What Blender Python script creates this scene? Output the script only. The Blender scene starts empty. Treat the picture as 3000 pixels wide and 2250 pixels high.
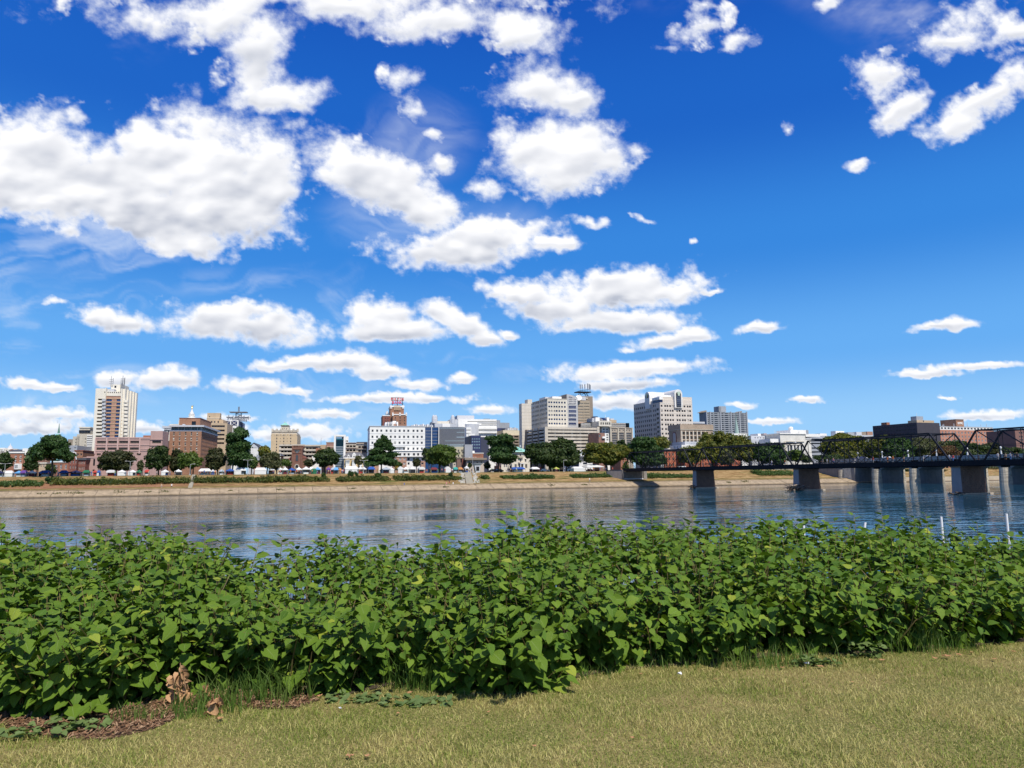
import bpy, math, random
import numpy as np
from mathutils import Vector, Matrix

S = bpy.context.scene
COL = S.collection
random.seed(7)
RNG = np.random.default_rng(11)
R = math.radians

# ---------------------------------------------------------------- camera
FPX, PITCH, ROLL, EYE = 2080.0, math.atan(0.1274), 0.0106, 5.6
cr, sr, cp, sp = math.cos(ROLL), math.sin(ROLL), math.cos(PITCH), math.sin(PITCH)
FWD = Vector((0, cp, sp)); UP0 = Vector((0, -sp, cp)); RT0 = Vector((1, 0, 0))
RT = RT0 * cr - UP0 * sr
UPV = RT0 * sr + UP0 * cr
cam_d = bpy.data.cameras.new('camera')
cam = bpy.data.objects.new('camera', cam_d); COL.objects.link(cam)
cam_d.sensor_fit = 'HORIZONTAL'; cam_d.sensor_width = 36.0
cam_d.lens = 36.0 * FPX / 3000.0
cam_d.clip_start = 0.1; cam_d.clip_end = 20000
M4 = Matrix((RT, UPV, -FWD)).transposed().to_4x4()
M4.translation = Vector((0, 0, EYE))
cam.matrix_world = M4
S.camera = cam

# ---------------------------------------------------------------- light
SUN_AZ, SUN_EL = R(150), R(53)           # azimuth clockwise from the view direction
TO_SUN = Vector((math.sin(SUN_AZ) * math.cos(SUN_EL), math.cos(SUN_AZ) * math.cos(SUN_EL), math.sin(SUN_EL)))
sun_d = bpy.data.lights.new('sun', 'SUN'); sun_d.energy = 5.0; sun_d.angle = R(0.53)
sun_d.color = (1.0, 0.95, 0.86)
sun = bpy.data.objects.new('sun', sun_d); COL.objects.link(sun)
sun.rotation_euler = (-TO_SUN).to_track_quat('-Z', 'Y').to_euler()
S.view_settings.view_transform = 'Standard'
S.view_settings.look = 'None'
S.view_settings.exposure = 0.0
S.view_settings.gamma = 1.0
S.view_settings.use_curve_mapping = False
S.cycles.max_bounces = 6
S.cycles.transparent_max_bounces = 8


def ray(px, py):
    return FWD + RT * ((px - 1500) / FPX) - UPV * ((py - 1125) / FPX)


def at_z(px, py, z):
    d = ray(px, py); t = (z - EYE) / d.z
    return Vector((d.x * t, d.y * t, z))


def at_y(px, py, y):
    d = ray(px, py); t = y / d.y
    return Vector((d.x * t, y, EYE + d.z * t))

# ---------------------------------------------------------------- world: Nishita sky and clouds
world = bpy.data.worlds.new('World'); S.world = world; world.use_nodes = True
wt = world.node_tree; wt.nodes.clear()


class NT:
    """small helper to write node trees"""
    def __init__(s, tree): s.t = tree
    def n(s, typ, **kw):
        nd = s.t.nodes.new(typ)
        for k, v in kw.items():
            setattr(nd, k, v)
        return nd
    def link(s, a, b): s.t.links.new(a, b)
    def setin(s, nd, i, v):
        if isinstance(v, bpy.types.NodeSocket): s.link(v, nd.inputs[i])
        else: nd.inputs[i].default_value = v
    def math(s, op, a, b=0.0, c=None, clamp=False):
        nd = s.n('ShaderNodeMath', operation=op, use_clamp=clamp)
        s.setin(nd, 0, a); s.setin(nd, 1, b)
        if c is not None: s.setin(nd, 2, c)
        return nd.outputs[0]
    def vmath(s, op, a, b=(0, 0, 0), sc=None):
        nd = s.n('ShaderNodeVectorMath', operation=op)
        s.setin(nd, 0, a)
        if op not in ('LENGTH', 'NORMALIZE', 'SCALE'): s.setin(nd, 1, b)
        if sc is not None: s.setin(nd, 3, sc)
        return nd.outputs[1] if op in ('LENGTH', 'DOT_PRODUCT', 'DISTANCE') else nd.outputs[0]
    def noise(s, vec, scale, detail=4, rough=0.5, dist=0.0, color=False):
        nd = s.n('ShaderNodeTexNoise'); s.setin(nd, 'Vector', vec)
        s.setin(nd, 'Scale', scale); s.setin(nd, 'Detail', detail); s.setin(nd, 'Roughness', rough); s.setin(nd, 'Distortion', dist)
        return nd.outputs['Color'] if color else nd.outputs['Fac']
    def ss(s, v, a, b, lo=0.0, hi=1.0):
        nd = s.n('ShaderNodeMapRange', interpolation_type='SMOOTHSTEP'); s.setin(nd, 0, v)
        s.setin(nd, 1, a); s.setin(nd, 2, b); s.setin(nd, 3, lo); s.setin(nd, 4, hi)
        return nd.outputs[0]
    def lin(s, v, a, b, lo=0.0, hi=1.0):
        nd = s.n('ShaderNodeMapRange'); s.setin(nd, 0, v)
        s.setin(nd, 1, a); s.setin(nd, 2, b); s.setin(nd, 3, lo); s.setin(nd, 4, hi)
        return nd.outputs[0]
    def mix(s, f, a, b, typ='MIX'):
        nd = s.n('ShaderNodeMix', data_type='RGBA', blend_type=typ)
        s.setin(nd, 0, f); s.setin(nd, 6, c4(a)); s.setin(nd, 7, c4(b))
        return nd.outputs[2]
    def sep(s, v):
        nd = s.n('ShaderNodeSeparateXYZ'); s.setin(nd, 0, v); return nd.outputs
    def comb(s, x, y, z):
        nd = s.n('ShaderNodeCombineXYZ'); s.setin(nd, 0, x); s.setin(nd, 1, y); s.setin(nd, 2, z); return nd.outputs[0]


def c4(c):
    return c if isinstance(c, bpy.types.NodeSocket) else (tuple(c) + (1.0,))[:4]

# clouds: x, y, half width, half height, turn (degrees), as seen in the 2212 px wide view
CL = [(60,330,150,95,0),(200,395,230,105,0),(420,350,210,118,0),(500,430,150,108,0),(330,468,190,62,8),(400,525,105,38,0),(40,410,130,62,8),
 (575,400,80,95,0),(150,250,60,22,20),(300,300,70,60,0),
 (800,380,160,72,22),(910,440,120,52,20),(1000,540,185,44,0),(1080,505,120,46,0),(1190,528,72,20,0),(1050,405,50,38,0),(960,350,50,40,0),
 (1210,340,140,84,0),(1155,185,118,66,0),(1240,220,62,42,0),(1372,330,34,34,0),(1100,290,60,50,40),
 (440,35,215,58,5),(700,5,520,42,0),(560,130,80,110,10),(590,200,112,44,0),(960,45,190,46,0),(1120,60,90,44,0),(640,230,55,26,0),(400,90,70,36,0),
 (860,170,50,44,20),(895,240,48,50,20),(930,290,40,20,0),
 (1505,75,80,32,-28),(1440,120,60,18,0),(1600,85,52,24,-20),(1560,15,60,22,0),(1750,15,40,18,0),
 (1915,165,80,46,-15),(1945,245,64,32,-50),(2060,70,72,40,-20),(2170,55,80,50,0),(2140,215,130,40,-24),(2050,270,60,36,0),(2170,130,60,26,0),(1871,348,40,15,0),(1700,278,22,18,0),(1700,20,10,10,0),
 (1330,635,185,48,-4),(1125,628,80,26,0),(1340,703,140,24,0),(1430,742,60,16,-8),(1500,728,50,16,0),(1545,632,26,9,0),(1220,668,80,28,0),
 (520,708,178,40,3),(500,675,90,24,0),(250,692,92,28,8),(110,652,32,13,0),(830,690,62,44,0),(850,718,110,24,0),(995,700,90,26,24),(1050,735,40,14,0),(1105,725,26,10,0),
 (1370,803,158,20,-3),(1350,833,95,14,0),(1345,872,95,18,0),(1355,760,28,9,0),(1470,790,40,14,0),
 (640,785,100,17,-4),(755,785,75,24,0),(820,806,62,18,0),(905,832,58,15,0),(995,816,32,13,0),
 (360,822,80,24,0),(240,822,42,20,0),(540,838,82,19,0),(640,846,38,10,0),
 (70,832,62,11,4),(130,840,42,10,0),(90,898,120,16,0),(60,925,130,18,0),(700,897,72,13,0),(1062,884,46,12,0),(640,935,110,20,0),(860,862,160,10,0),(300,925,70,14,0),(500,905,60,8,0),
 (1640,714,54,13,-6),(2030,710,78,12,-4),(2110,795,110,9,-3),(2000,810,70,9,0),(1740,865,36,7,0),(1650,910,70,8,0),(2140,900,100,14,0),(2050,860,20,4,0),
 (1278,482,66,11,10),(1385,477,38,10,25),(1500,528,14,6,0),(1440,910,30,10,0),(1600,875,30,8,0)]


def _hash(ix, iy, k):
    h = (ix.astype(np.int64) * 374761393 + iy.astype(np.int64) * 668265263 + k * 982451653) & 0xffffffff
    h = ((h ^ (h >> 13)) * 1274126177) & 0xffffffff
    return ((h ^ (h >> 16)) & 0xffffff) / float(0xffffff)


def vnoise(x, y, k=0):
    ix, iy = np.floor(x), np.floor(y); fx, fy = x - ix, y - iy
    fx = fx * fx * fx * (fx * (fx * 6 - 15) + 10); fy = fy * fy * fy * (fy * (fy * 6 - 15) + 10)
    a = _hash(ix, iy, k); b = _hash(ix + 1, iy, k); c = _hash(ix, iy + 1, k); d = _hash(ix + 1, iy + 1, k)
    return (a * (1 - fx) + b * fx) * (1 - fy) + (c * (1 - fx) + d * fx) * fy


def nfbm(x, y, o=5, k=0, g=0.5):
    s_ = 0; a = 1.0; n = 0
    for i in range(o):
        s_ = s_ + a * vnoise(x * 2.03 ** i + 17.3 * i, y * 2.03 ** i - 9.1 * i, k + i); n += a; a *= g
    return s_ / n


def worley(x, y, k=0):
    ix, iy = np.floor(x), np.floor(y); best = np.full(x.shape, 9.0)
    for dx in (-1, 0, 1):
        for dy in (-1, 0, 1):
            jx, jy = ix + dx, iy + dy
            d = (jx + _hash(jx, jy, k) - x) ** 2 + (jy + _hash(jx, jy, k + 7) - y) ** 2
            best = np.minimum(best, d)
    return np.sqrt(best)


def sstep(v, a, b):
    t = np.clip((v - a) / (b - a), 0, 1); return t * t * (3 - 2 * t)


THIN = {(150,250),(860,170),(895,240),(930,290),(1700,278),(1500,528),(1700,20),(1050,405),(960,350),(400,90),(1750,15),(1440,120),(1600,85),(1560,15),(1372,330),(1100,290),(1278,482),(1385,477),(2170,130),(640,230),(1440,910),(110,652),(1355,760),(1470,790)}


def clouds():
    """the cloud field: a fine curved sheet far behind the town that carries density and self shading per point"""
    nx, ny = 640, 340
    X, Y = np.meshgrid(np.linspace(-420, 3420, nx), np.linspace(-420, 1415, ny))
    hgt = np.clip((1400 - Y) / 1400, 0.0, 1.4)
    sc = 0.16 + 0.84 * hgt
    # three noise sizes, finest towards the horizon, blended with height
    SC = (1.0, 0.52, 0.24)
    lw = np.clip((np.log(sc) - math.log(SC[2])) / (math.log(SC[0]) - math.log(SC[2])), 0, 1) * 2
    wts = (np.clip(lw - 1, 0, 1), 1 - np.abs(lw - 1), np.clip(1 - lw, 0, 1))
    def multi(fn):
        return sum(w_ * fn(X / s_ / 300 + 40 + 7 * i_, Y / s_ / 250 + 40) for i_, (s_, w_) in enumerate(zip(SC, wts)))
    wx = (multi(lambda a, b: nfbm(a * 1.1, b * 1.1, 4, 3)) - .5) * 150 * sc; wy = (multi(lambda a, b: nfbm(a * 1.1, b * 1.1, 4, 23)) - .5) * 110 * sc
    wx = wx + (multi(lambda a, b: nfbm(a * 5, b * 5, 3, 53)) - .5) * 44 * sc; wy = wy + (multi(lambda a, b: nfbm(a * 5, b * 5, 3, 73)) - .5) * 44 * sc
    Xw, Yw = X + wx, Y + wy
    acc = np.zeros_like(X); soft = np.zeros_like(X)
    for c in CL:
        x, y, a, b, rot = c[:5]; wisp = (x, y) in THIN
        kb = 1.0 if y < 570 else 1.16
        x, y, a, b = x * 1.3562, y * 1.3562, a * 1.3562 * 1.02 * kb, b * 1.3562 * 1.05 * kb
        ca, sa = math.cos(R(rot)), math.sin(R(rot))
        dx, dy = Xw - x, Yw - y
        u = (dx * ca + dy * sa) / a; v = (-dx * sa + dy * ca) / b
        if y > 800: v = np.where(v > 0, v * 1.35, v * 0.95)
        r = np.sqrt(u * u + v * v)
        f = np.clip(1 - r, -1, 1) * (0.85 if wisp else 1.0) - (0.34 if wisp else 0)
        acc = np.maximum(acc + 1, f + 1 + 0.12 * np.clip(acc + 1 - .8, 0, 1)) - 1 if c is not CL[0] else f
    bill = multi(lambda a, b: (1 - worley(a * 2.4, b * 2.4, 5)) * .5 + (1 - worley(a * 5.3, b * 5.3, 15)) * .3 + (1 - worley(a * 11, b * 11, 25)) * .2)
    fb = multi(lambda a, b: nfbm(a * 2.2, b * 2.2, 7, 90, .62))
    wz = sstep(X, 1850, 2050) * sstep(-Y, -640, -380); wy2 = sstep(-Y, -420, -150)
    F = acc * (1.35 - .25 * wz) - .02 - .10 * wz + (bill - .50) * 0.9 + (fb - .5) * (1.35 + 1.6 * wz + .5 * wy2)
    F = F * (1 - .30 * wy2)
    # small shreds around the larger clouds
    sm_ = sstep(acc, -.62, -.02) * sstep(hgt, .25, .6)
    shred = (multi(lambda a, b: nfbm(a * 3.5, b * 3.5, 6, 140, .65)) - .575) * 3.4 * sm_ - (1 - sm_) * .9
    F = np.maximum(F, shred)
    D = sstep(F, 0.02, .55)
    tau = np.zeros(nx); T = np.zeros_like(F)
    for j in range(ny):
        k = 0.915 + 0.055 * hgt[j, 0]
        tau = np.roll(tau, 0) * k + D[j] * (1.0 / (0.22 + .78 * hgt[j, 0])) * (0.6 + 1.6 * np.clip(F[j] - .2, 0, 1))
        tau *= (0.25 + .75 * np.clip(D[j] + .35, 0, 1)); T[j] = tau
    T = sum(np.roll(T, q_, 1) for q_ in range(-9, 10, 2)) / 10
    lf = multi(lambda a, b: nfbm(a * 1.3 + 5, b * 2.6, 4, 200, .5))
    shade = (1 - np.exp(-T * 0.060)) * sstep(F, .05, .7)
    shade = shade * np.clip(.38 + 2.6 * (lf - .38), 0.0, 1.35)
    lowb = multi(lambda a, b: (1 - worley(a * 1.1 + 3, b * 1.5, 35)) * .65 + (1 - worley(a * 2.7, b * 3.1, 45)) * .35)
    Hs = np.clip(F, 0, 1.1) * .55 + lowb * 1.25 * D
    for _ in range(5): Hs = (Hs + np.roll(Hs, 1, 0) + np.roll(Hs, -1, 0) + np.roll(Hs, 1, 1) + np.roll(Hs, -1, 1)) / 5
    gy = np.gradient(Hs, axis=0) * (0.3 + .7 * sc); gx = np.gradient(Hs, axis=1) * (0.3 + .7 * sc)
    relief = np.clip((-gy * 0.9 - gx * .35) * 22, -1, 1)
    shade = np.clip(shade * .58 + relief * .27 * sstep(F, .15, .8), 0, 1)
    # wisps high up
    cx, cy = (X - 0.35 * Y) / 800, (Y + .12 * X) / 200
    st_ = nfbm(cx * 1.4 + (nfbm(cx * 2, cy * .7, 3, 310) - .5) * 2.2, cy * 1.5 + (nfbm(cx * 3, cy, 3, 330) - .5) * 2.4, 7, 300, .6)
    W = 1.25 * sstep(st_, .44, .78) * sstep(nfbm(X / 520 + 4, Y / 330, 3, 350), .42, .66) * sstep(X, 2050, 1300) * sstep(Y, 350, 700)
    for (x, y, a, b) in ((700, 830, 420, 60), (900, 870, 330, 50), (1150, 640, 260, 130), (1220, 400, 220, 170), (1600, 1090, 260, 45), (350, 1080, 260, 22), (1450, 720, 300, 160), (420, 1255, 620, 60), (950, 1235, 480, 55), (2880, 1270, 380, 45), (330, 1165, 420, 35), (1900, 1300, 500, 30), (1250, 1050, 380, 30)):
        W = np.maximum(W, sstep(1 - np.sqrt(((X - x) / a) ** 2 + ((Y - y) / b) ** 2), 0, .8) * np.clip((st_ - .40) * 3.4, 0, 1) * .85)
    edge = sstep(X, -410, -150) * sstep(X, 3410, 3150) * sstep(Y, -410, -150)
    A = np.stack([F.ravel() * edge.ravel() - (1 - edge.ravel()) * .6, shade.ravel(), (W * edge).ravel(), np.ones(nx * ny)], 1).astype(np.float32)
    dirs = np.array([[*(FWD)]]) + ((X.ravel() - 1500) / FPX)[:, None] * np.array([[*RT]]) - ((Y.ravel() - 1125) / FPX)[:, None] * np.array([[*UPV]])
    dirs /= np.linalg.norm(dirs, axis=1)[:, None]
    co = dirs * 9000.0; co[:, 2] += EYE
    i, j = np.meshgrid(np.arange(nx - 1), np.arange(ny - 1)); o = (j * nx + i).ravel()
    fc = np.stack([o, o + 1, o + nx + 1, o + nx], 1)
    me = bpy.data.meshes.new('clouds')
    me.vertices.add(len(co)); me.vertices.foreach_set('co', co.astype(np.float32).ravel())
    me.loops.add(fc.size); me.loops.foreach_set('vertex_index', fc.astype(np.int32).ravel())
    me.polygons.add(len(fc)); me.polygons.foreach_set('loop_start', np.arange(0, fc.size, 4, dtype=np.int32))
    at = me.attributes.new('cloud', 'FLOAT_COLOR', 'POINT'); at.data.foreach_set('color', A.ravel())
    me.update(calc_edges=True)
    m = bpy.data.materials.new('cloud_vapour'); m.use_nodes = True; nt = m.node_tree; nt.nodes.clear(); t = NT(nt)
    out = t.n('ShaderNodeOutputMaterial'); an = t.n('ShaderNodeAttribute', attribute_name='cloud')
    f, s_, w = t.n('ShaderNodeSeparateColor').outputs[:3]
    sp_ = nt.nodes[-1] if hasattr(nt.nodes, '__getitem__') else None
    sp_ = [n for n in nt.nodes if n.bl_idname == 'ShaderNodeSeparateColor'][0]; t.link(an.outputs['Color'], sp_.inputs[0])
    f, s_, w = sp_.outputs[0], sp_.outputs[1], sp_.outputs[2]
    g = t.n('ShaderNodeNewGeometry'); P = g.outputs['Position']
    z = t.sep(P)[2]
    nz = t.noise(t.vmath('MULTIPLY', P, (1, 1, 1.3)), 0.0075, 5, 0.65)
    fz = t.noise(t.vmath('MULTIPLY', P, (1, 1, 1.5)), 0.0025, 4, 0.55)
    F_ = t.math('ADD', f, t.math('MULTIPLY', t.math('SUBTRACT', nz, 0.5), 0.75))
    al = t.ss(F_, -0.16, 0.70)
    sh = t.math('MULTIPLY', s_, t.lin(fz, 0.3, 0.7, 0.85, 1.15))
    cc = t.mix(t.math('MULTIPLY', sh, 1.1, clamp=True), (1.05, 1.05, 1.07), (0.50, 0.54, 0.64))
    cc = t.mix(t.ss(z, 1700, 200, 0.0, 0.22), cc, (0.70, 0.82, 1.0))
    af = t.math('MAXIMUM', al, t.math('MULTIPLY', w, 0.42))
    cc = t.mix(t.math('MULTIPLY', t.math('SUBTRACT', 1.0, al), 1.0), cc, (0.80, 0.88, 1.0))
    em = t.n('ShaderNodeEmission'); t.link(cc, em.inputs[0]); em.inputs[1].default_value = 1.0
    tr = t.n('ShaderNodeBsdfTransparent'); mx = t.n('ShaderNodeMixShader')
    t.link(af, mx.inputs[0]); t.link(tr.outputs[0], mx.inputs[1]); t.link(em.outputs[0], mx.inputs[2]); t.link(mx.outputs[0], out.inputs[0])
    try: m.cycles.emission_sampling = 'NONE'
    except Exception: pass
    me.materials.append(m)
    o = bpy.data.objects.new('clouds', me); COL.objects.link(o); o['kind'] = 'structure'
    o.visible_shadow = True


def build_world():
    t = NT(wt)
    out = t.n('ShaderNodeOutputWorld'); bg = t.n('ShaderNodeBackground')
    sky = t.n('ShaderNodeTexSky', sky_type='NISHITA')
    sky.sun_disc = False; sky.sun_elevation = SUN_EL; sky.sun_rotation = SUN_AZ
    sky.altitude = 0; sky.air_density = 1.0; sky.dust_density = 0.2; sky.ozone_density = 2.5
    tc = t.n('ShaderNodeTexCoord')
    D = t.vmath('NORMALIZE', tc.outputs['Generated'])
    x, y, z = t.sep(D)
    # the deep blue of the photograph: the same gradient with height all around
    rp = t.n('ShaderNodeValToRGB'); t.link(z, rp.inputs[0])
    e = rp.color_ramp; e.interpolation = 'EASE'
    stops = [(0.0, (.46, .73, 1.0)), (.06, (.31, .62, 1.0)), (.16, (.13, .43, .93)), (.30, (.034, .25, .77)), (.46, (.008, .13, .60)), (.62, (.003, .085, .50)), (1.0, (.001, .045, .34))]
    e.elements[0].position, e.elements[0].color = stops[0][0], c4(stops[0][1])
    e.elements[1].position, e.elements[1].color = stops[-1][0], c4(stops[-1][1])
    for p_, c_ in stops[1:-1]: el = e.elements.new(p_); el.color = c4(c_)
    grad = t.vmath('SCALE', rp.outputs[0], sc=1 / 0.095)
    base = t.mix(0.93, sky.outputs[0], grad)
    # elsewhere in the sky: the same kind of clouds
    zz = t.math('MAXIMUM', t.math('ADD', z, 0.10), 0.03)
    L = t.comb(t.math('DIVIDE', x, zz), t.math('DIVIDE', y, zz), 0.0)
    g0 = t.ss(t.noise(L, 0.9, 7, 0.6), 0.52, 0.64)
    front = t.math('MULTIPLY', t.ss(y, 0.72, 0.78), t.ss(z, 0.62, 0.55))
    al = t.math('MULTIPLY', t.math('MULTIPLY', g0, t.math('SUBTRACT', 1.0, front)), t.ss(z, 0.0, 0.04))
    c = t.mix(al, base, (9.4, 9.6, 10.2))
    t.link(c, bg.inputs[0]); bg.inputs[1].default_value = 0.095
    t.link(bg.outputs[0], out.inputs[0])
    world.cycles.sampling_method = 'MANUAL'
    world.cycles.sample_map_resolution = 512


build_world()
clouds()

# ---------------------------------------------------------------- materials
MATS = {}


def mat(name, col, rough=0.8, var=0.12, scale=0.35, bump=0.0, bscale=8.0, metal=0.0, spec=0.3, streak=0.0):
    """plain surface with grain: a colour, slow patches and fine noise over it"""
    if name in MATS: return MATS[name]
    m = bpy.data.materials.new(name); m.use_nodes = True; t = NT(m.node_tree)
    b = m.node_tree.nodes['Principled BSDF']
    tc = t.n('ShaderNodeTexCoord'); g = t.n('ShaderNodeNewGeometry')
    P = g.outputs['Position']
    n1 = t.noise(P, scale, 5, 0.65)
    f = t.lin(n1, 0.3, 0.7, 1 - var, 1 + var)
    if streak:
        n2 = t.noise(t.vmath('MULTIPLY', P, (1.1, 1.1, 0.07)), 0.9, 4, 0.6)
        f = t.math('MULTIPLY', f, t.lin(n2, 0.45, 0.75, 1.0, 1 - streak))
    colr = t.vmath('SCALE', tuple(col), sc=f)
    t.link(colr, b.inputs['Base Color'])
    b.inputs['Roughness'].default_value = rough; b.inputs['Metallic'].default_value = metal
    b.inputs['Specular IOR Level'].default_value = spec
    if bump:
        bp = t.n('ShaderNodeBump'); bp.inputs['Strength'].default_value = bump; bp.inputs['Distance'].default_value = 0.05
        t.link(t.noise(P, bscale, 4, 0.6), bp.inputs['Height']); t.link(bp.outputs[0], b.inputs['Normal'])
    MATS[name] = m
    return m


def brick_mat(name, col, mortar, sc=1.0, w=0.6, h=0.22, var=0.25):
    if name in MATS: return MATS[name]
    m = bpy.data.materials.new(name); m.use_nodes = True; t = NT(m.node_tree)
    b = m.node_tree.nodes['Principled BSDF']
    g = t.n('ShaderNodeNewGeometry')
    x, y, z = t.sep(g.outputs['Position'])
    uu = t.math('ADD', t.math('MULTIPLY', x, 0.93), t.math('MULTIPLY', y, 0.36))
    uu = t.math('ADD', uu, t.math('MULTIPLY', y, 0.61))
    br = t.n('ShaderNodeTexBrick')
    t.link(t.comb(uu, z, 0.0), br.inputs['Vector'])
    br.inputs['Color1'].default_value = c4(col); br.inputs['Color2'].default_value = c4([c * (1 - var) for c in col])
    br.inputs['Mortar'].default_value = c4(mortar)
    br.inputs['Scale'].default_value = sc; br.inputs['Brick Width'].default_value = w; br.inputs['Row Height'].default_value = h
    br.inputs['Mortar Size'].default_value = 0.012
    f = t.lin(t.noise(g.outputs['Position'], 0.25, 5, 0.6), 0.3, 0.7, 0.86, 1.12)
    t.link(t.vmath('SCALE', br.outputs['Color'], sc=f), b.inputs['Base Color'])
    b.inputs['Roughness'].default_value = 0.85; b.inputs['Specular IOR Level'].default_value = 0.2
    MATS[name] = m
    return m


def glass_mat(name, col, rough=0.08, var=0.5, metal=0.0):
    if name in MATS: return MATS[name]
    m = bpy.data.materials.new(name); m.use_nodes = True; t = NT(m.node_tree)
    b = m.node_tree.nodes['Principled BSDF']
    oi = t.n('ShaderNodeObjectInfo')
    f = t.lin(oi.outputs['Random'], 0, 1, 1 - var, 1 + var)
    t.link(t.vmath('SCALE', tuple(col), sc=f), b.inputs['Base Color'])
    b.inputs['Roughness'].default_value = rough + .08; b.inputs['Specular IOR Level'].default_value = 0.3; b.inputs['Metallic'].default_value = metal
    g = t.n('ShaderNodeNewGeometry')
    bp = t.n('ShaderNodeBump'); bp.inputs['Strength'].default_value = 0.08; bp.inputs['Distance'].default_value = 0.3
    t.link(t.noise(g.outputs['Position'], 0.6, 2), bp.inputs['Height']); t.link(bp.outputs[0], b.inputs['Normal'])
    MATS[name] = m
    return m


def foliage_mat(name, cols, rough=0.55, trans=0.35, scale=0.5):
    if name in MATS: return MATS[name]
    m = bpy.data.materials.new(name); m.use_nodes = True; t = NT(m.node_tree)
    nt = m.node_tree; b = nt.nodes['Principled BSDF']; out = nt.nodes['Material Output']
    g = t.n('ShaderNodeNewGeometry')
    rnd = g.outputs['Random Per Island']
    a = t.mix(rnd, cols[0], cols[1])
    n = t.ss(t.noise(g.outputs['Position'], scale, 3, 0.6), 0.42, 0.66)
    c = t.mix(n, a, cols[2])
    t.link(c, b.inputs['Base Color']); b.inputs['Roughness'].default_value = rough; b.inputs['Specular IOR Level'].default_value = 0.25
    tr = t.n('ShaderNodeBsdfTranslucent'); t.link(t.mix(1.0, c, (1.1, 1.3, 0.5), 'MULTIPLY'), tr.inputs[0])
    mx = t.n('ShaderNodeMixShader'); mx.inputs[0].default_value = trans
    t.link(b.outputs[0], mx.inputs[1]); t.link(tr.outputs[0], mx.inputs[2]); t.link(mx.outputs[0], out.inputs[0])
    MATS[name] = m
    return m

# ---------------------------------------------------------------- mesh helpers


class MB:
    def __init__(s): s.v = []; s.f = []; s.m = []
    def add(s, vs, fs, mi=0):
        o = len(s.v); s.v.extend([tuple(p) for p in vs]); s.f.extend([tuple(i + o for i in q) for q in fs]); s.m.extend([mi] * len(fs)); return s
    def hexa(s, p, mi=0):          # 8 points: bottom ring 0-3, top ring 4-7
        return s.add(p, [(0, 3, 2, 1), (4, 5, 6, 7), (0, 1, 5, 4), (1, 2, 6, 5), (2, 3, 7, 6), (3, 0, 4, 7)], mi)
    def box(s, x0, x1, y0, y1, z0, z1, mi=0, M=None):
        p = [(x0, y0, z0), (x1, y0, z0), (x1, y1, z0), (x0, y1, z0), (x0, y0, z1), (x1, y0, z1), (x1, y1, z1), (x0, y1, z1)]
        if M: p = [M(*q) for q in p]
        return s.hexa(p, mi)
    def tube(s, pts, rad, n=6, mi=0, cap=True):
        pts = [Vector(p) for p in pts]
        if not hasattr(rad, '__len__'): rad = [rad] * len(pts)
        rings = []
        for i, p in enumerate(pts):
            d = (pts[min(i + 1, len(pts) - 1)] - pts[max(i - 1, 0)]).normalized()
            a = d.cross(Vector((0, 0, 1)));
            if a.length < 1e-3: a = d.cross(Vector((1, 0, 0)))
            a.normalize(); c = d.cross(a)
            rings.append([p + (a * math.cos(2 * math.pi * k / n) + c * math.sin(2 * math.pi * k / n)) * rad[i] for k in range(n)])
        o = [q for r_ in rings for q in r_]; fs = []
        for i in range(len(pts) - 1):
            for k in range(n):
                fs.append((i * n + k, i * n + (k + 1) % n, (i + 1) * n + (k + 1) % n, (i + 1) * n + k))
        if cap:
            fs.append(tuple(range(n))[::-1]); fs.append(tuple((len(pts) - 1) * n + k for k in range(n)))
        return s.add(o, fs, mi)
    def bar(s, a, b, w, h=None, mi=0):
        a = Vector(a); b = Vector(b); h = h or w
        d = (b - a).normalized(); u = d.cross(Vector((0, 0, 1)))
        if u.length < 1e-3: u = Vector((1, 0, 0))
        u.normalize(); v = u.cross(d).normalized()
        u *= w / 2; v *= h / 2
        return s.hexa([a - u - v, a + u - v, a + u + v, a - u + v, b - u - v, b + u - v, b + u + v, b - u + v], mi)
    def lathe(s, cx, cy, prof, n=12, mi=0):   # prof: (radius, z)
        o = [(cx + r_ * math.cos(2 * math.pi * k / n), cy + r_ * math.sin(2 * math.pi * k / n), z) for r_, z in prof for k in range(n)]
        fs = []
        for i in range(len(prof) - 1):
            for k in range(n):
                fs.append((i * n + k, i * n + (k + 1) % n, (i + 1) * n + (k + 1) % n, (i + 1) * n + k))
        fs.append(tuple((len(prof) - 1) * n + k for k in range(n)))
        return s.add(o, fs, mi)
    def prism(s, poly, ext, mi=0):  # poly: list of points, ext: vector
        n = len(poly); a = [Vector(p) for p in poly]; e = Vector(ext)
        return s.add(a + [p + e for p in a], [tuple(range(n))[::-1], tuple(range(n, 2 * n))] + [(i, (i + 1) % n, n + (i + 1) % n, n + i) for i in range(n)], mi)
    def mesh(s, name, mats, smooth=False):
        me = bpy.data.meshes.new(name); me.from_pydata(s.v, [], s.f)
        for m_ in mats: me.materials.append(m_)
        if len(mats) > 1: me.polygons.foreach_set('material_index', s.m)
        if smooth: me.polygons.foreach_set('use_smooth', [True] * len(me.polygons))
        me.update(); return me
    def obj(s, name, mats, parent=None, smooth=False, kind=None, label=None):
        if not isinstance(mats, (list, tuple)): mats = [mats]
        if parent is not None:
            l = parent.location; s.v = [(x - l[0], y - l[1], z - l[2]) for x, y, z in s.v]
        return place(name, s.mesh(name, mats, smooth), parent, kind=kind, label=label)


def place(name, me, parent=None, loc=(0, 0, 0), rz=0.0, kind=None, label=None, scale=None):
    o = bpy.data.objects.new(name, me); COL.objects.link(o)
    o.location = loc; o.rotation_euler = (0, 0, rz)
    if scale: o.scale = scale
    if parent is not None: o.parent = parent
    if kind: o['kind'] = kind
    if label: o['label'] = label
    return o


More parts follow.
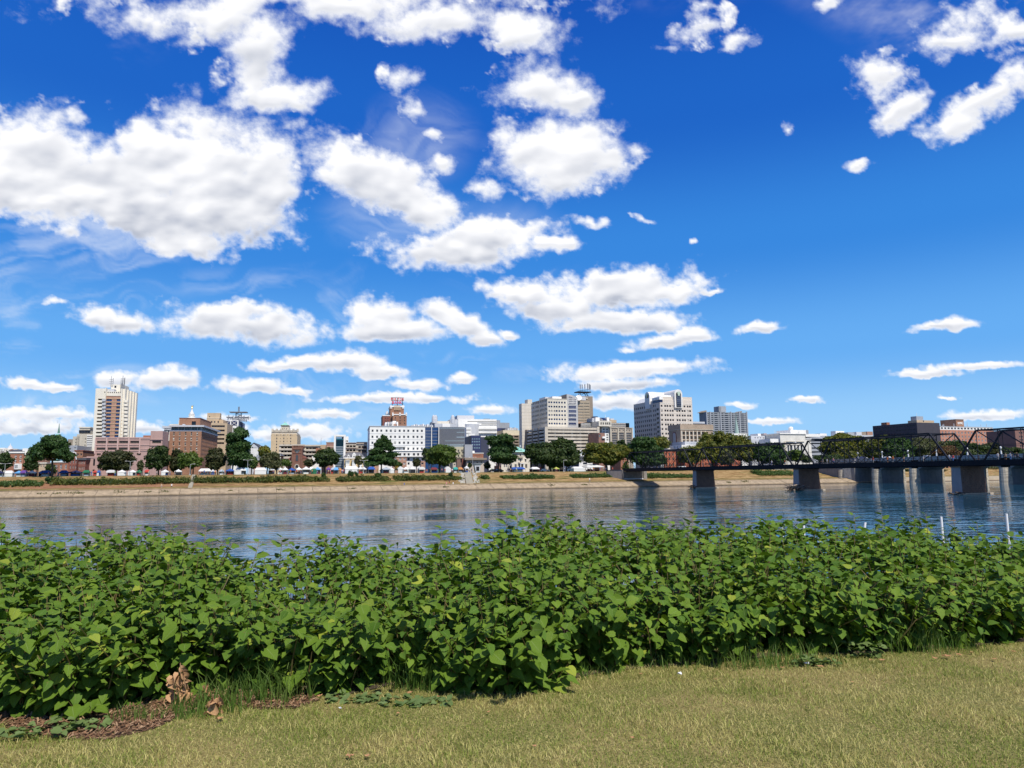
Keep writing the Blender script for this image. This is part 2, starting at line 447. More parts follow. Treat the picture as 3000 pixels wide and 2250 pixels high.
def tag(o, label=None, cat=None, group=None, kind=None):
    if label: o['label'] = label
    if cat: o['category'] = cat
    if group: o['group'] = group
    if kind: o['kind'] = kind
    return o


def empty(name, loc, label=None, cat=None, group=None, rz=0.0):
    o = bpy.data.objects.new(name, None); COL.objects.link(o)
    o.location = loc; o.rotation_euler = (0, 0, rz); o.empty_display_size = 0.5
    return tag(o, label, cat, group)


def kids(o): return [c for c in KID.get(o.name, [])]


def copy_tree(src, loc, rz=0.0, label=None, group=None, scale=None):
    """copy a thing with its parts and their sub-parts"""
    c = src.copy(); COL.objects.link(c); c.location = loc; c.rotation_euler = (0, 0, rz)
    if scale: c.scale = scale
    if label: c['label'] = label
    if group: c['group'] = group
    for ch in [o for o in COL.objects if o.parent == src]:
        d = ch.copy(); COL.objects.link(d); d.parent = c
        for g in [o for o in COL.objects if o.parent == ch]:
            e = g.copy(); COL.objects.link(e); e.parent = d
    return c


def np_mesh(name, co, faces, mats, uv=None, smooth=False, midx=None):
    """co (n,3); faces (m,k) array of equal sized faces"""
    me = bpy.data.meshes.new(name)
    m_, k = faces.shape
    me.vertices.add(len(co)); me.vertices.foreach_set('co', np.asarray(co, dtype=np.float32).ravel())
    me.loops.add(m_ * k); me.loops.foreach_set('vertex_index', faces.astype(np.int32).ravel())
    me.polygons.add(m_); me.polygons.foreach_set('loop_start', np.arange(0, m_ * k, k, dtype=np.int32))
    if smooth: me.polygons.foreach_set('use_smooth', np.ones(m_, dtype=bool))
    for q in mats: me.materials.append(q)
    if midx is not None: me.polygons.foreach_set('material_index', midx.astype(np.int32))
    if uv is not None:
        l = me.uv_layers.new(name='UVMap'); l.data.foreach_set('uv', uv[faces.ravel()].astype(np.float32).ravel())
    me.update(calc_edges=True); me.validate()
    return me

# ---------------------------------------------------------------- river frame: u along the far bank, v across the river
PHI = R(20.7)
UB = Vector((math.cos(PHI), math.sin(PHI), 0)); VB = Vector((-math.sin(PHI), math.cos(PHI), 0))
VW = 256.0                     # the water's edge of the far bank
PARK_Z = 6.6


def uv(u, v, z): return UB * u + VB * v + Vector((0, 0, z))


def at_v(px, py, v):
    d = ray(px, py); t = v / (d.x * VB.x + d.y * VB.y)
    return Vector((d.x * t, d.y * t, EYE + d.z * t))


def u_of(p): return p.x * UB.x + p.y * UB.y
def v_of(p): return p.x * VB.x + p.y * VB.y


def fbm1(x, seed=0.0):
    return (math.sin(x * 1.0 + seed) + .5 * math.sin(x * 2.3 + seed * 2.1) + .3 * math.sin(x * 5.1 + seed * 3.7)) / 1.8

# regions of the photograph that were measured at high magnification: offset and scale
REG = {1: (0, 1100, 4.366), 2: (380, 1130, 4.74), 3: (760, 1130, 4.74), 4: (1060, 1150, 5.026), 5: (1440, 1130, 4.74),
       6: (1820, 1120, 4.607), 7: (2200, 1160, 5.183), 8: (2540, 1180, 4.365)}


def PX(k, x, y):
    a, b, s = REG[k]; return a + x / s, b + y / s

# ================================================================ THE SETTING
def ground_sheet():
    """near shore: lawn, then the slope down to the river under and behind the knotweed"""
    mb = MB(); xs = [-400, -60, -20, -8, 0, 8, 20, 60, 400]
    prof = [(-300, 4.0), (-20, 4.0), (3, 4.0), (9.5, 4.0), (13, 3.3), (20, 1.4), (26, -0.3), (30, -3.0)]
    n = len(xs)
    for y, z in prof:
        for x in xs: mb.v.append((x, y, z))
    for j in range(len(prof) - 1):
        for i in range(n - 1):
            mb.f.append((j * n + i, j * n + i + 1, (j + 1) * n + i + 1, (j + 1) * n + i)); mb.m.append(0)
    m = bpy.data.materials.new('lawn_soil'); m.use_nodes = True; t = NT(m.node_tree); b = m.node_tree.nodes['Principled BSDF']
    g = t.n('ShaderNodeNewGeometry'); P = g.outputs['Position']
    c = t.mix(t.ss(t.noise(P, 1.6, 4), 0.4, 0.62), (0.10, 0.115, 0.025), (0.20, 0.16, 0.06))
    c = t.mix(t.ss(t.noise(P, 60, 3), 0.35, 0.7), c, (0.30, 0.25, 0.10))
    t.link(c, b.inputs['Base Color']); b.inputs['Roughness'].default_value = 0.95; b.inputs['Specular IOR Level'].default_value = 0.1
    bp = t.n('ShaderNodeBump'); bp.inputs['Distance'].default_value = 0.02; t.link(t.noise(P, 45, 4), bp.inputs['Height']); t.link(bp.outputs[0], b.inputs['Normal'])
    tag(mb.obj('lawn', m), kind='structure')


ground_sheet()


def far_ground():
    m = bpy.data.materials.new('bank_grass'); m.use_nodes = True; t = NT(m.node_tree); b = m.node_tree.nodes['Principled BSDF']
    g = t.n('ShaderNodeNewGeometry'); P = g.outputs['Position']
    x, y, z = t.sep(P)
    uu = t.math('ADD', t.math('MULTIPLY', x, UB.x), t.math('MULTIPLY', y, UB.y))
    vv = t.math('ADD', t.math('MULTIPLY', x, VB.x), t.math('MULTIPLY', y, VB.y))
    Q = t.comb(t.math('MULTIPLY', uu, 0.35), t.math('MULTIPLY', vv, 1.2), z)
    straw = t.mix(t.ss(t.noise(Q, 0.8, 6, 0.65), 0.38, 0.62), (0.25, 0.15, 0.06), (0.45, 0.305, 0.14))
    green = t.mix(t.ss(t.noise(Q, 1.3, 4), 0.4, 0.6), (0.07, 0.095, 0.02), (0.14, 0.15, 0.04))
    soil = t.mix(t.ss(t.noise(Q, 1.8, 6, 0.7), 0.35, 0.65), (0.27, 0.12, 0.065), (0.40, 0.22, 0.125))
    gr = t.ss(t.noise(t.comb(t.math('MULTIPLY', uu, 0.05), t.math('MULTIPLY', vv, 0.35), 3.0), 1.0, 5, 0.6), 0.53, 0.64)
    gr = t.math('MAXIMUM', gr, t.math('MULTIPLY', t.ss(t.math('ABSOLUTE', t.math('SUBTRACT', vv, VW + 11.0)), 1.6, 0.4), 0.55))
    c = t.mix(gr, straw, green)
    # bare red soil below the hedge on the left
    sf = t.math('MULTIPLY', t.ss(uu, 20, -40), t.math('MULTIPLY', t.ss(vv, VW + 11.3, VW + 12.8), t.ss(vv, VW + 22.0, VW + 20.0)))
    sf = t.math('MULTIPLY', sf, t.ss(t.noise(t.comb(t.math('MULTIPLY', uu, 0.06), t.math('MULTIPLY', vv, 0.3), 9.0), 1.0, 4), 0.34, 0.5))
    c = t.mix(sf, c, soil)
    # park lawn on top, city ground beyond
    c = t.mix(t.ss(vv, VW + 31, VW + 34), c, (0.10, 0.13, 0.04))
    c = t.mix(t.ss(vv, VW + 62, VW + 64), c, (0.09, 0.09, 0.09))
    t.link(c, b.inputs['Base Color']); b.inputs['Roughness'].default_value = 0.95; b.inputs['Specular IOR Level'].default_value = 0.1
    bp = t.n('ShaderNodeBump'); bp.inputs['Distance'].default_value = 0.7; bp.inputs['Strength'].default_value = 1.0
    t.link(t.noise(Q, 1.6, 6, 0.75), bp.inputs['Height']); t.link(bp.outputs[0], b.inputs['Normal'])
    us = list(np.linspace(-260, 420, 171)); us = [-5000, -900] + us + [1000, 6000]
    prof = [(VW + 9.0, 2.12), (VW + 11, 2.5), (VW + 14, 3.0), (VW + 17, 3.6), (VW + 20, 4.25), (VW + 23, 4.95), (VW + 26, 5.6), (VW + 29, 6.2), (VW + 32, 6.55), (VW + 34, PARK_Z), (VW + 60, PARK_Z), (VW + 61, 6.75), (VW + 110, 7.0), (VW + 400, 8), (VW + 1500, 14), (9000, 14)]
    mb = MB(); n = len(us)
    for j, (v, z) in enumerate(prof):
        for u in us:
            dz = 0.16 * fbm1(u * 0.11, v) + 0.1 * fbm1(u * .37, v * 3) if 0 < j < 8 else 0
            mb.v.append(tuple(uv(u, v, z + dz)))
    for j in range(len(prof) - 1):
        for i in range(n - 1):
            mb.f.append((j * n + i, j * n + i + 1, (j + 1) * n + i + 1, (j + 1) * n + i)); mb.m.append(0)
    tag(mb.obj('far_bank', m, smooth=True), kind='structure')
    # Front Street behind the park
    mb = MB()
    a, z = [uv(-400, VW + 66, 6.80), uv(700, VW + 66, 6.80), uv(700, VW + 76, 6.84), uv(-400, VW + 76, 6.84)], 0
    mb.add(a, [(0, 1, 2, 3)])
    tag(mb.obj('street', mat('asphalt', (0.055, 0.055, 0.06), 0.9)), kind='structure')


far_ground()


def river():
    m = bpy.data.materials.new('river_water'); m.use_nodes = True; t = NT(m.node_tree); b = m.node_tree.nodes['Principled BSDF']
    g = t.n('ShaderNodeNewGeometry'); P = g.outputs['Position']
    b.inputs['Base Color'].default_value = (0.008, 0.062, 0.108, 1)
    b.inputs['Roughness'].default_value = 0.045; b.inputs['IOR'].default_value = 1.33; b.inputs['Specular IOR Level'].default_value = 0.5
    x, y, z = t.sep(P)
    uu = t.math('ADD', t.math('MULTIPLY', x, UB.x), t.math('MULTIPLY', y, UB.y))
    vv = t.math('ADD', t.math('MULTIPLY', x, VB.x), t.math('MULTIPLY', y, VB.y))
    Q = t.comb(t.math('MULTIPLY', uu, 0.5), vv, 0.0)
    h1 = t.noise(Q, 0.80, 1.2, 0.45, 0.3)
    h2 = t.noise(t.comb(t.math('MULTIPLY', uu, 0.5), vv, 5.0), 2.2, 1.5, 0.5, 0.4)
    h3 = t.noise(Q, 0.10, 2, 0.5)
    # wind lanes: ripples are rougher in some long patches, smooth under the far bank
    lane = t.ss(t.noise(t.comb(t.math('MULTIPLY', uu, 0.012), t.math('MULTIPLY', vv, 0.06), 1.0), 1.0, 4, 0.6), 0.36, 0.64, 0.45, 1.5)
    calm = t.ss(vv, VW - 2, VW - 110, 0.22, 1.0)
    h = t.math('ADD', t.math('MULTIPLY', h1, 0.62), t.math('ADD', t.math('MULTIPLY', h2, 0.17), t.math('MULTIPLY', h3, 0.8)))
    h = t.math('MULTIPLY', h, t.math('MULTIPLY', lane, calm))
    bp = t.n('ShaderNodeBump'); bp.inputs['Strength'].default_value = 1.0; bp.inputs['Distance'].default_value = 0.115
    t.link(h, bp.inputs['Height']); t.link(bp.outputs[0], b.inputs['Normal'])
    mb = MB(); mb.add([uv(-6000, -200, 0), uv(6000, -200, 0), uv(6000, VW + 12, 0), uv(-6000, VW + 12, 0)], [(0, 1, 2, 3)])
    o = mb.obj('river', m); tag(o, kind='structure')


river()


def embankment():
    """concrete lower bank: a ledge at the water, sloped slabs, a walkway along the top"""
    con = mat('embankment_concrete', (0.37, 0.285, 0.185), 0.9, 0.24, 0.5, 0.3, 3.0, streak=0.35)
    con2 = mat('walk_concrete', (0.42, 0.36, 0.27), 0.9, 0.12, 0.4)
    stain = mat('wet_concrete', (0.16, 0.115, 0.075), 0.7, 0.25, 1.0)
    root = empty('embankment', uv(0, VW, 0)); tag(root, kind='structure')
    mb = MB()
    M = lambda u, v, z: uv(u, v, z)
    mb.box(-300, 520, VW - 0.9, VW + 0.1, -0.8, 0.16, 0, M)
    mb.obj('ledge', stain, root)
    mb = MB(); mb.box(-300, 520, VW + 0.1, VW + 9.2, -0.8, 0.30, 0, M); mb.obj('footing', con, root)
    mb = MB(); mb.box(-300, 520, VW + 5.4, VW + 9.2, 0.3, 2.16, 0, M); mb.obj('walkway', con2, root)
    L = 6.0; k = 0; u = -235.0
    variants = []
    for q in range(5):
        w = MB(); e = 0.06
        p = [(e, 0, .20), (L - e, 0, .20), (L - e, 5.4, 1.95), (e, 5.4, 1.95), (e, 0, .52), (L - e, 0, .52), (L - e, 5.35, 2.10), (e, 5.35, 2.10)]
        w.hexa(p)
        # a curb line and small broken spots
        w.box(e, L - e, 4.95, 5.5, 2.10, 2.26)
        variants.append(w.mesh('concrete_slab', [con]))
    while u < 300:
        z = random.uniform(-0.03, 0.04)
        l = uv(u, VW + 0.05, z) - root.location
        place('concrete_slab', random.choice(variants), root, l, PHI)
        u += L; k += 1
    # weeds in the joints
    weed = foliage_mat('bank_weed', ((0.06, 0.09, 0.02), (0.12, 0.14, 0.04), (0.16, 0.15, 0.05)))
    WPL = {(1, 920): 'below the left hedge end', (1, 545): 'below the round bush', (1, 1030): 'below the pink office left end', (1, 1520): 'below the dusky round tree', (1, 720): 'below the great spreading tree', (2, 490): 'below the figures by the narrow steps', (2, 255): 'below the large dark tree', (2, 1395): 'below the pale leaning trunk', (3, 300): 'below the grey green trees', (5, 840): 'below the very wide dark tree', (5, 1295): 'below the big white tents', (6, 1680): 'between the first and second pier', (6, 1450): 'right of the first pier', (3, 1290): 'below the yellow house', (4, 1240): 'below the figures sitting on the wall'}
    for (k_, x, y, s_) in [(1, 920, 1540, 1.3), (1, 545, 1530, .9), (1, 1030, 1525, .8), (1, 1520, 1532, 1.2), (1, 720, 1548, .8), (2, 490, 1498, 1.2), (2, 255, 1490, .7), (2, 1395, 1495, .5), (3, 300, 1468, .9), (5, 840, 1400, 1.1), (5, 1295, 1400, .8), (6, 1680, 1370, 1.5), (6, 1450, 1355, .8), (3, 1290, 1445, .8), (4, 1240, 1395, .7)]:
        px, py = PX(k_, x, y); p = at_v(px, py, VW + 2.2); p.z = 1.05
        mb = MB()
        for q in range(40):
            a = random.uniform(0, 6.28); r = random.random() ** .6 * s_ * 1.2
            c = p + UB * math.cos(a) * r * 1.4 + VB * math.sin(a) * r * .6
            c.z += math.sin(a) * r * .2 + random.uniform(0, .5) * s_
            d = Vector((random.uniform(-1, 1), random.uniform(-1, 1), random.uniform(-.2, 1))).normalized() * .28
            e = d.cross(Vector((random.random(), random.random(), 0.3))).normalized() * .14
            mb.add([c - d, c + e, c + d, c - e], [(0, 1, 2, 3)])
        o = mb.obj('weed_clump', weed)
        tag(o, '%s green weed clump on the sloped river wall %s' % ('larger' if s_ > 1 else 'small', WPL[(k_, x)]), 'weeds', 'weeds on the river wall')


embankment()


def steps(name, kx, x0, x1, xb0, xb1, ytop, ybot, label, w, rocks=False):
    """a flight of concrete steps down the grass bank"""
    pt = at_v(*PX(kx, (x0 + x1) / 2, ytop), VW + 31); pb = at_v(*PX(kx, (xb0 + xb1) / 2, ybot), VW + 9.5)
    ut, ub = u_of(pt), u_of(pb)
    root = empty(name, uv(ub, VW + 9.5, 2.2), label, 'stairs')
    con = mat('step_concrete', (0.36, 0.33, 0.27), 0.9, 0.2, 1.0)
    n = 26
    prof = [(VW + 9.0, 2.12), (VW + 11, 2.5), (VW + 14, 3.0), (VW + 17, 3.6), (VW + 20, 4.25), (VW + 23, 4.95), (VW + 26, 5.6), (VW + 29, 6.2), (VW + 32, 6.55)]
    va = [p[0] for p in prof]; za = [p[1] for p in prof]
    me = MB().box(-w / 2, w / 2, 0, 0.84, -0.35, 0.28).mesh('step', [con])
    for i in range(n):
        f = (i + .5) / n; v = VW + 9.3 + f * 22
        z = float(np.interp(v, va, za)) + 0.12
        place('step', me, root, uv(ub + (ut - ub) * f, v, z) - root.location, PHI)
    if rocks:
        st = mat('pale_rock', (0.55, 0.52, 0.45), 0.9, 0.3, 2.0)
        mb = MB()
        for i in range(150):
            f = random.random(); side = random.choice((-1, 1)); v = VW + 10 + f * 20
            z = float(np.interp(v, va, za))
            c = uv(ub + (ut - ub) * f + side * (w / 2 + .5 + abs(random.gauss(0, .9))), v, z + .1)
            s_ = random.uniform(.12, .38)
            pts = [c + Vector((random.uniform(.6, 1.2) * a, random.uniform(.6, 1.2) * b_, random.uniform(.5, .9) * cc)) * s_ for cc in (-1, 1) for a, b_ in ((-1, -1), (1, -1), (1, 1), (-1, 1))]
            mb.hexa(pts)
        o = mb.obj('rubble', st, kind='stuff'); o['label'] = 'pale broken rocks lining both sides of the wide steps'


steps('bank_steps', 2, 875, 915, 815, 860, 1240, 1438, 'narrow concrete steps slanting down the grass bank between two hedges', 1.3)
steps('bank_steps', 4, 1520, 1600, 1550, 1628, 1178, 1350, 'wide weathered steps flanked by pale rocks in the middle of the grass bank', 2.9, True)

# ================================================================ BUILDINGS
WIN_CACHE = {}
GL = {'d': lambda: glass_mat('glass_dark', (0.018, 0.022, 0.032)), 'b': lambda: glass_mat('glass_blue', (0.03, 0.075, 0.20), 0.05, 0.35),
      't': lambda: glass_mat('glass_teal', (0.02, 0.16, 0.22), 0.06, 0.3), 'g': lambda: glass_mat('glass_grey', (0.10, 0.12, 0.14), 0.15, 0.4),
      'k': lambda: mat('shaded_opening', (0.02, 0.02, 0.022), 0.9, 0.1), 'n': lambda: glass_mat('glass_brown', (0.05, 0.04, 0.032)),  # near-black matte pane painted as the shade inside open decks and slots
      'p': lambda: glass_mat('glass_pale', (0.22, 0.32, 0.38), 0.1, 0.3)}
FR = {'w': (0.72, 0.72, 0.70), 'c': (0.60, 0.55, 0.45), 'k': (0.03, 0.03, 0.035), 'g': (0.30, 0.31, 0.33), 'b': (0.10, 0.13, 0.2), 'n': (0.17, 0.13, 0.10), 'y': (.34, .33, .3)}


def win_mesh(w, h, st):
    """st: (glass key, frame key, vertical bars, horizontal bars, blind fraction)"""
    w = round(w, 1); h = round(h, 1)
    key = (w, h) + st
    if key in WIN_CACHE: return WIN_CACHE[key]
    gk, fk, nx, nz, bl = st
    mb = MB(); mb.add([(0, 0, 0), (w, 0, 0), (w, 0, h), (0, 0, h)], [(0, 1, 2, 3)], 0)
    f = min(0.12, w * .1)
    T = .05
    mb.box(0, w, -T, T, 0, f, 1); mb.box(0, w, -T, T, h - f, h, 1); mb.box(0, f, -T, T, f, h - f, 1); mb.box(w - f, w, -T, T, f, h - f, 1)
    for i in range(1, nx + 1):
        x = w * i / (nx + 1); mb.box(x - f / 2, x + f / 2, -T * .9, T * .9, f, h - f, 1)
    for i in range(1, nz + 1):
        z = h * i / (nz + 1); mb.box(f, w - f, -T * .8, T * .8, z - f / 2, z + f / 2, 1)
    if bl: mb.box(f, w - f, -.02, .02, h * (1 - bl), h - f, 2)
    me = mb.mesh('window', [GL[gk](), mat('frame_' + fk, FR[fk], 0.6, 0.05), mat('blind', (0.62, 0.60, 0.55), 0.8, 0.1)])
    WIN_CACHE[key] = me
    return me


DW = ('d', 'g', 0, 0, 0)


def grid(xs, ys, w, h, skip=(), st=DW, blinds=0.0):
    return dict(xs=xs, ys=ys, w=w, h=h, skip=set(skip), st=st, blinds=blinds)


def rng(a, b, n): return [a + (b - a) * i / (n - 1) for i in range(n)] if n > 1 else [a]


class Bld:
    """a building whose front stands in a vertical plane; sizes are read off the photograph in that plane"""
    def __init__(s, name, label, k, xref, V, ang=13.0, cat='building', yref=900, zb=6.9):
        s.k = k; s.a = R(ang); s.zb = zb
        p = at_v(*PX(k, xref, yref), V)
        s.O = Vector((p.x, p.y, 0)); s.b = Vector((math.cos(s.a), math.sin(s.a), 0)); s.n = Vector((-math.sin(s.a), math.cos(s.a), 0))
        s.root = empty(name, (p.x, p.y, zb), label, cat)
    def W(s, a, d, z): return s.O + s.b * a + s.n * d + Vector((0, 0, z))
    def sz(s, x, y, off=0.0):
        d = ray(*PX(s.k, x, y)); t = (s.O.dot(s.n) + off) / (d.x * s.n.x + d.y * s.n.y)
        p = Vector((d.x * t, d.y * t, EYE + d.z * t)); return (p - s.O).dot(s.b), p.z
    def dz(s, x, y, a):
        d = ray(*PX(s.k, x, y)); t = (s.O.dot(s.b) + a) / (d.x * s.b.x + d.y * s.b.y)
        p = Vector((d.x * t, d.y * t, EYE + d.z * t)); return (p - s.O).dot(s.n), p.z
    def holes(s, g, f, off, yref0):
        """grid -> rectangles; f maps a picture point to (along, z)"""
        out = []
        xs, ys, w, h = g['xs'], g['ys'], g['w'], g['h']
        ca = [(f(x - w / 2, ys[0])[0], f(x + w / 2, ys[0])[0]) for x in xs]
        rz = [(f(xs[0], y + h / 2)[1], f(xs[0], y - h / 2)[1]) for y in ys]
        for i, (a0, a1) in enumerate(ca):
            for j, (z0, z1) in enumerate(rz):
                if (i, j) in g['skip']: continue
                out.append((min(a0, a1), max(a0, a1), z0, z1, g))
        return out
    def face(s, mb, pos, a0, a1, z0, z1, holes, rec, mi=0):
        """a wall face with real openings; pos(a, dep, z) gives the world point"""
        hs = [h for h in holes if h[0] >= a0 - .01 and h[1] <= a1 + .01 and h[2] >= z0 - .01 and h[3] <= z1 + .01]
        A = sorted({round(q, 3) for q in [a0, a1] + [h[0] for h in hs] + [h[1] for h in hs]})
        if not hs:
            mb.add([pos(a0, 0, z0), pos(a1, 0, z0), pos(a1, 0, z1), pos(a0, 0, z1)], [(0, 1, 2, 3)], mi); return hs
        Z = sorted({round(q, 3) for q in [z0, z1] + [h[2] for h in hs] + [h[3] for h in hs]})
        for i in range(len(A) - 1):
            run = None
            for j in range(len(Z) - 1):
                ac, zc = (A[i] + A[i + 1]) / 2, (Z[j] + Z[j + 1]) / 2
                inside = any(h[0] < ac < h[1] and h[2] < zc < h[3] for h in hs)
                if not inside:
                    if run is None: run = Z[j]
                    end = Z[j + 1]
                if inside or j == len(Z) - 2:
                    if run is not None:
                        mb.add([pos(A[i], 0, run), pos(A[i + 1], 0, run), pos(A[i + 1], 0, end), pos(A[i], 0, end)], [(0, 1, 2, 3)], mi); run = None
        for h in hs:
            h0, h1, h2, h3 = h[:4]
            q = [pos(h0, 0, h2), pos(h1, 0, h2), pos(h1, 0, h3), pos(h0, 0, h3), pos(h0, rec, h2), pos(h1, rec, h2), pos(h1, rec, h3), pos(h0, rec, h3)]
            mb.add(q, [(0, 1, 5, 4), (1, 2, 6, 5), (2, 3, 7, 6), (3, 0, 4, 7)], mi)
        return hs
    def wins(s, hs, pos, rz, rec, name='window'):
        for h in hs:
            st = h[4]['st']
            if h[4]['blinds'] and random.random() < h[4]['blinds']: st = st[:4] + (random.choice((0.3, 0.5, 0.75)),)
            p = pos(h[0], rec * .8, h[2])
            me = win_mesh(h[1] - h[0], h[3] - h[2], st)
            o = place(name, me, s.root, p - s.root.location, rz)
    def block(s, x0, x1, yt, m, yb=None, d0=0.0, d1=18.0, front=(), side=(), sd=None, rec=0.3, name='wall', cap=None, par=0.0, roof=None, dx=None, mats=None):
        """box between picture columns x0 and x1 at its front plane; side: windows of the visible side ('L' or 'R'), dx: picture column of that side's far edge"""
        a0, z1 = s.sz(x0, yt, d0); a1, _ = s.sz(x1, yt, d0)
        z0 = s.zb - .3 if yb is None else s.sz(x0, yb, d0)[1]
        if dx is not None:
            if sd == 'L': d1 = d0 + s.dz(dx, yt, a0)[0] - d0
            else: d1 = s.dz(dx, yt, a1)[0]
            if d1 < d0 + 2: d1 = d0 + 12
        mb = MB()
        pf = lambda a, dep, z: s.W(a, d0 + dep, z)
        pl = lambda a, dep, z: s.W(a0 + dep, a, z)
        pr = lambda a, dep, z: s.W(a1 - dep, a, z)
        fh = []
        for g in front: fh += s.holes(g, lambda x, y: s.sz(x, y, d0), d0, yt)
        fh = s.face(mb, pf, a0, a1, z0, z1, fh, rec)
        lh = []; rh = []
        for g in side:
            if sd == 'L': lh += s.holes(g, lambda x, y: s.dz(x, y, a0), 0, yt)
            else: rh += s.holes(g, lambda x, y: s.dz(x, y, a1), 0, yt)
        lh = s.face(mb, pl, d0, d1, z0, z1, lh, rec); rh = s.face(mb, pr, d0, d1, z0, z1, rh, rec)
        mb.add([s.W(a0, d1, z0), s.W(a1, d1, z0), s.W(a1, d1, z1), s.W(a0, d1, z1)], [(0, 1, 2, 3)])
        mb.add([s.W(a0, d0, z1), s.W(a1, d0, z1), s.W(a1, d1, z1), s.W(a0, d1, z1)], [(0, 1, 2, 3)])
        mb.obj(name, m, s.root)
        s.wins(fh, pf, s.a, rec); s.wins(lh, pl, s.a + math.pi / 2, rec); s.wins(rh, pr, s.a + math.pi / 2, rec)
        if cap:       # a coping or cornice standing proud of the wall
            h, pr_, cm = cap
            c = MB(); c.box(a0 - pr_, a1 + pr_, d0 - pr_, d1 + pr_, z1 + .003, z1 + h, 0, lambda a, d, z: s.W(a, d, z)); c.obj('cornice', cm, s.root)
        return a0, a1, z0, z1, d0, d1
    def band(s, x0, x1, y0, y1, m, d=-0.15, t=0.4, name='ledge', d1=None):
        """a strip standing proud of the front (y0 upper, y1 lower)"""
        a0, z1 = s.sz(x0, y0); a1, _ = s.sz(x1, y0); z0 = s.sz(x0, y1)[1]
        mb = MB(); mb.box(a0, a1, d, (d + t) if d1 is None else d1, z0, z1, 0, lambda a, dd, z: s.W(a, dd, z))
        return mb.obj(name, m, s.root)
    def boxm(s, a0, a1, d0, d1, z0, z1, m, name):
        mb = MB(); mb.box(a0, a1, d0, d1, z0, z1, 0, lambda a, dd, z: s.W(a, dd, z)); return mb.obj(name, m, s.root)
    def mesh(s, mb, name, m, smooth=False): return mb.obj(name, m, s.root, smooth)


cream = mat('cream_concrete', (0.66, 0.61, 0.51), 0.85, 0.07, 0.2, streak=0.12)
white = mat('white_paint', (0.82, 0.80, 0.75), 0.7, 0.05, 0.2, streak=0.08)
white2 = mat('white_panel', (0.72, 0.70, 0.66), 0.6, 0.06, 0.3, streak=0.1)
beige = mat('beige_stone', (0.52, 0.47, 0.38), 0.85, 0.1, 0.3, streak=0.12)
tan = mat('tan_stone', (0.50, 0.38, 0.25), 0.85, 0.08, 0.3, streak=0.1)
pink = mat('pink_concrete', (0.44, 0.29, 0.255), 0.85, 0.07, 0.3, streak=0.12)
pink2 = mat('pink_band', (0.53, 0.37, 0.33), 0.85, 0.06, 0.3)
brick = brick_mat('red_brick', (0.37, 0.155, 0.095), (0.40, 0.27, 0.2))
brick2 = brick_mat('brown_brick', (0.35, 0.175, 0.105), (0.38, 0.27, 0.2))
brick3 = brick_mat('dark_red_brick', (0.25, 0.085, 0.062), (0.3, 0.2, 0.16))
brick4 = brick_mat('pale_brick', (0.46, 0.255, 0.175), (0.5, 0.38, 0.3))
brown = mat('brown_panel', (0.27, 0.22, 0.17), 0.85, 0.08)
grey = mat('grey_panel', (0.33, 0.35, 0.38), 0.6, 0.07, streak=0.1)
lgrey = mat('light_grey_panel', (0.50, 0.51, 0.53), 0.6, 0.06)
slate = mat('slate_roof', (0.075, 0.08, 0.095), 0.8, 0.15, 1.0)
copper = mat('copper_roof', (0.27, 0.56, 0.46), 0.7, 0.15, 0.6, streak=0.2)
dkblue = mat('dark_blue_panel', (0.035, 0.045, 0.11), 0.5, 0.1)
black = mat('black_metal', (0.018, 0.018, 0.023), 0.5, 0.1)
steel = mat('grey_steel', (0.25, 0.26, 0.28), 0.5, 0.1, metal=0.4)
deck_c = mat('garage_concrete', (0.55, 0.49, 0.40), 0.85, 0.08, 0.4, streak=0.2)
deck_d = mat('painted_slot_shade', (0.18, 0.16, 0.14), 0.9, 0.1)


def hip(B, a0, a1, d0, d1, z0, zr, m, ridge=0.0, name='roof', ov=0.5):
    mb = MB(); cx, cd = (a0 + a1) / 2, (d0 + d1) / 2; rl = ridge / 2
    p = [B.W(a0 - ov, d0 - ov, z0), B.W(a1 + ov, d0 - ov, z0), B.W(a1 + ov, d1 + ov, z0), B.W(a0 - ov, d1 + ov, z0), B.W(cx - rl, cd, zr), B.W(cx + rl, cd, zr)]
    mb.add(p, [(0, 1, 5, 4), (1, 2, 5), (2, 3, 4, 5), (3, 0, 4), (0, 1, 2, 3)])
    return mb.obj(name, m, B.root)


def gable_front(B, x0, x1, yb, yt, m, d0=-.2, d1=6, name='gable', rm=None):
    a0, z0 = B.sz(x0, yb); a1, _ = B.sz(x1, yb); zt = B.sz((x0 + x1) / 2, yt)[1]; c = (a0 + a1) / 2
    mb = MB(); mb.prism([B.W(a0, d0, z0), B.W(a1, d0, z0), B.W(c, d0, zt)], B.n * (d1 - d0)); mb.obj(name, m, B.root)
    if rm:
        mb = MB(); e = .25
        for q, r_ in ((a0 - .4, c), (a1 + .4, c)):
            mb.prism([B.W(q, d0 - e, z0), B.W(r_, d0 - e, zt), B.W(r_, d0 - e, zt + e), B.W(q, d0 - e, z0 + e)], B.n * (d1 - d0 + e))
        mb.obj('roof', rm, B.root)


def mast(B, x, y0, y1, r=0.12, d=2.0, name='mast', m=None, cross=0):
    a, z1 = B.sz(x, y0, d); z0 = B.sz(x, y1, d)[1]
    mb = MB(); mb.tube([B.W(a, d, z0), B.W(a, d, z1)], [r, r * .5], 6)
    for i in range(cross):
        z = z0 + (z1 - z0) * (0.35 + .5 * i / max(1, cross))
        mb.tube([B.W(a - .9, d, z), B.W(a + .9, d, z)], r * .6, 5)
        mb.tube([B.W(a + .9, d, z - .5), B.W(a + .9, d, z + .7)], r * .8, 5)
    return mb.obj(name, m or steel, B.root)

V1, V2, V3, V4 = VW + 86, VW + 140, VW + 220, VW + 380
W2 = ('d', 'w', 1, 1, 0); WB = ('d', 'w', 1, 0, 0.35)


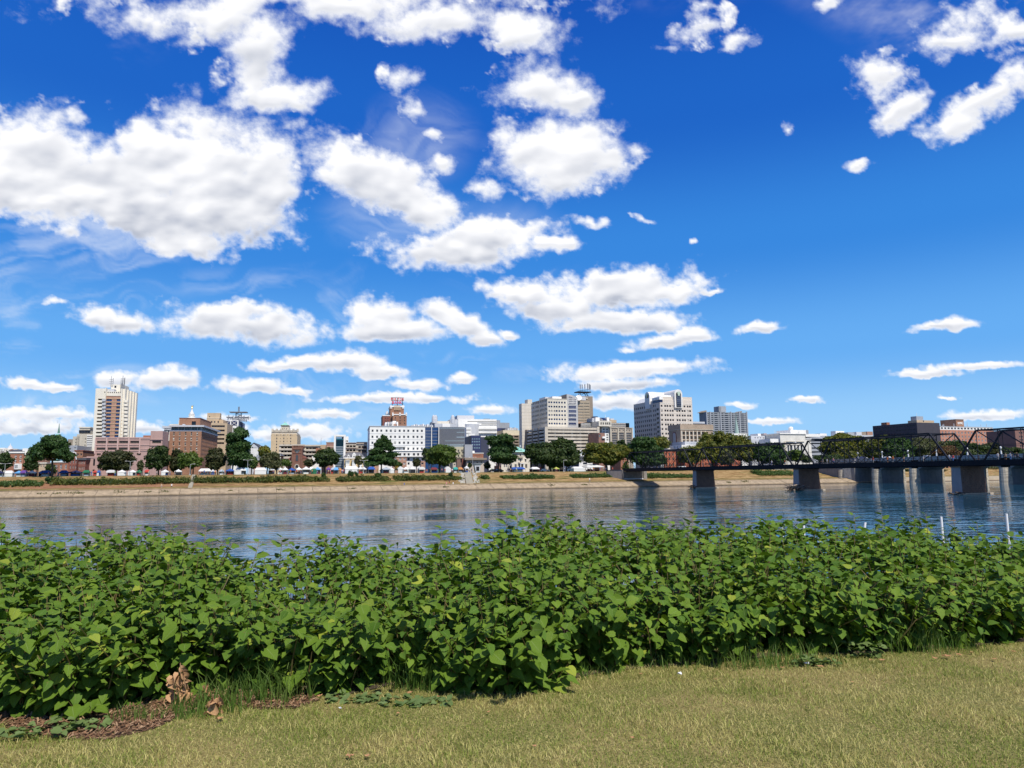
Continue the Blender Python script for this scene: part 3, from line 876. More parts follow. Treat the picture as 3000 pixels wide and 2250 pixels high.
# ---------------------------------------------------------------- left end
B = Bld('domed_building', 'cream building with a small pale cupola at the far left edge, behind the trees', 1, 75, V3 + 60)
B.block(0, 62, 925, white, d1=20); B.block(-160, 220, 943, cream, d1=25, front=[grid(rng(-120, 200, 9), [962], 12, 16)])
a, z = B.sz(75, 925); a2, zt = B.sz(75, 885); _, zs = B.sz(75, 862); r_ = (B.sz(105, 925)[0] - B.sz(45, 925)[0]) / 2
mb = MB(); c = B.W(a, 6, 0)
mb.lathe(c.x, c.y, [(r_ * 1.25, z - 2.5), (r_ * 1.25, z), (r_ * .95, z), (r_ * .9, z + 1), (r_ * .75, z + (zt - z) * .5), (r_ * .4, z + (zt - z) * .85), (.25, zt), (.12, zs)], 16)
B.mesh(mb, 'cupola', lgrey, True)

B = Bld('brick_row_house', 'red brick house with a dark slate roof and white bay window, at the left edge', 1, 95, V1)
B.block(95, 305, 994, brick, d1=14, front=[grid([200, 264], [1042, 1096], 28, 38, st=WB), grid([122, 262], [1190], 1, 1)], cap=(0.6, .3, white), rec=.25)
a0, z0 = B.sz(95, 990); a1, _ = B.sz(312, 990); zr = B.sz(150, 940)[1]
mb = MB(); mb.prism([B.W(a0 - .4, -.4, z0 + .6), B.W(a0 - .4, 7, zr), B.W(a0 - .4, 14.4, z0 + .6)], B.b * (a1 - a0 + .4)); B.mesh(mb, 'roof', slate)
for x0, x1 in ((316, 346), (85, 100)):
    a, z = B.sz(x0, 940); b_, _ = B.sz(x1, 940); B.boxm(a, b_, 3, 5, z0 - 8, z, brick, 'chimney')
a0, z1 = B.sz(180, 1128); a1, z0 = B.sz(275, 1200)
mb = MB(); pts = [B.W(a0, 0, z0), B.W(a0 + .8, -1.3, z0), B.W(a1 - .8, -1.3, z0), B.W(a1, 0, z0)]
mb.prism(pts, (0, 0, z1 - z0)); B.mesh(mb, 'bay_window', white)
for i in range(3):
    w_ = (a1 - a0 - 1.8) / 3; me = win_mesh(w_ * .8, (z1 - z0) * .6, W2)
    p = B.W(a0 + .95 + i * w_, -1.36, z0 + (z1 - z0) * .22); place('window', me, B.root, p - B.root.location, B.a)

B = Bld('brick_row_house', 'orange brick house with a broad white cornice, right of the slate roofed house', 1, 300, V1)
B.block(303, 470, 1015, brick4, d1=14, front=[grid([335, 380, 425], [1085, 1150], 22, 38, st=WB)], cap=(2.6, .4, white))
B.block(320, 440, 1000, lgrey, d0=2, d1=12, yb=1012)
B = Bld('tan_shopfront', 'low tan painted house between two trees behind the market', 1, 500, V1)
B.block(500, 590, 1128, tan, d1=12, front=[grid([525, 560], [1160], 14, 34, st=WB)], cap=(.5, .3, cream))

B = Bld('brick_mansion', 'dark red brick mansion with a curved white edged gable beside the beige tower', 1, 680, V1)
B.block(676, 880, 1112, brick, d1=12, front=[grid([718, 780, 843], [1170], 26, 56, st=('d', 'w', 1, 1, 0.2))], cap=(.4, .3, white))
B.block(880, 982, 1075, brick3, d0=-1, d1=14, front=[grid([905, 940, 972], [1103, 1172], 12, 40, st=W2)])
a0, z0 = B.sz(880, 1075, -1); a1, _ = B.sz(982, 1075, -1); zt = B.sz(945, 985, -1)[1]; ac = B.sz(945, 985, -1)[0]
poly = []
for i in range(13):
    f = i / 12
    q = a0 + (ac - .8 - a0) * (f ** .75); poly.append((q, z0 + (zt - z0) * (f ** 2.0)))
poly += [(ac + .8, zt)]
for i in range(1, 13):
    f = i / 12; q = ac + .8 + (a1 - ac - .8) * (f ** 1.3); poly.append((q, zt + (z0 - zt) * (1 - (1 - f) ** 2.0)))
mb = MB(); mb.prism([B.W(p[0], -1, p[1]) for p in poly], B.n * .6); B.mesh(mb, 'gable', brick3)
mb = MB()
for i in range(len(poly) - 1): mb.bar(B.W(poly[i][0], -1.1, poly[i][1]), B.W(poly[i + 1][0], -1.1, poly[i + 1][1]), .5, .25)
B.mesh(mb, 'coping', white)
B = Bld('brick_row_house', 'narrow shaded brick house with rows of slim white windows, right of the gabled mansion', 1, 985, V1)
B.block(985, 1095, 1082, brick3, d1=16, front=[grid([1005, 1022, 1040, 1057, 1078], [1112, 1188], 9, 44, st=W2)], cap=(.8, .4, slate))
B = Bld('brick_block', 'plain red brick block with two top windows behind the gabled mansion', 1, 955, V1 + 25)
B.block(955, 1062, 966, brick2, d1=16, front=[grid([996, 1038], [1010, 1065], 20, 26)], cap=(.4, .2, brick3))

B = Bld('beige_tower_block', 'pale beige stepped tower block with a rounded crown, left of the tall cream tower', 1, 930, V2 + 40)
B.block(935, 1018, 780, beige, d1=24, front=[grid([972, 1002], [818, 858, 893], 10, 22)])
B.block(985, 1190, 752, beige, d1=22, front=[grid([1005], [812, 852, 893, 935], 10, 16), grid([1092], [812, 852, 893, 935, 975, 1015, 1055], 11, 18), grid([1125], [850], 8, 10)])
B.block(1018, 1152, 672, beige, d0=1, d1=18, yb=760, cap=(.6, .3, cream))
a0, z0 = B.sz(1018, 700, 1); a1, z1 = B.sz(1152, 735, 1)
for i in range(7):
    q = a0 + (a1 - a0) * (i + .5) / 7; B.boxm(q - .5, q + .5, .6, 1.1, z1, z0, glass_mat('glass_dark', (.1, .1, .1)), 'niche')
for j in range(11):
    y = 770 + j * 26.5; a0, z = B.sz(1122, y); a1, _ = B.sz(1190, y)
    B.boxm(a0, a1, -1.4, 0, z - .35, z + .35, white2, 'balcony')
B = Bld('grey_roof_building', 'low grey roofed building in front of the stepped beige block', 1, 900, V2)
B.block(880, 990, 895, grey, d1=20, front=[grid([960], [935], 28, 30, st=('g', 'w', 1, 1, 0))]); B.block(870, 935, 815, brown, d0=40, d1=50)

# ---------------------------------------------------------------- tall cream tower
B = Bld('apartment_tower', 'tall cream apartment tower with brick centre and roof masts, left part of the skyline', 1, 1225, V2 + 20, 12.5, yref=300)
ys = rng(307, 777, 11)
cb = mat('tower_cream', (0.74, 0.69, 0.58), .8, .05, .2, streak=.08)
B.block(1225, 1362, 165, cb, d1=24, front=[grid([1296], ys, 88, 20, st=('k', 'y', 0, 0, 0)), grid([1342], [215], 16, 18)], rec=1.3)
for y in ys:
    a0, z = B.sz(1312, y + 24); a1, _ = B.sz(1358, y + 24)
    B.boxm(a0, a1, -1.1, -.02, z, z + 1.0, lgrey, 'balcony')
    me = win_mesh(2.2, 1.9, W2)
ys2 = rng(271, 779, 12)
B.block(1362, 1562, 262, brick4, d0=.5, d1=22, front=[grid([1399], ys2, 70, 26, st=('b', 'k', 2, 0, 0)), grid([1527], ys2, 64, 26, st=('b', 'k', 1, 0, 0))], blinds=0) if False else \
B.block(1362, 1562, 262, brick4, d0=.5, d1=22, front=[grid([1399], ys2, 70, 26, st=('b', 'k', 2, 0, 0)), grid([1527], ys2, 64, 26, st=('b', 'k', 1, 0, 0))])
for y in ys2: B.band(1362, 1562, y + 20, y + 27, tan, d=.35, t=.2)
B.block(1362, 1562, 205, cb, d0=.3, d1=22, yb=261, front=[grid(rng(1382, 1545, 7), [218], 14, 14)])
B.band(1355, 1365, 160, 790, cb, d=-.6, t=1.2, name='pier'); B.band(1556, 1572, 170, 790, cb, d=-.6, t=1.2, name='pier')
for y in rng(297, 765, 11):      # rounded corner balconies
    a0, z = B.sz(1572, y + 40); a1, _ = B.sz(1632, y + 40); c = (a0 + a1) / 2; r_ = (a1 - a0) / 2
    mb = MB(); P = B.W(c, 1.0, 0)
    mb.lathe(P.x, P.y, [(r_ * 1.0, z - .35), (r_ * 1.0, z - .1), (r_ * .96, z + .9), (r_ * .9, z + .9)], 14); B.mesh(mb, 'balcony', cb if y != 600 else white)
B.block(1572, 1606, 172, cb, d0=.4, d1=3.6); B.block(1606, 1648, 180, cb, d0=3, d1=4.6)
for i, (x0, x1, yt) in enumerate(((1650, 1683, 196), (1685, 1718, 209), (1720, 1750, 222))):
    B.block(x0 + 6, x1, yt, cb, d0=4.8 + i * 1.9, d1=7 + i * 1.9)
    a0, zt = B.sz(x0 - 4, yt + 60, 5 + i * 1.9)
    zb_ = B.sz(x0, 790)[1]
    B.boxm(a0 - .3, a0 + .45, 4.72 + i * 1.9, 6 + i * 1.9, zb_, zt, deck_d, 'balcony_shade_strip')  # dark strip stands in for the shade in the slot between fins
    for y in ys: z = B.sz(x0, y + 20, 5 + i * 1.9)[1]; B.boxm(a0 - .3, a0 + .5, 4.5 + i * 1.9, 4.9 + i * 1.9, z, z + .9, lgrey, 'balcony')
B.block(1420, 1575, 115, cb, d0=6, d1=16, yb=205, front=[grid([1475], [145], 26, 30)])
B.block(1370, 1460, 172, lgrey, d0=2, d1=8, yb=205)
mast(B, 1427, 8, 150, .16, 5, cross=3); mast(B, 1575, 0, 175, .22, 5, cross=5); mast(B, 1560, 90, 175, .3, 5); mast(B, 1548, 60, 175, .12, 5)

# ---------------------------------------------------------------- pink office
B = Bld('pink_office', 'long dusty pink office building at the foot of the tall tower', 1, 1222, V1 + 8, 12.5, yref=1000)
st = ('n', 'n', 5, 0, 0)
B.block(1222, 1920, 790, pink, d1=40, front=[grid([1298, 1440, 1582, 1723, 1862], [853, 938], 116, 33, st=st), grid([1262, 1775], [1010], 55, 28, st=st), grid([1300, 1790], [1205], 70, 22, st=st)], rec=.5)
for x in (1226, 1369, 1511, 1652, 1793): B.band(x - 8, x + 8, 800, 1000, pink2, d=-.3, t=.29, name='pier')
for y in (800, 885, 965): B.band(1222, 1915, y, y + 6, pink2, d=-.2, t=.19)
B.block(1108, 1262, 1035, pink, d0=-4, d1=12, front=[grid([1135, 1203, 1247], [1112], 24, 86, st=('d', 'k', 0, 2, 0)), grid([1128, 1197, 1270 - 20], [1215], 26, 22, st=st)], rec=.5)
B.band(1108, 1262, 1050, 1056, pink2, d=-4.2, t=.19)
B2 = B; B2.k = 2
B.block(293, 462, 628, pink, d0=.2, d1=40, front=[grid([373], [782], 122, 35, st=st)], sd='R', dx=545, rec=.5)
B.block(462, 463, 700, pink, d0=.2, d1=1)
for y in (740, 822, 880): B.band(150, 462, y, y + 7, pink2, d=-.2, t=.19)
B.block(188, 292, 690, brick, d0=18, d1=28)
B.k = 1

# ---------------------------------------------------------------- capitol dome and classical wing
B = Bld('capitol_dome', 'white domed lantern with a gilded statue rising behind the brick hotel', 2, 825, V4 + 100)
c_ = lambda x, y: B.sz(x, y)
a, _ = c_(828, 440); Rr = (c_(905, 440)[0] - c_(755, 440)[0]) / 2
zz = lambda y: B.sz(828, y)[1]; P = B.W(a, 10, 0)
mb = MB(); mb.lathe(P.x, P.y, [(Rr * 1.35, zz(640)), (Rr * 1.35, zz(470)), (Rr * 1.2, zz(455)), (Rr * .95, zz(435)), (Rr * .55, zz(426)), (Rr * .55, zz(424))], 24); B.mesh(mb, 'dome', mat('dome_green_white', (0.62, 0.66, 0.62), .7), True)
mb = MB(); mb.lathe(P.x, P.y, [(Rr * .53, zz(426)), (Rr * .53, zz(412)), (Rr * .47, zz(410)), (Rr * .47, zz(385)), (Rr * .5, zz(384)), (Rr * .5, zz(376)), (Rr * .42, zz(374)), (Rr * .34, zz(360)), (Rr * .30, zz(357)), (Rr * .14, zz(325)), (Rr * .10, zz(312)), (Rr * .13, zz(308)), (.4, zz(303))], 16); B.mesh(mb, 'lantern', white2)
mb = MB(); mb.lathe(P.x, P.y, [(.7, zz(303)), (.95, zz(296)), (.6, zz(285)), (.9, zz(278)), (.45, zz(270)), (.5, zz(266)), (.2, zz(261))], 8); mb.tube([(P.x, P.y, zz(280)), (P.x + 1.6, P.y, zz(262))], .2, 5); B.mesh(mb, 'statue', mat('gilt', (0.75, 0.55, 0.2), .35, metal=.6))
for k in range(10):
    an = k * math.pi / 5; mb = MB(); mb.tube([(P.x + Rr * .5 * math.cos(an), P.y + Rr * .5 * math.sin(an), zz(411)), (P.x + Rr * .5 * math.cos(an), P.y + Rr * .5 * math.sin(an), zz(386))], .35, 6); B.mesh(mb, 'column', white2)
B = Bld('classical_wing', 'pale stone classical building with a dentilled cornice, half hidden left of the brick hotel', 2, 470, V3 + 120)
B.block(478, 570, 590, cream, d1=30, front=[grid([540], [650], 16, 60)], cap=(1.6, 1.2, lgrey)); B.block(565, 690, 548, cream, d0=3, d1=25, cap=(.8, .4, cream)); B.block(680, 700, 480, cream, d0=3, d1=20)
for i in range(11):
    a0, z = B.sz(482 + i * 8.2, 592); B.boxm(a0, a0 + .6, -.9, 0, z - 1.2, z - .2, lgrey, 'dentil')

# ---------------------------------------------------------------- brick hotel with glass top floor
B = Bld('brick_hotel', 'broad brown brick hotel with a teal glazed top floor and flat roof slab', 2, 1000, V1 + 18, 12.8, yref=800)
ysb = [665, 736, 806, 878, 948]
B.block(556, 998, 632, brick2, front=[grid([613, 695, 777, 857, 937], ysb, 20, 42, st=('d', 'c', 0, 1, 0), blinds=.4)], sd='R', dx=1224, side=[grid(rng(1012, 1212, 17), [690, 745, 800, 858, 915, 975], 4.5, 40, st=('d', 'n', 0, 0, 0))], rec=.3)
for y in ysb:
    for x in (613, 695, 777, 857, 937): B.band(x - 13, x + 13, y + 24, y + 30, beige, d=-.12, t=.11, name='sill')
a0, z0 = B.sz(556, 632); a1, _ = B.sz(998, 632); z1 = B.sz(556, 572)[1]; dd = B.dz(1224, 700, a1)[0]
B.boxm(a0 + .6, a1 - .5, .8, dd - .5, z0, z1, glass_mat('glass_top', (.03, .13, .15), .05), 'glazing')
for i in range(19):
    q = a0 + .6 + (a1 - a0 - 1.1) * i / 18; B.boxm(q - .1, q + .1, .55, .9, z0, z1, white2 if i % 4 == 0 else steel, 'mullion')
for i in range(13):
    q = .8 + (dd - 1.3) * i / 12; B.boxm(a1 - .55, a1 - .2, q - .15, q + .15, z0, z1, white2, 'mullion')
B.boxm(a0 - .1, a1 + .1, -.1, dd + .1, z0 + .003, z0 + .55, lgrey, 'ledge')
zt = B.sz(556, 548)[1]; B.boxm(a0 - .3, a1 + 1.2, -1.4, dd + .3, z1 + .003, zt, lgrey, 'roof_slab')
B.block(690, 982, 452, brick2, d0=4, yb=549, sd='R', dx=1134, front=[grid([890], [522], 60, 56, st=('d', 'k', 0, 0, 0))], cap=(.25, .15, brick3))
B.block(732, 764, 532, lgrey, d0=2, d1=4, yb=552)

B = Bld('tan_office', 'tan office building with long dark window bands behind the brick hotel', 2, 1135, V2 + 20, 13, yref=700)
B.block(1135, 1356, 520, tan, sd='R', dx=1432, front=[grid([1228], [563, 622, 681, 740, 798], 186, 26, st=('d', 'n', 4, 0, 0))], rec=.5)
B.block(1070, 1240, 452, tan, d0=8, d1=26, yb=640, front=[grid([1138, 1180, 1228], [503], 20, 26)], cap=(.2, .1, cream)); B.block(1078, 1255, 378, tan, d0=9, yb=455, sd='R', dx=1275, front=[grid([1110], [430], 14, 14)]); B.block(1240, 1300, 470, tan, d0=9, d1=24, yb=640)
B = Bld('blue_crossed_building', 'white framed building with dark blue crossed panels under a radio mast', 2, 1410, V2 + 60, 13, yref=520)
B.block(1305, 1510, 478, white, sd='R', dx=1576)
for x0, x1 in ((1312, 1392), (1412, 1492)):
    a0, z1 = B.sz(x0, 487); a1, z0 = B.sz(x1, 552)
    B.boxm(a0, a1, -.12, -.02, z0, z1, dkblue, 'panel')
    for p, q in (((a0, z0), (a1, z1)), ((a0, z1), (a1, z0))):
        mb = MB(); mb.bar(B.W(p[0], -.25, p[1]), B.W(q[0], -.25, q[1]), .35, .2); B.mesh(mb, 'brace', white)
a1 = B.sz(1510, 500)[0]
for i in range(8):
    B.boxm(a1 + .02, a1 + .3, 2 + i * 3.2, 2.8 + i * 3.2, B.zb + 10, B.sz(1510, 485)[1], dkblue, 'panel')
z0 = B.sz(1480, 478)[1]; zt = B.sz(1480, 272)[1]; a = B.sz(1482, 478)[0]
an = empty('radio_mast', B.W(a, 8, z0), 'lattice radio mast with antenna rings on the blue and white building', 'antenna')
for k, (y0, y1, hw) in enumerate(((478, 440, 4.3), (440, 350, 1.6), (350, 275, .35))):
    za, zb2 = B.sz(1480, y0)[1], B.sz(1480, y1)[1]
    mb = MB()
    for sx in (-1, 1):
        for sy in (-1, 1): mb.tube([B.W(a + sx * hw, 8 + sy * hw, za), B.W(a + sx * hw * .9, 8 + sy * hw * .9, zb2)], .16 if k < 2 else .1, 5)
    if k < 2:
        for i in range(4):
            f0, f1 = i / 4, (i + 1) / 4
            for sy in (-1, 1): mb.tube([B.W(a + (-1) ** i * hw, 8 + sy * hw, za + (zb2 - za) * f0), B.W(a - (-1) ** i * hw, 8 + sy * hw, za + (zb2 - za) * f1)], .11, 4)
    mb.obj('lattice', steel, an)
for y, hw, n_ in ((427, 6.6, 10), (354, 5.0, 0)):
    z = B.sz(1480, y)[1]; B2m = MB(); B2m.box(a - hw, a + hw, 5, 11, z - .25, z + .25, 0, lambda p, q, r0: B.W(p, q, r0)); B2m.obj('platform', steel, an)
    for i in range(n_):
        q = a - hw + 2 * hw * i / (n_ - 1); mb = MB(); dq = 4.6 if i % 2 else 11.2
        h_ = random.uniform(.7, 1.5); mb.box(q - .18, q + .18, dq, dq + .4, z - h_, z + h_, 0, lambda p, q_, r0: B.W(p, q_, r0)); mb.obj('antenna_panel', steel if i % 3 else white, an)
mb = MB(); mb.tube([B.W(a, 8, B.sz(1480, 350)[1]), B.W(a, 8, zt)], .15, 5); mb.obj('whip', steel, an)

B = Bld('pediment_building', 'grey stone building with a pediment and tall columns right of the tallest dark tree', 2, 1690, V1 + 12, 13)
B.block(1660, 1790, 862, lgrey, d1=24, front=[grid(rng(1680, 1775, 5), [915], 12, 80, st=('d', 'g', 0, 2, 0))], rec=.8); B.block(1770, 1840, 838, lgrey, d0=10, d1=24)
gable_front(B, 1655, 1795, 862, 796, lgrey, d0=-.6, d1=22, rm=slate)
B.block(1760, 1850, 958, grey, d0=-6, d1=-1, front=[grid([1795], [1005], 26, 34, st=W2)]); B.block(1730, 1860, 1045, brick4, d0=-7, d1=-6.2)
for i in range(5):
    a, z0 = B.sz(1690 + i * 20, 955); z1 = B.sz(1690, 868)[1]; mb = MB(); mb.tube([B.W(a, -.5, z0 - 1), B.W(a, -.5, z1)], .4, 8); B.mesh(mb, 'column', white2)

# ---------------------------------------------------------------- region 3
B = Bld('deco_hotel', 'cream brick tower block with battlements and a small green pyramid roof', 3, 160, V3 + 80, 13, yref=800)
tb = mat('deco_cream', (0.56, 0.43, 0.27), .85, .07); tp = mat('deco_trim', (0.56, 0.50, 0.40), .85, .1)
B.block(163, 527, 668, tb, d1=40, front=[grid([242, 340, 436], [690, 733, 775, 817, 858, 898], 13, 24, skip=[(0, 0)] if 0 else ()), grid([292, 388], [686, 735, 772], 7, 12)])
B.block(168, 522, 645, tp, d0=.6, d1=39, yb=669)
for i in range(19):
    a0, z = B.sz(166 + i * 19.3, 645); B.boxm(a0, a0 + 1.5, .2, 1.4, z, z + (1.5 if i % 3 else 2.6), tp, 'merlon')
for x in (163, 215, 268, 315, 365, 412, 462, 518): B.band(x, x + 8, 664, 690, tp, d=-.3, t=.29, name='pier')
B.block(297, 410, 575, tp, d0=14, d1=28, yb=646, front=[grid([325, 352, 380], [598], 9, 26)])
B.block(303, 403, 556, tp, d0=15, d1=27, yb=576, cap=(.5, .5, tp))
a0, z0 = B.sz(300, 556, 14); a1, _ = B.sz(402, 556, 14); zr = B.sz(350, 506, 20)[1]; hip(B, a0, a1, 14, 28, z0 + .5, zr, copper, ov=.4)
mast(B, 352, 498, 512, .35, 20, 'finial', tp)
B.block(418, 477, 606, white, d0=12, d1=24, yb=646)
B = Bld('mansard_house', 'tan house with a steep white trimmed roof partly behind the yellowing tree', 3, 150, V1 + 16, 13)
B.block(165, 300, 975, tb, d1=14, front=[grid([215, 255], [1000], 14, 30, st=W2)])
a0, z0 = B.sz(155, 975); a1, _ = B.sz(312, 975); zr = B.sz(200, 935)[1]; hip(B, a0, a1, 0, 14, z0, zr, slate, ridge=(a1 - a0) * .7)
for x in (235, 262, 288):
    mb = MB(); a, z = B.sz(x, 938); a2, z2 = B.sz(x + 14, 1060); mb.bar(B.W(a, -1.2, z), B.W(a2, -1.2, z2), .45, .3); B.mesh(mb, 'trim', white)
B = Bld('parking_garage', 'long cream banded parking garage behind the brown church tower', 3, 275, V2, 13, yref=900)
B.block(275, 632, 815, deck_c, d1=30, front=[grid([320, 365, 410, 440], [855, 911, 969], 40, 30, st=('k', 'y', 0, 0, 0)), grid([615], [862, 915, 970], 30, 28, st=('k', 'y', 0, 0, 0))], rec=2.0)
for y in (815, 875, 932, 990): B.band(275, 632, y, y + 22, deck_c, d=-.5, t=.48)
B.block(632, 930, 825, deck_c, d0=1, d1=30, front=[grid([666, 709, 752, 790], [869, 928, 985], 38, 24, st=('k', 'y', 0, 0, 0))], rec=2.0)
for y in (820, 885, 940): B.band(600, 850, y, y + 20, deck_c, d=.4, t=.5)
B.block(850, 935, 820, tan, d0=.8, d1=20); mast(B, 857, 725, 815, .12, 3, 'light_pole')
B = Bld('brick_block', 'pinkish brick block beside the teal glass stair tower', 3, 930, V1 + 40, 13)
B.block(930, 1055, 790, mat('rose_brick', (0.33, 0.19, 0.15), .85, .1), d1=22, cap=(.25, .2, tan)); B.band(930, 1055, 840, 850, tan)
B.block(785, 860, 868, brick, d0=-10, d1=4); B.block(735, 860, 975, white, d0=-16, d1=-8)
B = Bld('church', 'brown brick church with a battlemented square tower and arched window', 3, 450, V1, 13, yref=1000)
chb = brick_mat('church_brick', (0.24, 0.12, 0.085), (0.26, 0.17, 0.13))
B.block(455, 597, 875, chb, d1=9, front=[])
B.block(450, 602, 858, chb, d0=-.3, d1=9.3, yb=885)
for i in range(7):
    a0, z = B.sz(452 + i * 22, 858); B.boxm(a0, a0 + 1.3, -.3, .6, z, z + .9, chb, 'merlon')
for x in (457, 590): B.band(x - 7, x + 7, 885, 1140, chb, d=-.45, t=.44, name='buttress')
B.band(457, 595, 936, 941, brick3, d=-.2, t=.19)


def arch_win(B, x, yt, yb, w, m, fm, d=-.06, name='arched_window', pointed=True):
    a0, z0 = B.sz(x - w / 2, yb); a1, z1 = B.sz(x + w / 2, yt); c = (a0 + a1) / 2; hw = (a1 - a0) / 2
    zs = z1 - hw * (1.3 if pointed else 1.0)
    for ex, dd, mm, nm in ((0.35, d, fm, 'surround'), (0, d - .08, m, name)):
        poly = [(c - hw - ex, z0 - ex), (c + hw + ex, z0 - ex), (c + hw + ex, zs)]
        for i in range(1, 8):
            t_ = i / 8 * math.pi; poly.append((c + (hw + ex) * math.cos(t_), zs + (z1 - zs + ex) * math.sin(t_)))
        poly.append((c - hw - ex, zs))
        mb = MB(); mb.prism([B.W(p, dd, z) for p, z in poly], B.n * .5); B.mesh(mb, nm, mm)


arch_win(B, 521, 960, 1045, 38, glass_mat('church_glass', (.12, .14, .15), .2), brick3)
arch_win(B, 520, 1098, 1140, 42, black, beige, pointed=False, name='door')
a, z = B.sz(523, 905); 
for da, dz_ in ((-.6, 0), (.6, 0), (0, .7), (0, -.7)):
    mb = MB(); mb.prism([B.W(a + da + .5 * math.cos(q), -.1, z + dz_ + .5 * math.sin(q)) for q in rng(0, 5.24, 6)], B.n * .3); B.mesh(mb, 'rose_light', glass_mat('church_glass', (0, 0, 0)))
B.block(380, 455, 1022, chb, d0=2, d1=30); B.block(597, 655, 1000, chb, d0=2, d1=30)
for xa, ya, xb, yb2 in ((378, 1025, 460, 968), (658, 1005, 592, 962)):
    a0, z0 = B.sz(xa, ya, 1.5); a1, z1 = B.sz(xb, yb2, 1.5)
    mb = MB(); mb.prism([B.W(a0, 1.9, z0 - .1), B.W(a1, 1.9, z0 - .1), B.W(a1, 1.9, z1)], B.n * 28); B.mesh(mb, 'nave_roof', brick3)
arch_win(B, 422, 1050, 1085, 22, glass_mat('church_glass', (0, 0, 0)), beige)
B = Bld('glass_stair_tower', 'slim teal glass tower in a white frame', 3, 1055, V1 + 4, 13, yref=900)
a0, z1 = B.sz(1062, 742); a1, _ = B.sz(1170, 742); z0 = B.zb
B.block(1055, 1180, 730, steel, d0=.6, d1=16)
B.boxm(a0, a1, 0, .55, z0, z1, glass_mat('glass_stair', (.015, .14, .19), .06, .1), 'glazing')
for i in range(30):
    z = z0 + (z1 - z0) * i / 30; B.boxm(a0, a1, -.2, -.01, z, z + .22, (lgrey if i % 2 else steel) if i < 24 else glass_mat('glass_teal', (0, 0, 0)), 'mullion')
B.boxm(a1, a1 + .9, -.4, 8, z0, z1 + 1.2, white, 'frame'); B.boxm(a0 - .9, a0, -.4, 8, z0, z1 + 1.2, white, 'frame'); B.boxm(a0 - .9, a1 + .9, -.4, 8, z1 + 1.21, z1 + 2.1, white, 'frame')
B = Bld('parking_garage', 'cream and brown garage between the glass stair tower and the white building', 3, 1185, V2 - 10, 13, yref=900)
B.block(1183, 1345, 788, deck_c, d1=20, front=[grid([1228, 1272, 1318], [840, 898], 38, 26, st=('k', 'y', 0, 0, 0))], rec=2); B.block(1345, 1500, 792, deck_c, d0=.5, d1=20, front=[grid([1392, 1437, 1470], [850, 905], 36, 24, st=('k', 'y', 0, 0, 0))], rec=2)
for y in (790, 862, 920): B.band(1183, 1500, y, y + 12, mat('brown_band', (.2, .15, .13), .9), d=-.3, t=.28)
B.block(1145, 1237, 705, white, d0=4, d1=14, yb=790, front=[grid([1195, 1220], [770], 22, 20)]); B.block(1148, 1190, 712, black, d0=3, d1=3.8, yb=780); B.block(1350, 1500, 780, slate, d0=4, d1=18, yb=792)
B = Bld('yellow_house', 'yellow house with a grey mansard roof and white gabled dormers', 3, 1180, V1, 13, yref=1060)
yel = mat('yellow_paint', (0.62, 0.47, 0.25), .8, .06)
B.block(1178, 1450, 1012, yel, d1=12, cap=(.5, .5, white))
a0, z0 = B.sz(1176, 1010); a1, _ = B.sz(1450, 1010); zr = B.sz(1240, 922)[1]; hip(B, a0, a1, 0, 12, z0 + .5, zr, mat('grey_shingle', (.14, .14, .15), .85, .2, 2.0), ridge=(a1 - a0) * .66)
for x, w, yt in ((1238, 36, 955), (1315, 62, 925), (1388, 34, 955)):
    gable_front(B, x - w / 2, x + w / 2, 975 if w < 50 else 960, yt, white, d0=-.6, d1=4); B.block(x - w / 2 + 3, x + w / 2 - 3, 975 if w < 50 else 960, white, d0=-.5, d1=3, yb=1008, front=[grid([x - 8, x + 8] if w > 50 else [x], [990], 12, 26, st=('d', 'w', 0, 1, 0))])
for x0, x1 in ((1200, 1252), (1288, 1345), (1380, 1430)):
    B.block(x0, x1, 1038, white, d0=-1.4, d1=.5, yb=1120, front=[grid(rng(x0 + 11, x1 - 11, 3), [1065], 11, 36, st=('p', 'w', 0, 1, 0))], cap=(.3, .2, white))

# ---------------------------------------------------------------- white office block
B = Bld('white_office', 'broad white office block with six rows of small square windows', 4, 118, V1 + 6, 13.2, yref=700)
xs = [158, 226, 287, 364, 427, 491, 557, 622, 684, 761, 820, 884]; ww = ('d', 'g', 0, 1, 0)
B.block(118, 932, 500, white, sd='L', d1=32, front=[grid(xs, [562, 652, 740], 29, 34, st=ww, blinds=.25), grid(xs[5:], [828], 29, 34, st=ww, blinds=.2), grid([496, 565, 629, 690, 768, 829, 893], [912, 980, 1046], 29, 34, st=('d', 'k', 1, 1, 0), skip=[(0, 1), (1, 1), (2, 1), (0, 2), (1, 2), (2, 2), (6, 2)])], side=[grid(rng(76, 112, 4), [600, 660, 720, 780, 840], 3, 24)], cap=(.35, .25, lgrey), rec=.3)
for y in (603, 690, 775): B.band(118, 932, y, y + 2.5, lgrey, d=-.1, t=.09)
B.block(470, 932, 858, white2, d0=-1.2, d1=-.02, yb=948, front=[grid([496, 565, 629, 690, 768, 829, 893], [912], 29, 36, st=('d', 'k', 1, 1, 0))], rec=.3)
for y in (856, 940): B.band(470, 932, y, y + 6, white, d=-1.6, t=.38)
B.block(460, 660, 955, brick4, d0=-1.3, d1=-.05, front=[grid([492, 567, 627], [980, 1046], 30, 32, st=('g', 'w', 1, 1, 0))], rec=.3); B.block(870, 935, 1010, brick4, d0=-1.3, d1=-.05, front=[grid([892], [1044], 32, 26)]); B.block(118, 250, 1070, brick4, d0=-1.3, d1=-.05)
B.band(480, 640, 797, 803, grey, d=-1.0, t=.98, name='canopy')
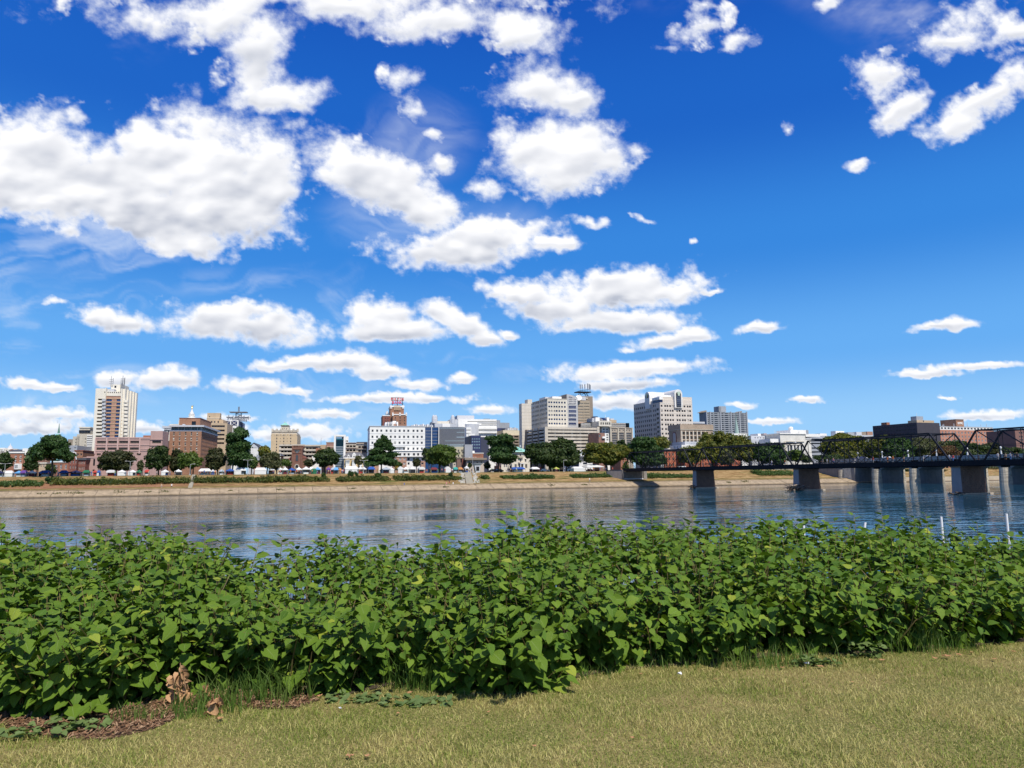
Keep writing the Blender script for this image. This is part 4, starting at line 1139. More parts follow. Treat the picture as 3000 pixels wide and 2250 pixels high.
B.block(345, 450, 438, white, d0=6, d1=14, yb=500); B.block(450, 535, 430, white, d0=5, d1=13, yb=500); B.block(455, 505, 418, white, d0=7, d1=12, yb=440); B.block(360, 378, 455, lgrey, d0=5, d1=6, yb=500); B.block(470, 520, 462, brick4, d0=4.5, d1=4.9, yb=500)
for x in (380, 410, 430, 505): B.block(x, x + 12, 430, lgrey, d0=4, d1=6, yb=470)

B = Bld('bank_tower', 'stepped red brick tower with white finials under the red rooftop letters', 4, 305, V2 + 60, 13, yref=450)
B.block(307, 432, 345, brick3, d0=3, d1=24, front=[grid([345, 383, 421], [382, 420, 460], 12, 20)], cap=(.5, .2, white)); B.block(455, 662, 330, brick2, d0=0, d1=26, front=[grid([495, 563, 630], [373, 413, 453], 15, 22)], cap=(.6, .3, white))
B.block(422, 620, 215, brick2, d0=2.5, d1=20, front=[grid(rng(482, 562, 5), [272], 7, 36, st=('d', 'n', 0, 1, 0))], cap=(.9, .35, white))
for x in (425, 440, 482, 498, 514, 530, 546, 562, 600, 616):
    a0, z = B.sz(x, 215, 2.5); mid_ = 470 < x < 570; B.boxm(a0 - .22, a0 + .22, 2.1, 2.45, B.sz(x, 255 if mid_ else 232)[1], z + 1.3, white if not mid_ else tan, 'finial')
for x in (457, 562, 655): a0, z = B.sz(x, 330); B.boxm(a0 - .45, a0 + .45, -.3, .4, z - .6, z + 1.5, white, 'finial')
a, z0 = B.sz(377, 345, 5); z1 = B.sz(377, 298, 5)[1]; r_ = (B.sz(402, 300)[0] - B.sz(352, 300)[0]) / 2; P = B.W(a, 10, 0)
wt_ = empty('water_tank', (P.x, P.y, z0 + .4), 'grey round water tank on the left shoulder of the brick bank tower', 'tank')
mb = MB(); mb.lathe(P.x, P.y, [(r_, z0 + 1.4), (r_, z1), (r_ * .3, z1 + 1.6)], 14); mb.obj('tank_body', lgrey, wt_)
for k in range(4): mb = MB(); mb.tube([(P.x + r_ * .8 * math.cos(k * 1.57), P.y + r_ * .8 * math.sin(k * 1.57), z0 + .5), (P.x + r_ * .8 * math.cos(k * 1.57), P.y + r_ * .8 * math.sin(k * 1.57), z0 + 1.5)], .15, 5); mb.obj('leg', steel, wt_)

# rooftop sign
a0, zt = B.sz(430, 76, 6); a1, zb_ = B.sz(616, 208, 6); dsg = 5
sg = empty('rooftop_sign', B.W((a0 + a1) / 2, dsg, zb_), 'red lettered sign on a black frame above the brick bank tower', 'sign')
for q in (a0 + .8, (a0 + a1) / 2, a1 - .8):
    mb = MB(); mb.bar(B.W(q, dsg + .4, zb_), B.W(q, dsg + .4, zt - .3), .35); mb.obj('post', black, sg)
    mb = MB(); mb.bar(B.W(q, dsg + 5, zb_), B.W(q, dsg + .4, (zt + zb_) / 2), .2); mb.obj('brace', black, sg)
red = mat('sign_red', (0.62, 0.025, 0.03), .5, .05)


def letters(txt, B, xa, xb, yt, yb, d, m, parent, part='letter', back=None):
    cw = None
    n = len(txt)
    A0, Z1 = B.sz(xa, yt, d); A1, Z0 = B.sz(xb, yb, d)
    for i, ch in enumerate(txt):
        cu = bpy.data.curves.new('letter', 'FONT'); cu.body = ch; cu.size = 1.0; cu.extrude = 0.06; cu.resolution_u = 2; cu.offset = 0.022
        o = bpy.data.objects.new('tmp', cu); COL.objects.link(o); bpy.context.view_layer.update()
        dg = bpy.context.evaluated_depsgraph_get(); me = bpy.data.meshes.new_from_object(o.evaluated_get(dg)); me.name = 'letter'
        bpy.data.objects.remove(o); me.materials.clear(); me.materials.append(m)
        xs_ = [v.co.x for v in me.vertices]; ysv = [v.co.y for v in me.vertices]
        w0, w1, h0, h1 = min(xs_), max(xs_), min(ysv), max(ysv)
        cw_ = (A1 - A0) / n; W_ = cw_ * .86
        for v in me.vertices:
            x = (v.co.x - w0) / (w1 - w0) * W_; z = (v.co.y - h0) / (h1 - h0) * (Z1 - Z0); v.co = (x, -v.co.z * 3, z)
        me.update()
        p = B.W(A0 + cw_ * i + cw_ * .07, d, Z0)
        place(part, me, parent, p - parent.location, B.a)


letters('FULTON', B, 428, 618, 78, 118, dsg, red, sg); letters('BANK', B, 443, 596, 126, 166, dsg, red, sg)
for y in (119, 167, 76):
    z = B.sz(430, y, 6)[1]; mb = MB(); mb.bar(B.W(a0, dsg + .5, z), B.W(a1, dsg + .5, z), .22); mb.obj('rail', black, sg)

# ---------------------------------------------------------------- blue glass and white curved offices
B = Bld('blue_glass_office', 'blue mirror glass office wing attached to the white office block', 4, 930, V1 + 14, 13.2, yref=700)
bg = glass_mat('glass_blue_mirror', (0.02, 0.06, 0.17), .04, .1)
B.block(933, 1022, 508, bg, d1=20); B.block(1034, 1128, 508, bg, d0=1, d1=20)
for x0, x1, n_ in ((933, 1022, 5), (1034, 1128, 1)):
    for i in range(n_ + 1): x = x0 + (x1 - x0) * i / n_; B.band(x - 1, x + 1, 508, 850, steel, d=-.15, t=.14, name='mullion')
    for y in (508, 562, 608, 652, 702, 745, 790): B.band(x0, x1, y, y + 3, lgrey, d=-.12 if n_ > 1 else .8, t=.1, name='mullion')
for x in (1026, 1132): B.band(x - 4, x + 4, 508, 850, white, d=-.6, t=1.8, name='pier')
B = Bld('finned_office', 'dark glass office with close vertical fins between the blue glass and the white tiers', 4, 1140, V1 + 18, 13.2, yref=700)
B.block(1140, 1515, 506, glass_mat('glass_fin', (.03, .04, .07), .06, .1), d1=26)
for i in range(25): x = 1143 + i * 15.2; B.band(x - 1.6, x + 1.6, 508, 797, lgrey, d=-.5, t=.48, name='fin')
for y, x0 in ((520, 1140), (580, 1395), (650, 1395), (705, 1225), (765, 1225), (790, 1140)): B.band(x0, 1512, y, y + 14 if y > 520 else y + 8, glass_mat('glass_pale', (0, 0, 0)), d=-.2, t=.18, name='spandrel')
B.block(1290, 1513, 800, mat('olive_stone', (.47, .43, .31), .85, .06), d0=-3, d1=0, front=[grid([1371, 1422, 1475], [858, 932], 24, 34, st=('d', 'c', 0, 1, 0)), grid([1320], [858, 932], 16, 30)], rec=.4)
for x in (1371, 1422, 1475):
    for y in (880, 952): B.band(x - 14, x + 14, y, y + 4, black, d=-3.4, t=.38, name='sill')
B.block(1516, 1630, 765, grey, d0=-5, d1=6)
B.block(1075, 1412, 455, lgrey, d0=8, d1=24, yb=508, front=[grid([1264], [474], 16, 24)]); B.block(1185, 1300, 456, white, d0=7.5, d1=7.9, yb=508); B.block(1042, 1300, 420, cream, d0=14, d1=28, yb=456); B.block(1300, 1415, 395, lgrey, d0=16, d1=30, yb=456)
for x, r_ in ((1058, 1.1), (1088, .9), (1338, 1.2)):
    a, z = B.sz(x, 450, 12); P = B.W(a, 12, z + 2); mb = MB(); mb.lathe(P.x, P.y, [(r_ * .9, P.z - 2), (r_, P.z), (r_ * .8, P.z + 1.6), (.3, P.z + 2.4)], 10); B.mesh(mb, 'roof_vent', lgrey)
for i in range(10):
    x = 730 + i * 33; B.block(x, x + 22, 478 - (i * 7) % 18, white if i % 2 else lgrey, d0=12, d1=18, yb=505)
mast(B, 1112, 345, 420, .12, 14); 
B = Bld('white_tiered_office', 'white office with long curved tiers and a grey rooftop box', 4, 1415, V2 + 40, 13.2, yref=500)
B.block(1418, 1985, 390, white, d1=44, front=[grid([1770], [428], 425, 9, st=('k', 'y', 0, 0, 0)), grid([1870], [465, 537, 598], 220, 9, st=('k', 'y', 0, 0, 0))], rec=1.2)
for y in (440, 478, 550, 580, 610): B.band(1700, 1985, y, y + 2, lgrey, d=-.3, t=.28)
B.block(1405, 1655, 336, lgrey, d0=10, d1=26, yb=391)
a, z1 = B.sz(1648, 455, -6); a1 = B.sz(1765, 455, -6)[0]; r_ = a1 - a; P = B.W(a, 2, 0)
mb = MB(); zf = lambda y: B.sz(1650, y, -6)[1]
mb.lathe(P.x, P.y, [(r_ * 1.0, 7), (r_, zf(545)), (r_, zf(512)), (r_ * 1.0, zf(508)), (r_, zf(455)), (r_ * .2, zf(452))], 30); B.mesh(mb, 'curved_bay', lgrey, False)
B.block(1538, 1612, 512, white, d0=-10, d1=0, front=[grid(rng(1546, 1595, 4), [553, 603, 655, 705, 752], 9, 20, st=('k', 'y', 0, 0, 0))])
for y in (512, 570, 620, 672, 722): B.band(1535, 1985 if y < 600 else 1620, y, y + 30, white, d=-10.5 if y > 600 else -1.2, t=.45 if y > 600 else 1.1, name='tier')
mb = MB()
B.block(1800, 1885, 385, steel, d0=16, d1=20, yb=392)
B = Bld('dark_blue_office', 'dark navy office with pale grey square windows left of the green roofed mansion', 4, 1612, V1 + 30, 13, yref=750)
B.block(1612, 1752, 632, dkblue, d1=30, front=[grid([1633, 1665, 1697, 1729], [680, 720, 765, 812], 21, 26, st=('p', 'b', 0, 0, 0))], rec=.3); B.block(1752, 1870, 655, mat('muted_navy', (.05, .055, .09), .6), d0=3, d1=30)  # right wing in a greyer navy
B = Bld('red_brick_low_house', 'low house with a red brick upper wall beside the slate grey wall', 4, 1632, V1 + 12, 13)
B.block(1632, 1790, 897, brick, d1=14, front=[grid([1700], [930], 90, 6, st=('k', 'y', 0, 0, 0))], cap=(.3, .2, white)); B.block(1628, 1660, 858, white, d0=2, d1=6, yb=897)
B = Bld('brown_townhouse', 'brown stone townhouse with a red door bay right of the bright green tree', 4, 1430, V1, 13)
B.block(1400, 1548, 970, mat('brown_stone', (.20, .13, .105), .85, .1), d1=14, front=[grid([1462], [1005], 20, 50, st=('d', 'n', 0, 1, 0))], cap=(.4, .3, brown)); B.block(1475, 1500, 975, brick3, d0=-.6, d1=-.02, yb=1080)
B.block(1340, 1400, 1030, beige, d0=1, d1=12, front=[grid([1365], [1060], 22, 16)])
B = Bld('cream_shop', 'low cream shop with a dark overhanging cornice behind the grey kiosk', 4, 1545, V1 - 4, 13)
B.block(1548, 1800, 992, mat('shop_cream', (.56, .47, .38), .85), d1=12, front=[grid([1580, 1625, 1700, 1760], [1040], 20, 50)], cap=(.9, 1.2, brown)); B.block(1560, 1790, 960, brick4, d0=4, d1=10, yb=990)
B = Bld('concrete_kiosk', 'grey flared concrete gate kiosk at the head of the wide steps', 4, 1700, VW + 40, 13, cat='kiosk', yref=1100)
a0, z0 = B.sz(1682, 1166); a1, z1 = B.sz(1735, 1060); t0, zt = B.sz(1658, 1036)
mb = MB(); D = 3.5
mb.hexa([B.W(a0, 0, z0 - .6), B.W(a1, 0, z0 - .6), B.W(a1, D, z0 - .6), B.W(a0, D, z0 - .6), B.W(a0 - .7, 0, z1), B.W(a1 + .5, 0, z1), B.W(a1 + .5, D, z1), B.W(a0 - .7, D, z1)]); B.mesh(mb, 'wall', lgrey)
mb = MB(); mb.hexa([B.W(a0 - .9, -.3, z1 + .003), B.W(a1 + .8, -.3, z1 + .003), B.W(a1 + .8, D + .3, z1 + .003), B.W(a0 - .9, D + .3, z1 + .003), B.W(t0, -.6, zt), B.W(a1 + 1.7, -.6, zt), B.W(a1 + 1.7, D + .6, zt), B.W(t0, D + .6, zt)]); B.mesh(mb, 'roof', grey)
B.boxm((a0 + a1) / 2 - .7, (a0 + a1) / 2 + .6, -.15, .3, z0 + .5, z0 + 2.2, black, 'door')

# ---------------------------------------------------------------- region 5
B = Bld('grey_office', 'grey office with a teal window strip beyond the cream garage', 5, 75, V3, 19, yref=560)
B.block(75, 120, 478, grey, d1=20); B.block(100, 250, 512, grey, d0=4, d1=30, front=[grid([160], [548], 160, 12, st=('t', 'g', 6, 0, 0))])
B.block(75, 255, 588, dkblue, d0=-14, d1=0, front=[grid([175], [615], 70, 30, st=('d', 'b', 4, 0, 0))])
B = Bld('cream_garage', 'cream topped brown garage left of the slim concrete tower', 5, 210, V2 + 40, 19.5, yref=700)
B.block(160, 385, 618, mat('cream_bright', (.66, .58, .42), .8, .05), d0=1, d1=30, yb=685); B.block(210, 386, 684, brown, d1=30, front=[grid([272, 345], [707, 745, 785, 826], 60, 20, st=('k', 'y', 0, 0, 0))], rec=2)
for i in range(5): B.block(225 + i * 30, 250 + i * 30, 590 - (i % 2) * 10, lgrey, d0=10, d1=16, yb=618)
B = Bld('beige_highrise', 'large beige high rise with a grid of square windows right of the slim blank tower', 5, 775, V2, 19.6, yref=300)
w4 = ('b', 'k', 1, 1, 0)
B.block(775, 1050, 182, cream, sd='L', dx=548, front=[grid([800, 833, 871, 903, 940, 978, 1017], [230, 289, 348, 406, 465, 524], 24, 26, st=w4, blinds=.12)], side=[grid([560, 582, 602, 620, 637, 654, 680, 697, 712, 728, 746, 763], [256, 314, 372, 430, 490, 548], 9, 28, st=('g', 'k', 0, 1, 0))], rec=.35, cap=(.3, .2, beige))
for y in (205, 260, 318, 377, 436, 494): B.band(782, 1046, y - 3, y - 1.5, beige, d=-.06, t=.05)
a_, _ = B.sz(775, 240); dL = B.dz(548, 240, a_)[0]
B.block(845, 972, 148, white, d0=3, d1=14, yb=184); B.block(745, 800, 155, lgrey, d0=10, d1=20, yb=184)
B3 = Bld('stair_tower', 'slim blank panelled concrete tower at the left end of the beige high rise', 5, 418, V2 + 12, 19.6, yref=400)
pan = mat('panelled_concrete', (0.60, 0.55, 0.47), .85, .05, .2, streak=.15)
B3.block(418, 551, 246, pan, sd='L', dx=381, d1=14, front=[grid([400 + 9000], [300], 1, 1)]); B3.block(502, 562, 190, pan, d0=1, yb=247, sd='L', dx=462)
for i in range(24):
    z = B3.zb + 2 + i * 2.05
    if z < B3.sz(418, 250)[1]: B3.boxm(*[B3.sz(x, 400)[0] for x in (418, 551)], -.05, -.005, z, z + .12, beige, 'panel_joint')
B = Bld('arched_grey_building', 'grey building with a tall arched blue window right of the square window grid', 5, 1045, V2 + 3, 19.6, yref=300)
z_b = B.zb; ag = mat('grey_stone', (.42, .42, .42), .8, .05)
a0 = B.sz(1045, 200)[0]; a1 = B.sz(1196, 200)[0]; zL = B.sz(1045, 118)[1]; zR = B.sz(1196, 165)[1]; zm = B.sz(1120, 125)[1]
poly = [(a0, z_b), (a1, z_b), (a1, zR)] + [(a0 + (a1 - a0) * (1 - f), zR + (zL - zR) * math.sin(f * math.pi / 2)) for f in (.12, .25, .4, .55, .7, .85)] + [(a0, zL)]
mb = MB(); mb.prism([B.W(p, 0, z) for p, z in poly], B.n * 24); B.mesh(mb, 'wall', ag)
aL = B.sz(1068, 200)[0]; aR = B.sz(1172, 200)[0]; z0 = B.sz(1068, 258)[1]; zA = B.sz(1068, 146)[1]; zB_ = B.sz(1172, 185)[1]
poly = [(aL, z0), (aR, z0), (aR, zB_)] + [(aL + (aR - aL) * (1 - f), zB_ + (zA - zB_) * math.sin(f * math.pi / 2)) for f in (.2, .4, .6, .8)] + [(aL, zA)]
mb = MB(); mb.prism([B.W(p, -.1, z) for p, z in poly], B.n * .6); B.mesh(mb, 'arched_window', glass_mat('glass_navy', (.02, .03, .08), .05))
for i in range(7): q = aL + (aR - aL) * i / 6; B.boxm(q - .12, q + .12, -.3, -.11, z0, zA - (zA - zB_) * (i / 6) ** 2.2, white, 'mullion')
for i in range(4): B.boxm(aL, aR, -.28, -.12, z0 + i * (zB_ - z0) / 3 - .1, z0 + i * (zB_ - z0) / 3 + .1, white, 'mullion')
for y in (300, 357, 414, 471, 530):
    q0, z = B.sz(1072, y + 17); q1, zt = B.sz(1174, y - 17); B.boxm(q0, q1, -.06, .3, z, zt, glass_mat('glass_navy', (0, 0, 0)), 'window')
    for i in range(1, 8): B.boxm(q0 + (q1 - q0) * i / 8 - .08, q0 + (q1 - q0) * i / 8 + .08, -.16, -.07, z, zt - .9, lgrey, 'mullion')
dl = B.dz(970, 130, a0)[0]; B.boxm(a0 - .1, a0 + .3, .1, dl, z_b, zL + .05, mat('shaded_brown_side', (.26, .22, .18), .85), 'side_wall')  # brown side wall, its shade put into the darker tone
B = Bld('brown_highrise', 'brown high rise with glazed strip floors and antennas on its roof', 5, 1196, V2 + 30, 19.6, yref=300)
B.block(1190, 1404, 142, brown, d1=28); B.block(1197, 1364, 206, mat('brown_pale', (.36, .30, .22), .85), d0=-2, d1=-.02, front=[grid([1237], [247, 290, 330, 370, 410, 450, 490], 76, 13, st=('g', 'c', 5, 0, 0)), grid([1321], [247, 290, 330, 370, 410, 450, 490], 74, 13, st=('t', 'c', 5, 0, 0))], rec=.4)
B.block(1245, 1310, 152, lgrey, d0=-.6, d1=-.05, yb=202); B.block(1316, 1334, 164, cream, d0=-.5, d1=-.05, yb=182)
a, z = B.sz(1212, 172, -3); P = B.W(a, -3, z)
mb = MB(); ax = (-B.n * .8 + B.b * -.3 + Vector((0, 0, .4))).normalized()
for k in range(12):
    pass
e1 = ax.cross(Vector((0, 0, 1))).normalized(); e2 = e1.cross(ax)
pts = [P]; fs = []
for ring, (rr, dd) in enumerate(((1.0, .15), (2.1, .6))):
    for k in range(14): q = 2 * math.pi * k / 14; pts.append(P + ax * dd + (e1 * math.cos(q) + e2 * math.sin(q)) * rr)
for k in range(14): fs.append((0, 1 + k, 1 + (k + 1) % 14)); fs.append((1 + k, 15 + k, 15 + (k + 1) % 14, 1 + (k + 1) % 14))
mb.add(pts, fs)
dish = empty('satellite_dish', P, 'large white satellite dish facing out from the brown high rise roof', 'satellite dish'); mb.obj('reflector', white, dish)
mb = MB(); mb.tube([P, P - ax * 2], .25, 6); mb.tube([P, P + ax * 2.2], .1, 5); mb.obj('mount', steel, dish)
a, z0 = B.sz(1285, 142, 4); z1 = B.sz(1285, 88, 4)[1]
an = empty('rooftop_antenna', B.W(a, 6, z0), 'black antenna platform bristling with panels on the brown high rise', 'antenna')
mb = MB(); 
for sx, sy in ((-1, -1), (1, -1), (1, 1), (-1, 1)): mb.tube([B.W(a + sx * 3.2, 6 + sy * 2, z0), B.W(a + sx * 1.6, 6 + sy, z1)], .2, 5)
for sx in (-1, 1): mb.tube([B.W(a + sx * 3.2, 4, z0), B.W(a - sx * 1.6, 5, z1)], .15, 5)
mb.obj('tripod', black, an); mb = MB(); mb.box(a - 5, a + 5, 3, 9, z1 - .3, z1 + .3, 0, lambda p, q, r0: B.W(p, q, r0)); mb.bar(B.W(a - 4.5, 3, z1 + .5), B.W(a + 4.5, 3, z1 + 2), .25); mb.obj('platform', black, an)
for i, q in enumerate((-3.0, -1.6, 0.4, 2.4, 3.6, 4.4)):
    mb = MB(); mb.box(a + q - .28, a + q + .28, 3, 3.4, z1 + 2.2, z1 + random.uniform(4.5, 6), 0, lambda p, q_, r0: B.W(p, q_, r0)); mb.tube([B.W(a + q, 3.2, z1), B.W(a + q, 3.2, z1 + 4)], .1, 4); mb.obj('antenna_panel', steel, an)
for i in range(9):
    x = 1105 + i * 16; mast(B, x, 128 - (i * 5) % 12, 145, .12, 3, 'antenna_rod', black)

B = Bld('parking_garage', 'big concrete parking garage with six long open decks below the beige high rise', 5, 745, V1 + 34, 19.6, yref=650)
a0, zt = B.sz(745, 574); a1, _ = B.sz(1487, 574); dL = B.dz(480, 574, a0)[0]
B.boxm(a0 + 2.2, a1 - 2.2, 6, dL - 2, B.zb - .3, zt - 2.5, mat('garage_dark', (.05, .045, .04), .9), 'core')  # near-black tone paints in the gloom inside the open decks
ysl = [590, 634, 684, 733, 780, 830, 880]
for i, y in enumerate(ysl):
    z = B.sz(745, y)[1]; h = (B.sz(745, y - 14)[1] - B.sz(745, y + 14)[1])
    # deck spandrel: front, left side
    B.boxm(a0, a1, 0, .45, z - h / 2, z + h / 2, deck_c, 'spandrel'); B.boxm(a0, a0 + .45, .46, dL, z - h / 2, z + h / 2, deck_c, 'spandrel')
    B.boxm(a0 + .46, a1 - .46, .46, dL - .5, z - h / 2, z - h / 2 + .35, deck_c, 'deck')
    B.boxm(a0, a1, -.03, .4, z + h / 2 + .25, z + h / 2 + .34, steel, 'rail')
ztop = B.sz(745, 570)[1]
for i in range(7):
    q = a0 + 1 + (a1 - a0 - 2) * i / 6; B.boxm(q - .45, q + .45, .5, 1.5, B.zb, ztop - 1, deck_c, 'column')
for i in range(4):
    q = 1 + (dL - 2) * i / 3; B.boxm(a0 - .2, a0 + .9, q - .8, q + .8, B.zb, ztop, brown, 'column')
B.boxm(a1 - 1.2, a1 + .4, -.3, 6, B.zb, ztop + .4, deck_c, 'corner_column')
B.boxm(a0 - .3, a0 + 1.5, -.35, 1.4, B.zb, ztop, deck_c, 'corner_column'); B.boxm(a0 - .4, a0 + 1.8, dL, dL + 6, B.zb, ztop + .3, brown, 'stair_core')
B = Bld('salmon_block', 'plain salmon rooftop block above the parking garage', 5, 1185, V2 + 20, 19.6, yref=540)
B.block(1185, 1318, 503, mat('salmon', (.55, .36, .25), .85, .05), sd='L', dx=1135)
B = Bld('white_band_building', 'low white building with a pale band of windows behind the golden tree', 5, 1160, V1 + 16, 19.6)
B.block(1160, 1400, 893, white, d1=16, front=[grid([1250], [935], 100, 36, st=('p', 'w', 5, 2, 0))]); B.block(1205, 1330, 978, slate, d0=-8, d1=-2); B.block(1215, 1400, 1040, white, d0=-9, d1=-8.2, front=[grid([1300], [1080], 60, 30)])

B = Bld('teal_window_hotel', 'tan hotel with columns of teal windows and a white rooftop with sloping panels', 5, 1640, V2 - 10, 19.6, yref=700)
ht = mat('hotel_tan', (.40, .34, .27), .85, .06)
B.block(1645, 1956, 590, ht, d1=30, front=[grid([1707, 1805, 1905], [664, 697, 730, 763, 795, 828, 860], 68, 28, st=('t', 'g', 3, 1, 0)), grid([1680, 1712, 1780, 1830, 1878, 1915], [620], 16, 16, st=('g', 'c', 0, 0, 0))], rec=.4, cap=(.5, .4, ht))
for x in (1650, 1755, 1855, 1950): B.band(x - 8, x + 8, 592, 880, beige, d=-.5, t=.48, name='pier')
B.block(1668, 1912, 515, glass_mat('glass_teal', (0, 0, 0)), d0=5, d1=26, yb=592)
for i in range(17): x = 1668 + i * 15; B.band(x - 1, x + 1, 510, 592, white, d=4.7, t=.28, name='mullion')
for y in (513, 538, 562): B.band(1668, 1912, y, y + 4, white, d=4.6, t=.3, name='mullion')
B.block(1320, 1490, 505, glass_mat('glass_teal', (0, 0, 0)), d0=8, d1=26, yb=600)
for i in range(12): x = 1320 + i * 15.2; B.band(x - 1, x + 1, 505, 600, white, d=7.7, t=.28, name='mullion')
for y in (505, 525, 545): B.band(1320, 1490, y, y + 4, white, d=7.6, t=.3, name='mullion')
B.block(1490, 1665, 490, cream, d0=-2, d1=10, yb=562, front=[grid([1523, 1553, 1587, 1613, 1641], [525], 20, 32, st=('d', 'c', 0, 1, 0))], rec=.4)
B.block(1536, 1635, 566, white, d0=1, d1=12, front=[grid([1560, 1605], [605, 645, 685, 720, 752], 26, 22, st=('t', 'w', 1, 0, 0))]); B.block(1505, 1540, 566, ht, d0=2, d1=12)
B.block(1445, 1500, 440, white, d0=4, d1=16, yb=500); B.block(1600, 1636, 440, white, d0=4, d1=16, yb=492)
a0, z1 = B.sz(1497, 447, 8); a1, z0 = B.sz(1600, 486, 3)
mb = MB(); mb.hexa([B.W(a0, 2, z0), B.W(a1, 2, z0), B.W(a1, 14, z0), B.W(a0, 14, z0), B.W(a0, 7, z1), B.W(a1, 7, z1), B.W(a1, 13, z1), B.W(a0, 13, z1)]); B.mesh(mb, 'roof', white)
for i in range(5):
    q = a0 + (a1 - a0) * (i + .15) / 5; w_ = (a1 - a0) / 5 * .7
    mb = MB(); mb.add([B.W(q, 1.9, z0 + .15), B.W(q + w_, 1.9, z0 + .15), B.W(q + w_, 6.85, z1 + .1), B.W(q, 6.85, z1 + .1)], [(0, 1, 2, 3)]); B.mesh(mb, 'skylight', glass_mat('glass_navy', (0, 0, 0)))
B.block(1400, 1445, 450, lgrey, d0=6, d1=14, yb=505); B.block(1640, 1735, 475, tan, d0=14, d1=24, yb=520); B.block(1650, 1700, 455, lgrey, d0=16, d1=20, yb=478)
B.block(1428, 1475, 425, dkblue, d0=8, d1=12, yb=442); mast(B, 1580, 398, 440, .12, 8, 'flagpole', white)
B = Bld('brick_block', 'red brick block with ledges beneath the teal windowed hotel', 5, 1485, V1 + 20, 19.6)
B.block(1486, 1572, 655, brick_mat('rust_brick', (.3, .16, .12), (.33, .24, .2)), d1=14, front=[grid([1503], [695], 24, 36, st=('g', 'g', 1, 1, 0))]); B.block(1540, 1590, 705, white, d0=-.9, d1=-.05, yb=730)
B = Bld('brick_house', 'brick house with twin tall chimneys between the golden tree and the dark tree', 5, 1790, V1 - 8, 19.6)
B.block(1790, 1900, 950, brick, d1=12, front=[grid([1830, 1870], [1000, 1060], 12, 26, st=W2)])
for x0, x1, y in ((1812, 1835, 865), (1855, 1880, 852)): a0, z = B.sz(x0, y); a1_, _ = B.sz(x1, y); B.boxm(a0, a1_, 2, 3.6, B.sz(x0, 950)[1] - 2, z, brick, 'chimney')
a0, z0 = B.sz(1780, 952); a1_, _ = B.sz(1860, 952); hip(B, a0, a1_, -1, 10, z0, z0 + 2.5, slate, ridge=3)

B = Bld('green_roofed_mansion', 'white three storey mansion with a green copper hip roof', 5, 280, V1 - 2, 17, yref=1050)
mw = mat('mansion_white', (.70, .64, .52), .8, .06)
B.block(282, 532, 925, mw, d1=16, front=[grid([333, 403, 474], [962], 20, 36, st=W2), grid([333, 403, 474], [1038], 19, 42, st=('d', 'w', 0, 1, 0)), grid([335, 482], [1118], 28, 56, st=('d', 'c', 1, 0, 0)), grid([412], [1110], 52, 40, st=('k', 'w', 0, 0, 0))], rec=.35, cap=(.45, .7, white))
a0, z0 = B.sz(266, 922, -1); a1, _ = B.sz(532, 922, -1); zr = B.sz(385, 840, 7)[1]; hip(B, a0, a1, -.8, 17, z0 + .1, zr, copper, ridge=1.2, ov=.5)
for x in (314, 352, 456, 493): B.band(x - 4, x + 4, 944, 980, brown, d=-.12, t=.11, name='shutter')
B.block(376, 430, 893, mw, d0=1, d1=5, yb=912, front=[grid([388, 402, 416], [901], 10, 12)])
a, z = B.sz(402, 884, 1); mb = MB(); aa0 = B.sz(372, 900)[0]; aa1 = B.sz(434, 900)[0]; zz0 = B.sz(400, 893)[1]; mb.hexa([B.W(aa0, .6, zz0), B.W(aa1, .6, zz0), B.W(aa1, 5, zz0 + .1), B.W(aa0, 5, zz0 + .1), B.W(aa0 + 2, 2.5, zz0 + 1), B.W(aa1 - 2, 2.5, zz0 + 1), B.W(aa1 - 2, 5, zz0 + 1), B.W(aa0 + 2, 5, zz0 + 1)]); B.mesh(mb, 'dormer_roof', copper)
for y0, y1 in ((978, 1002), (1062, 1075)): B.band(372, 434, y0, y1, mat('balcony_stone', (.48, .42, .33), .8), d=-1.0, t=.98, name='balcony')
for x in (333, 474): B.band(x - 13, x + 13, 1010, 1016, white, d=-.4, t=.38, name='lintel')
for x in (392, 434): a, z0 = B.sz(x, 1150); z1 = B.sz(x, 1080)[1]; mb = MB(); mb.tube([B.W(a, -1.6, B.zb), B.W(a, -1.6, z1)], .28, 8); B.mesh(mb, 'column', white)
B.band(384, 442, 1073, 1084, white, d=-2.0, t=1.98, name='porch_roof')
B.block(135, 240, 1082, mw, d0=2, d1=12, front=[grid([180, 210], [1112], 20, 40, st=W2)], cap=(.4, .3, white)); B.block(238, 285, 1100, mw, d0=1, d1=12, front=[grid([262], [1130], 22, 50, st=('d', 'k', 0, 0, 0))]); B.block(88, 135, 1110, brick4, d0=3, d1=10)
B.block(394, 408, 826, lgrey, d0=9, d1=10, yb=850, name='chimney')

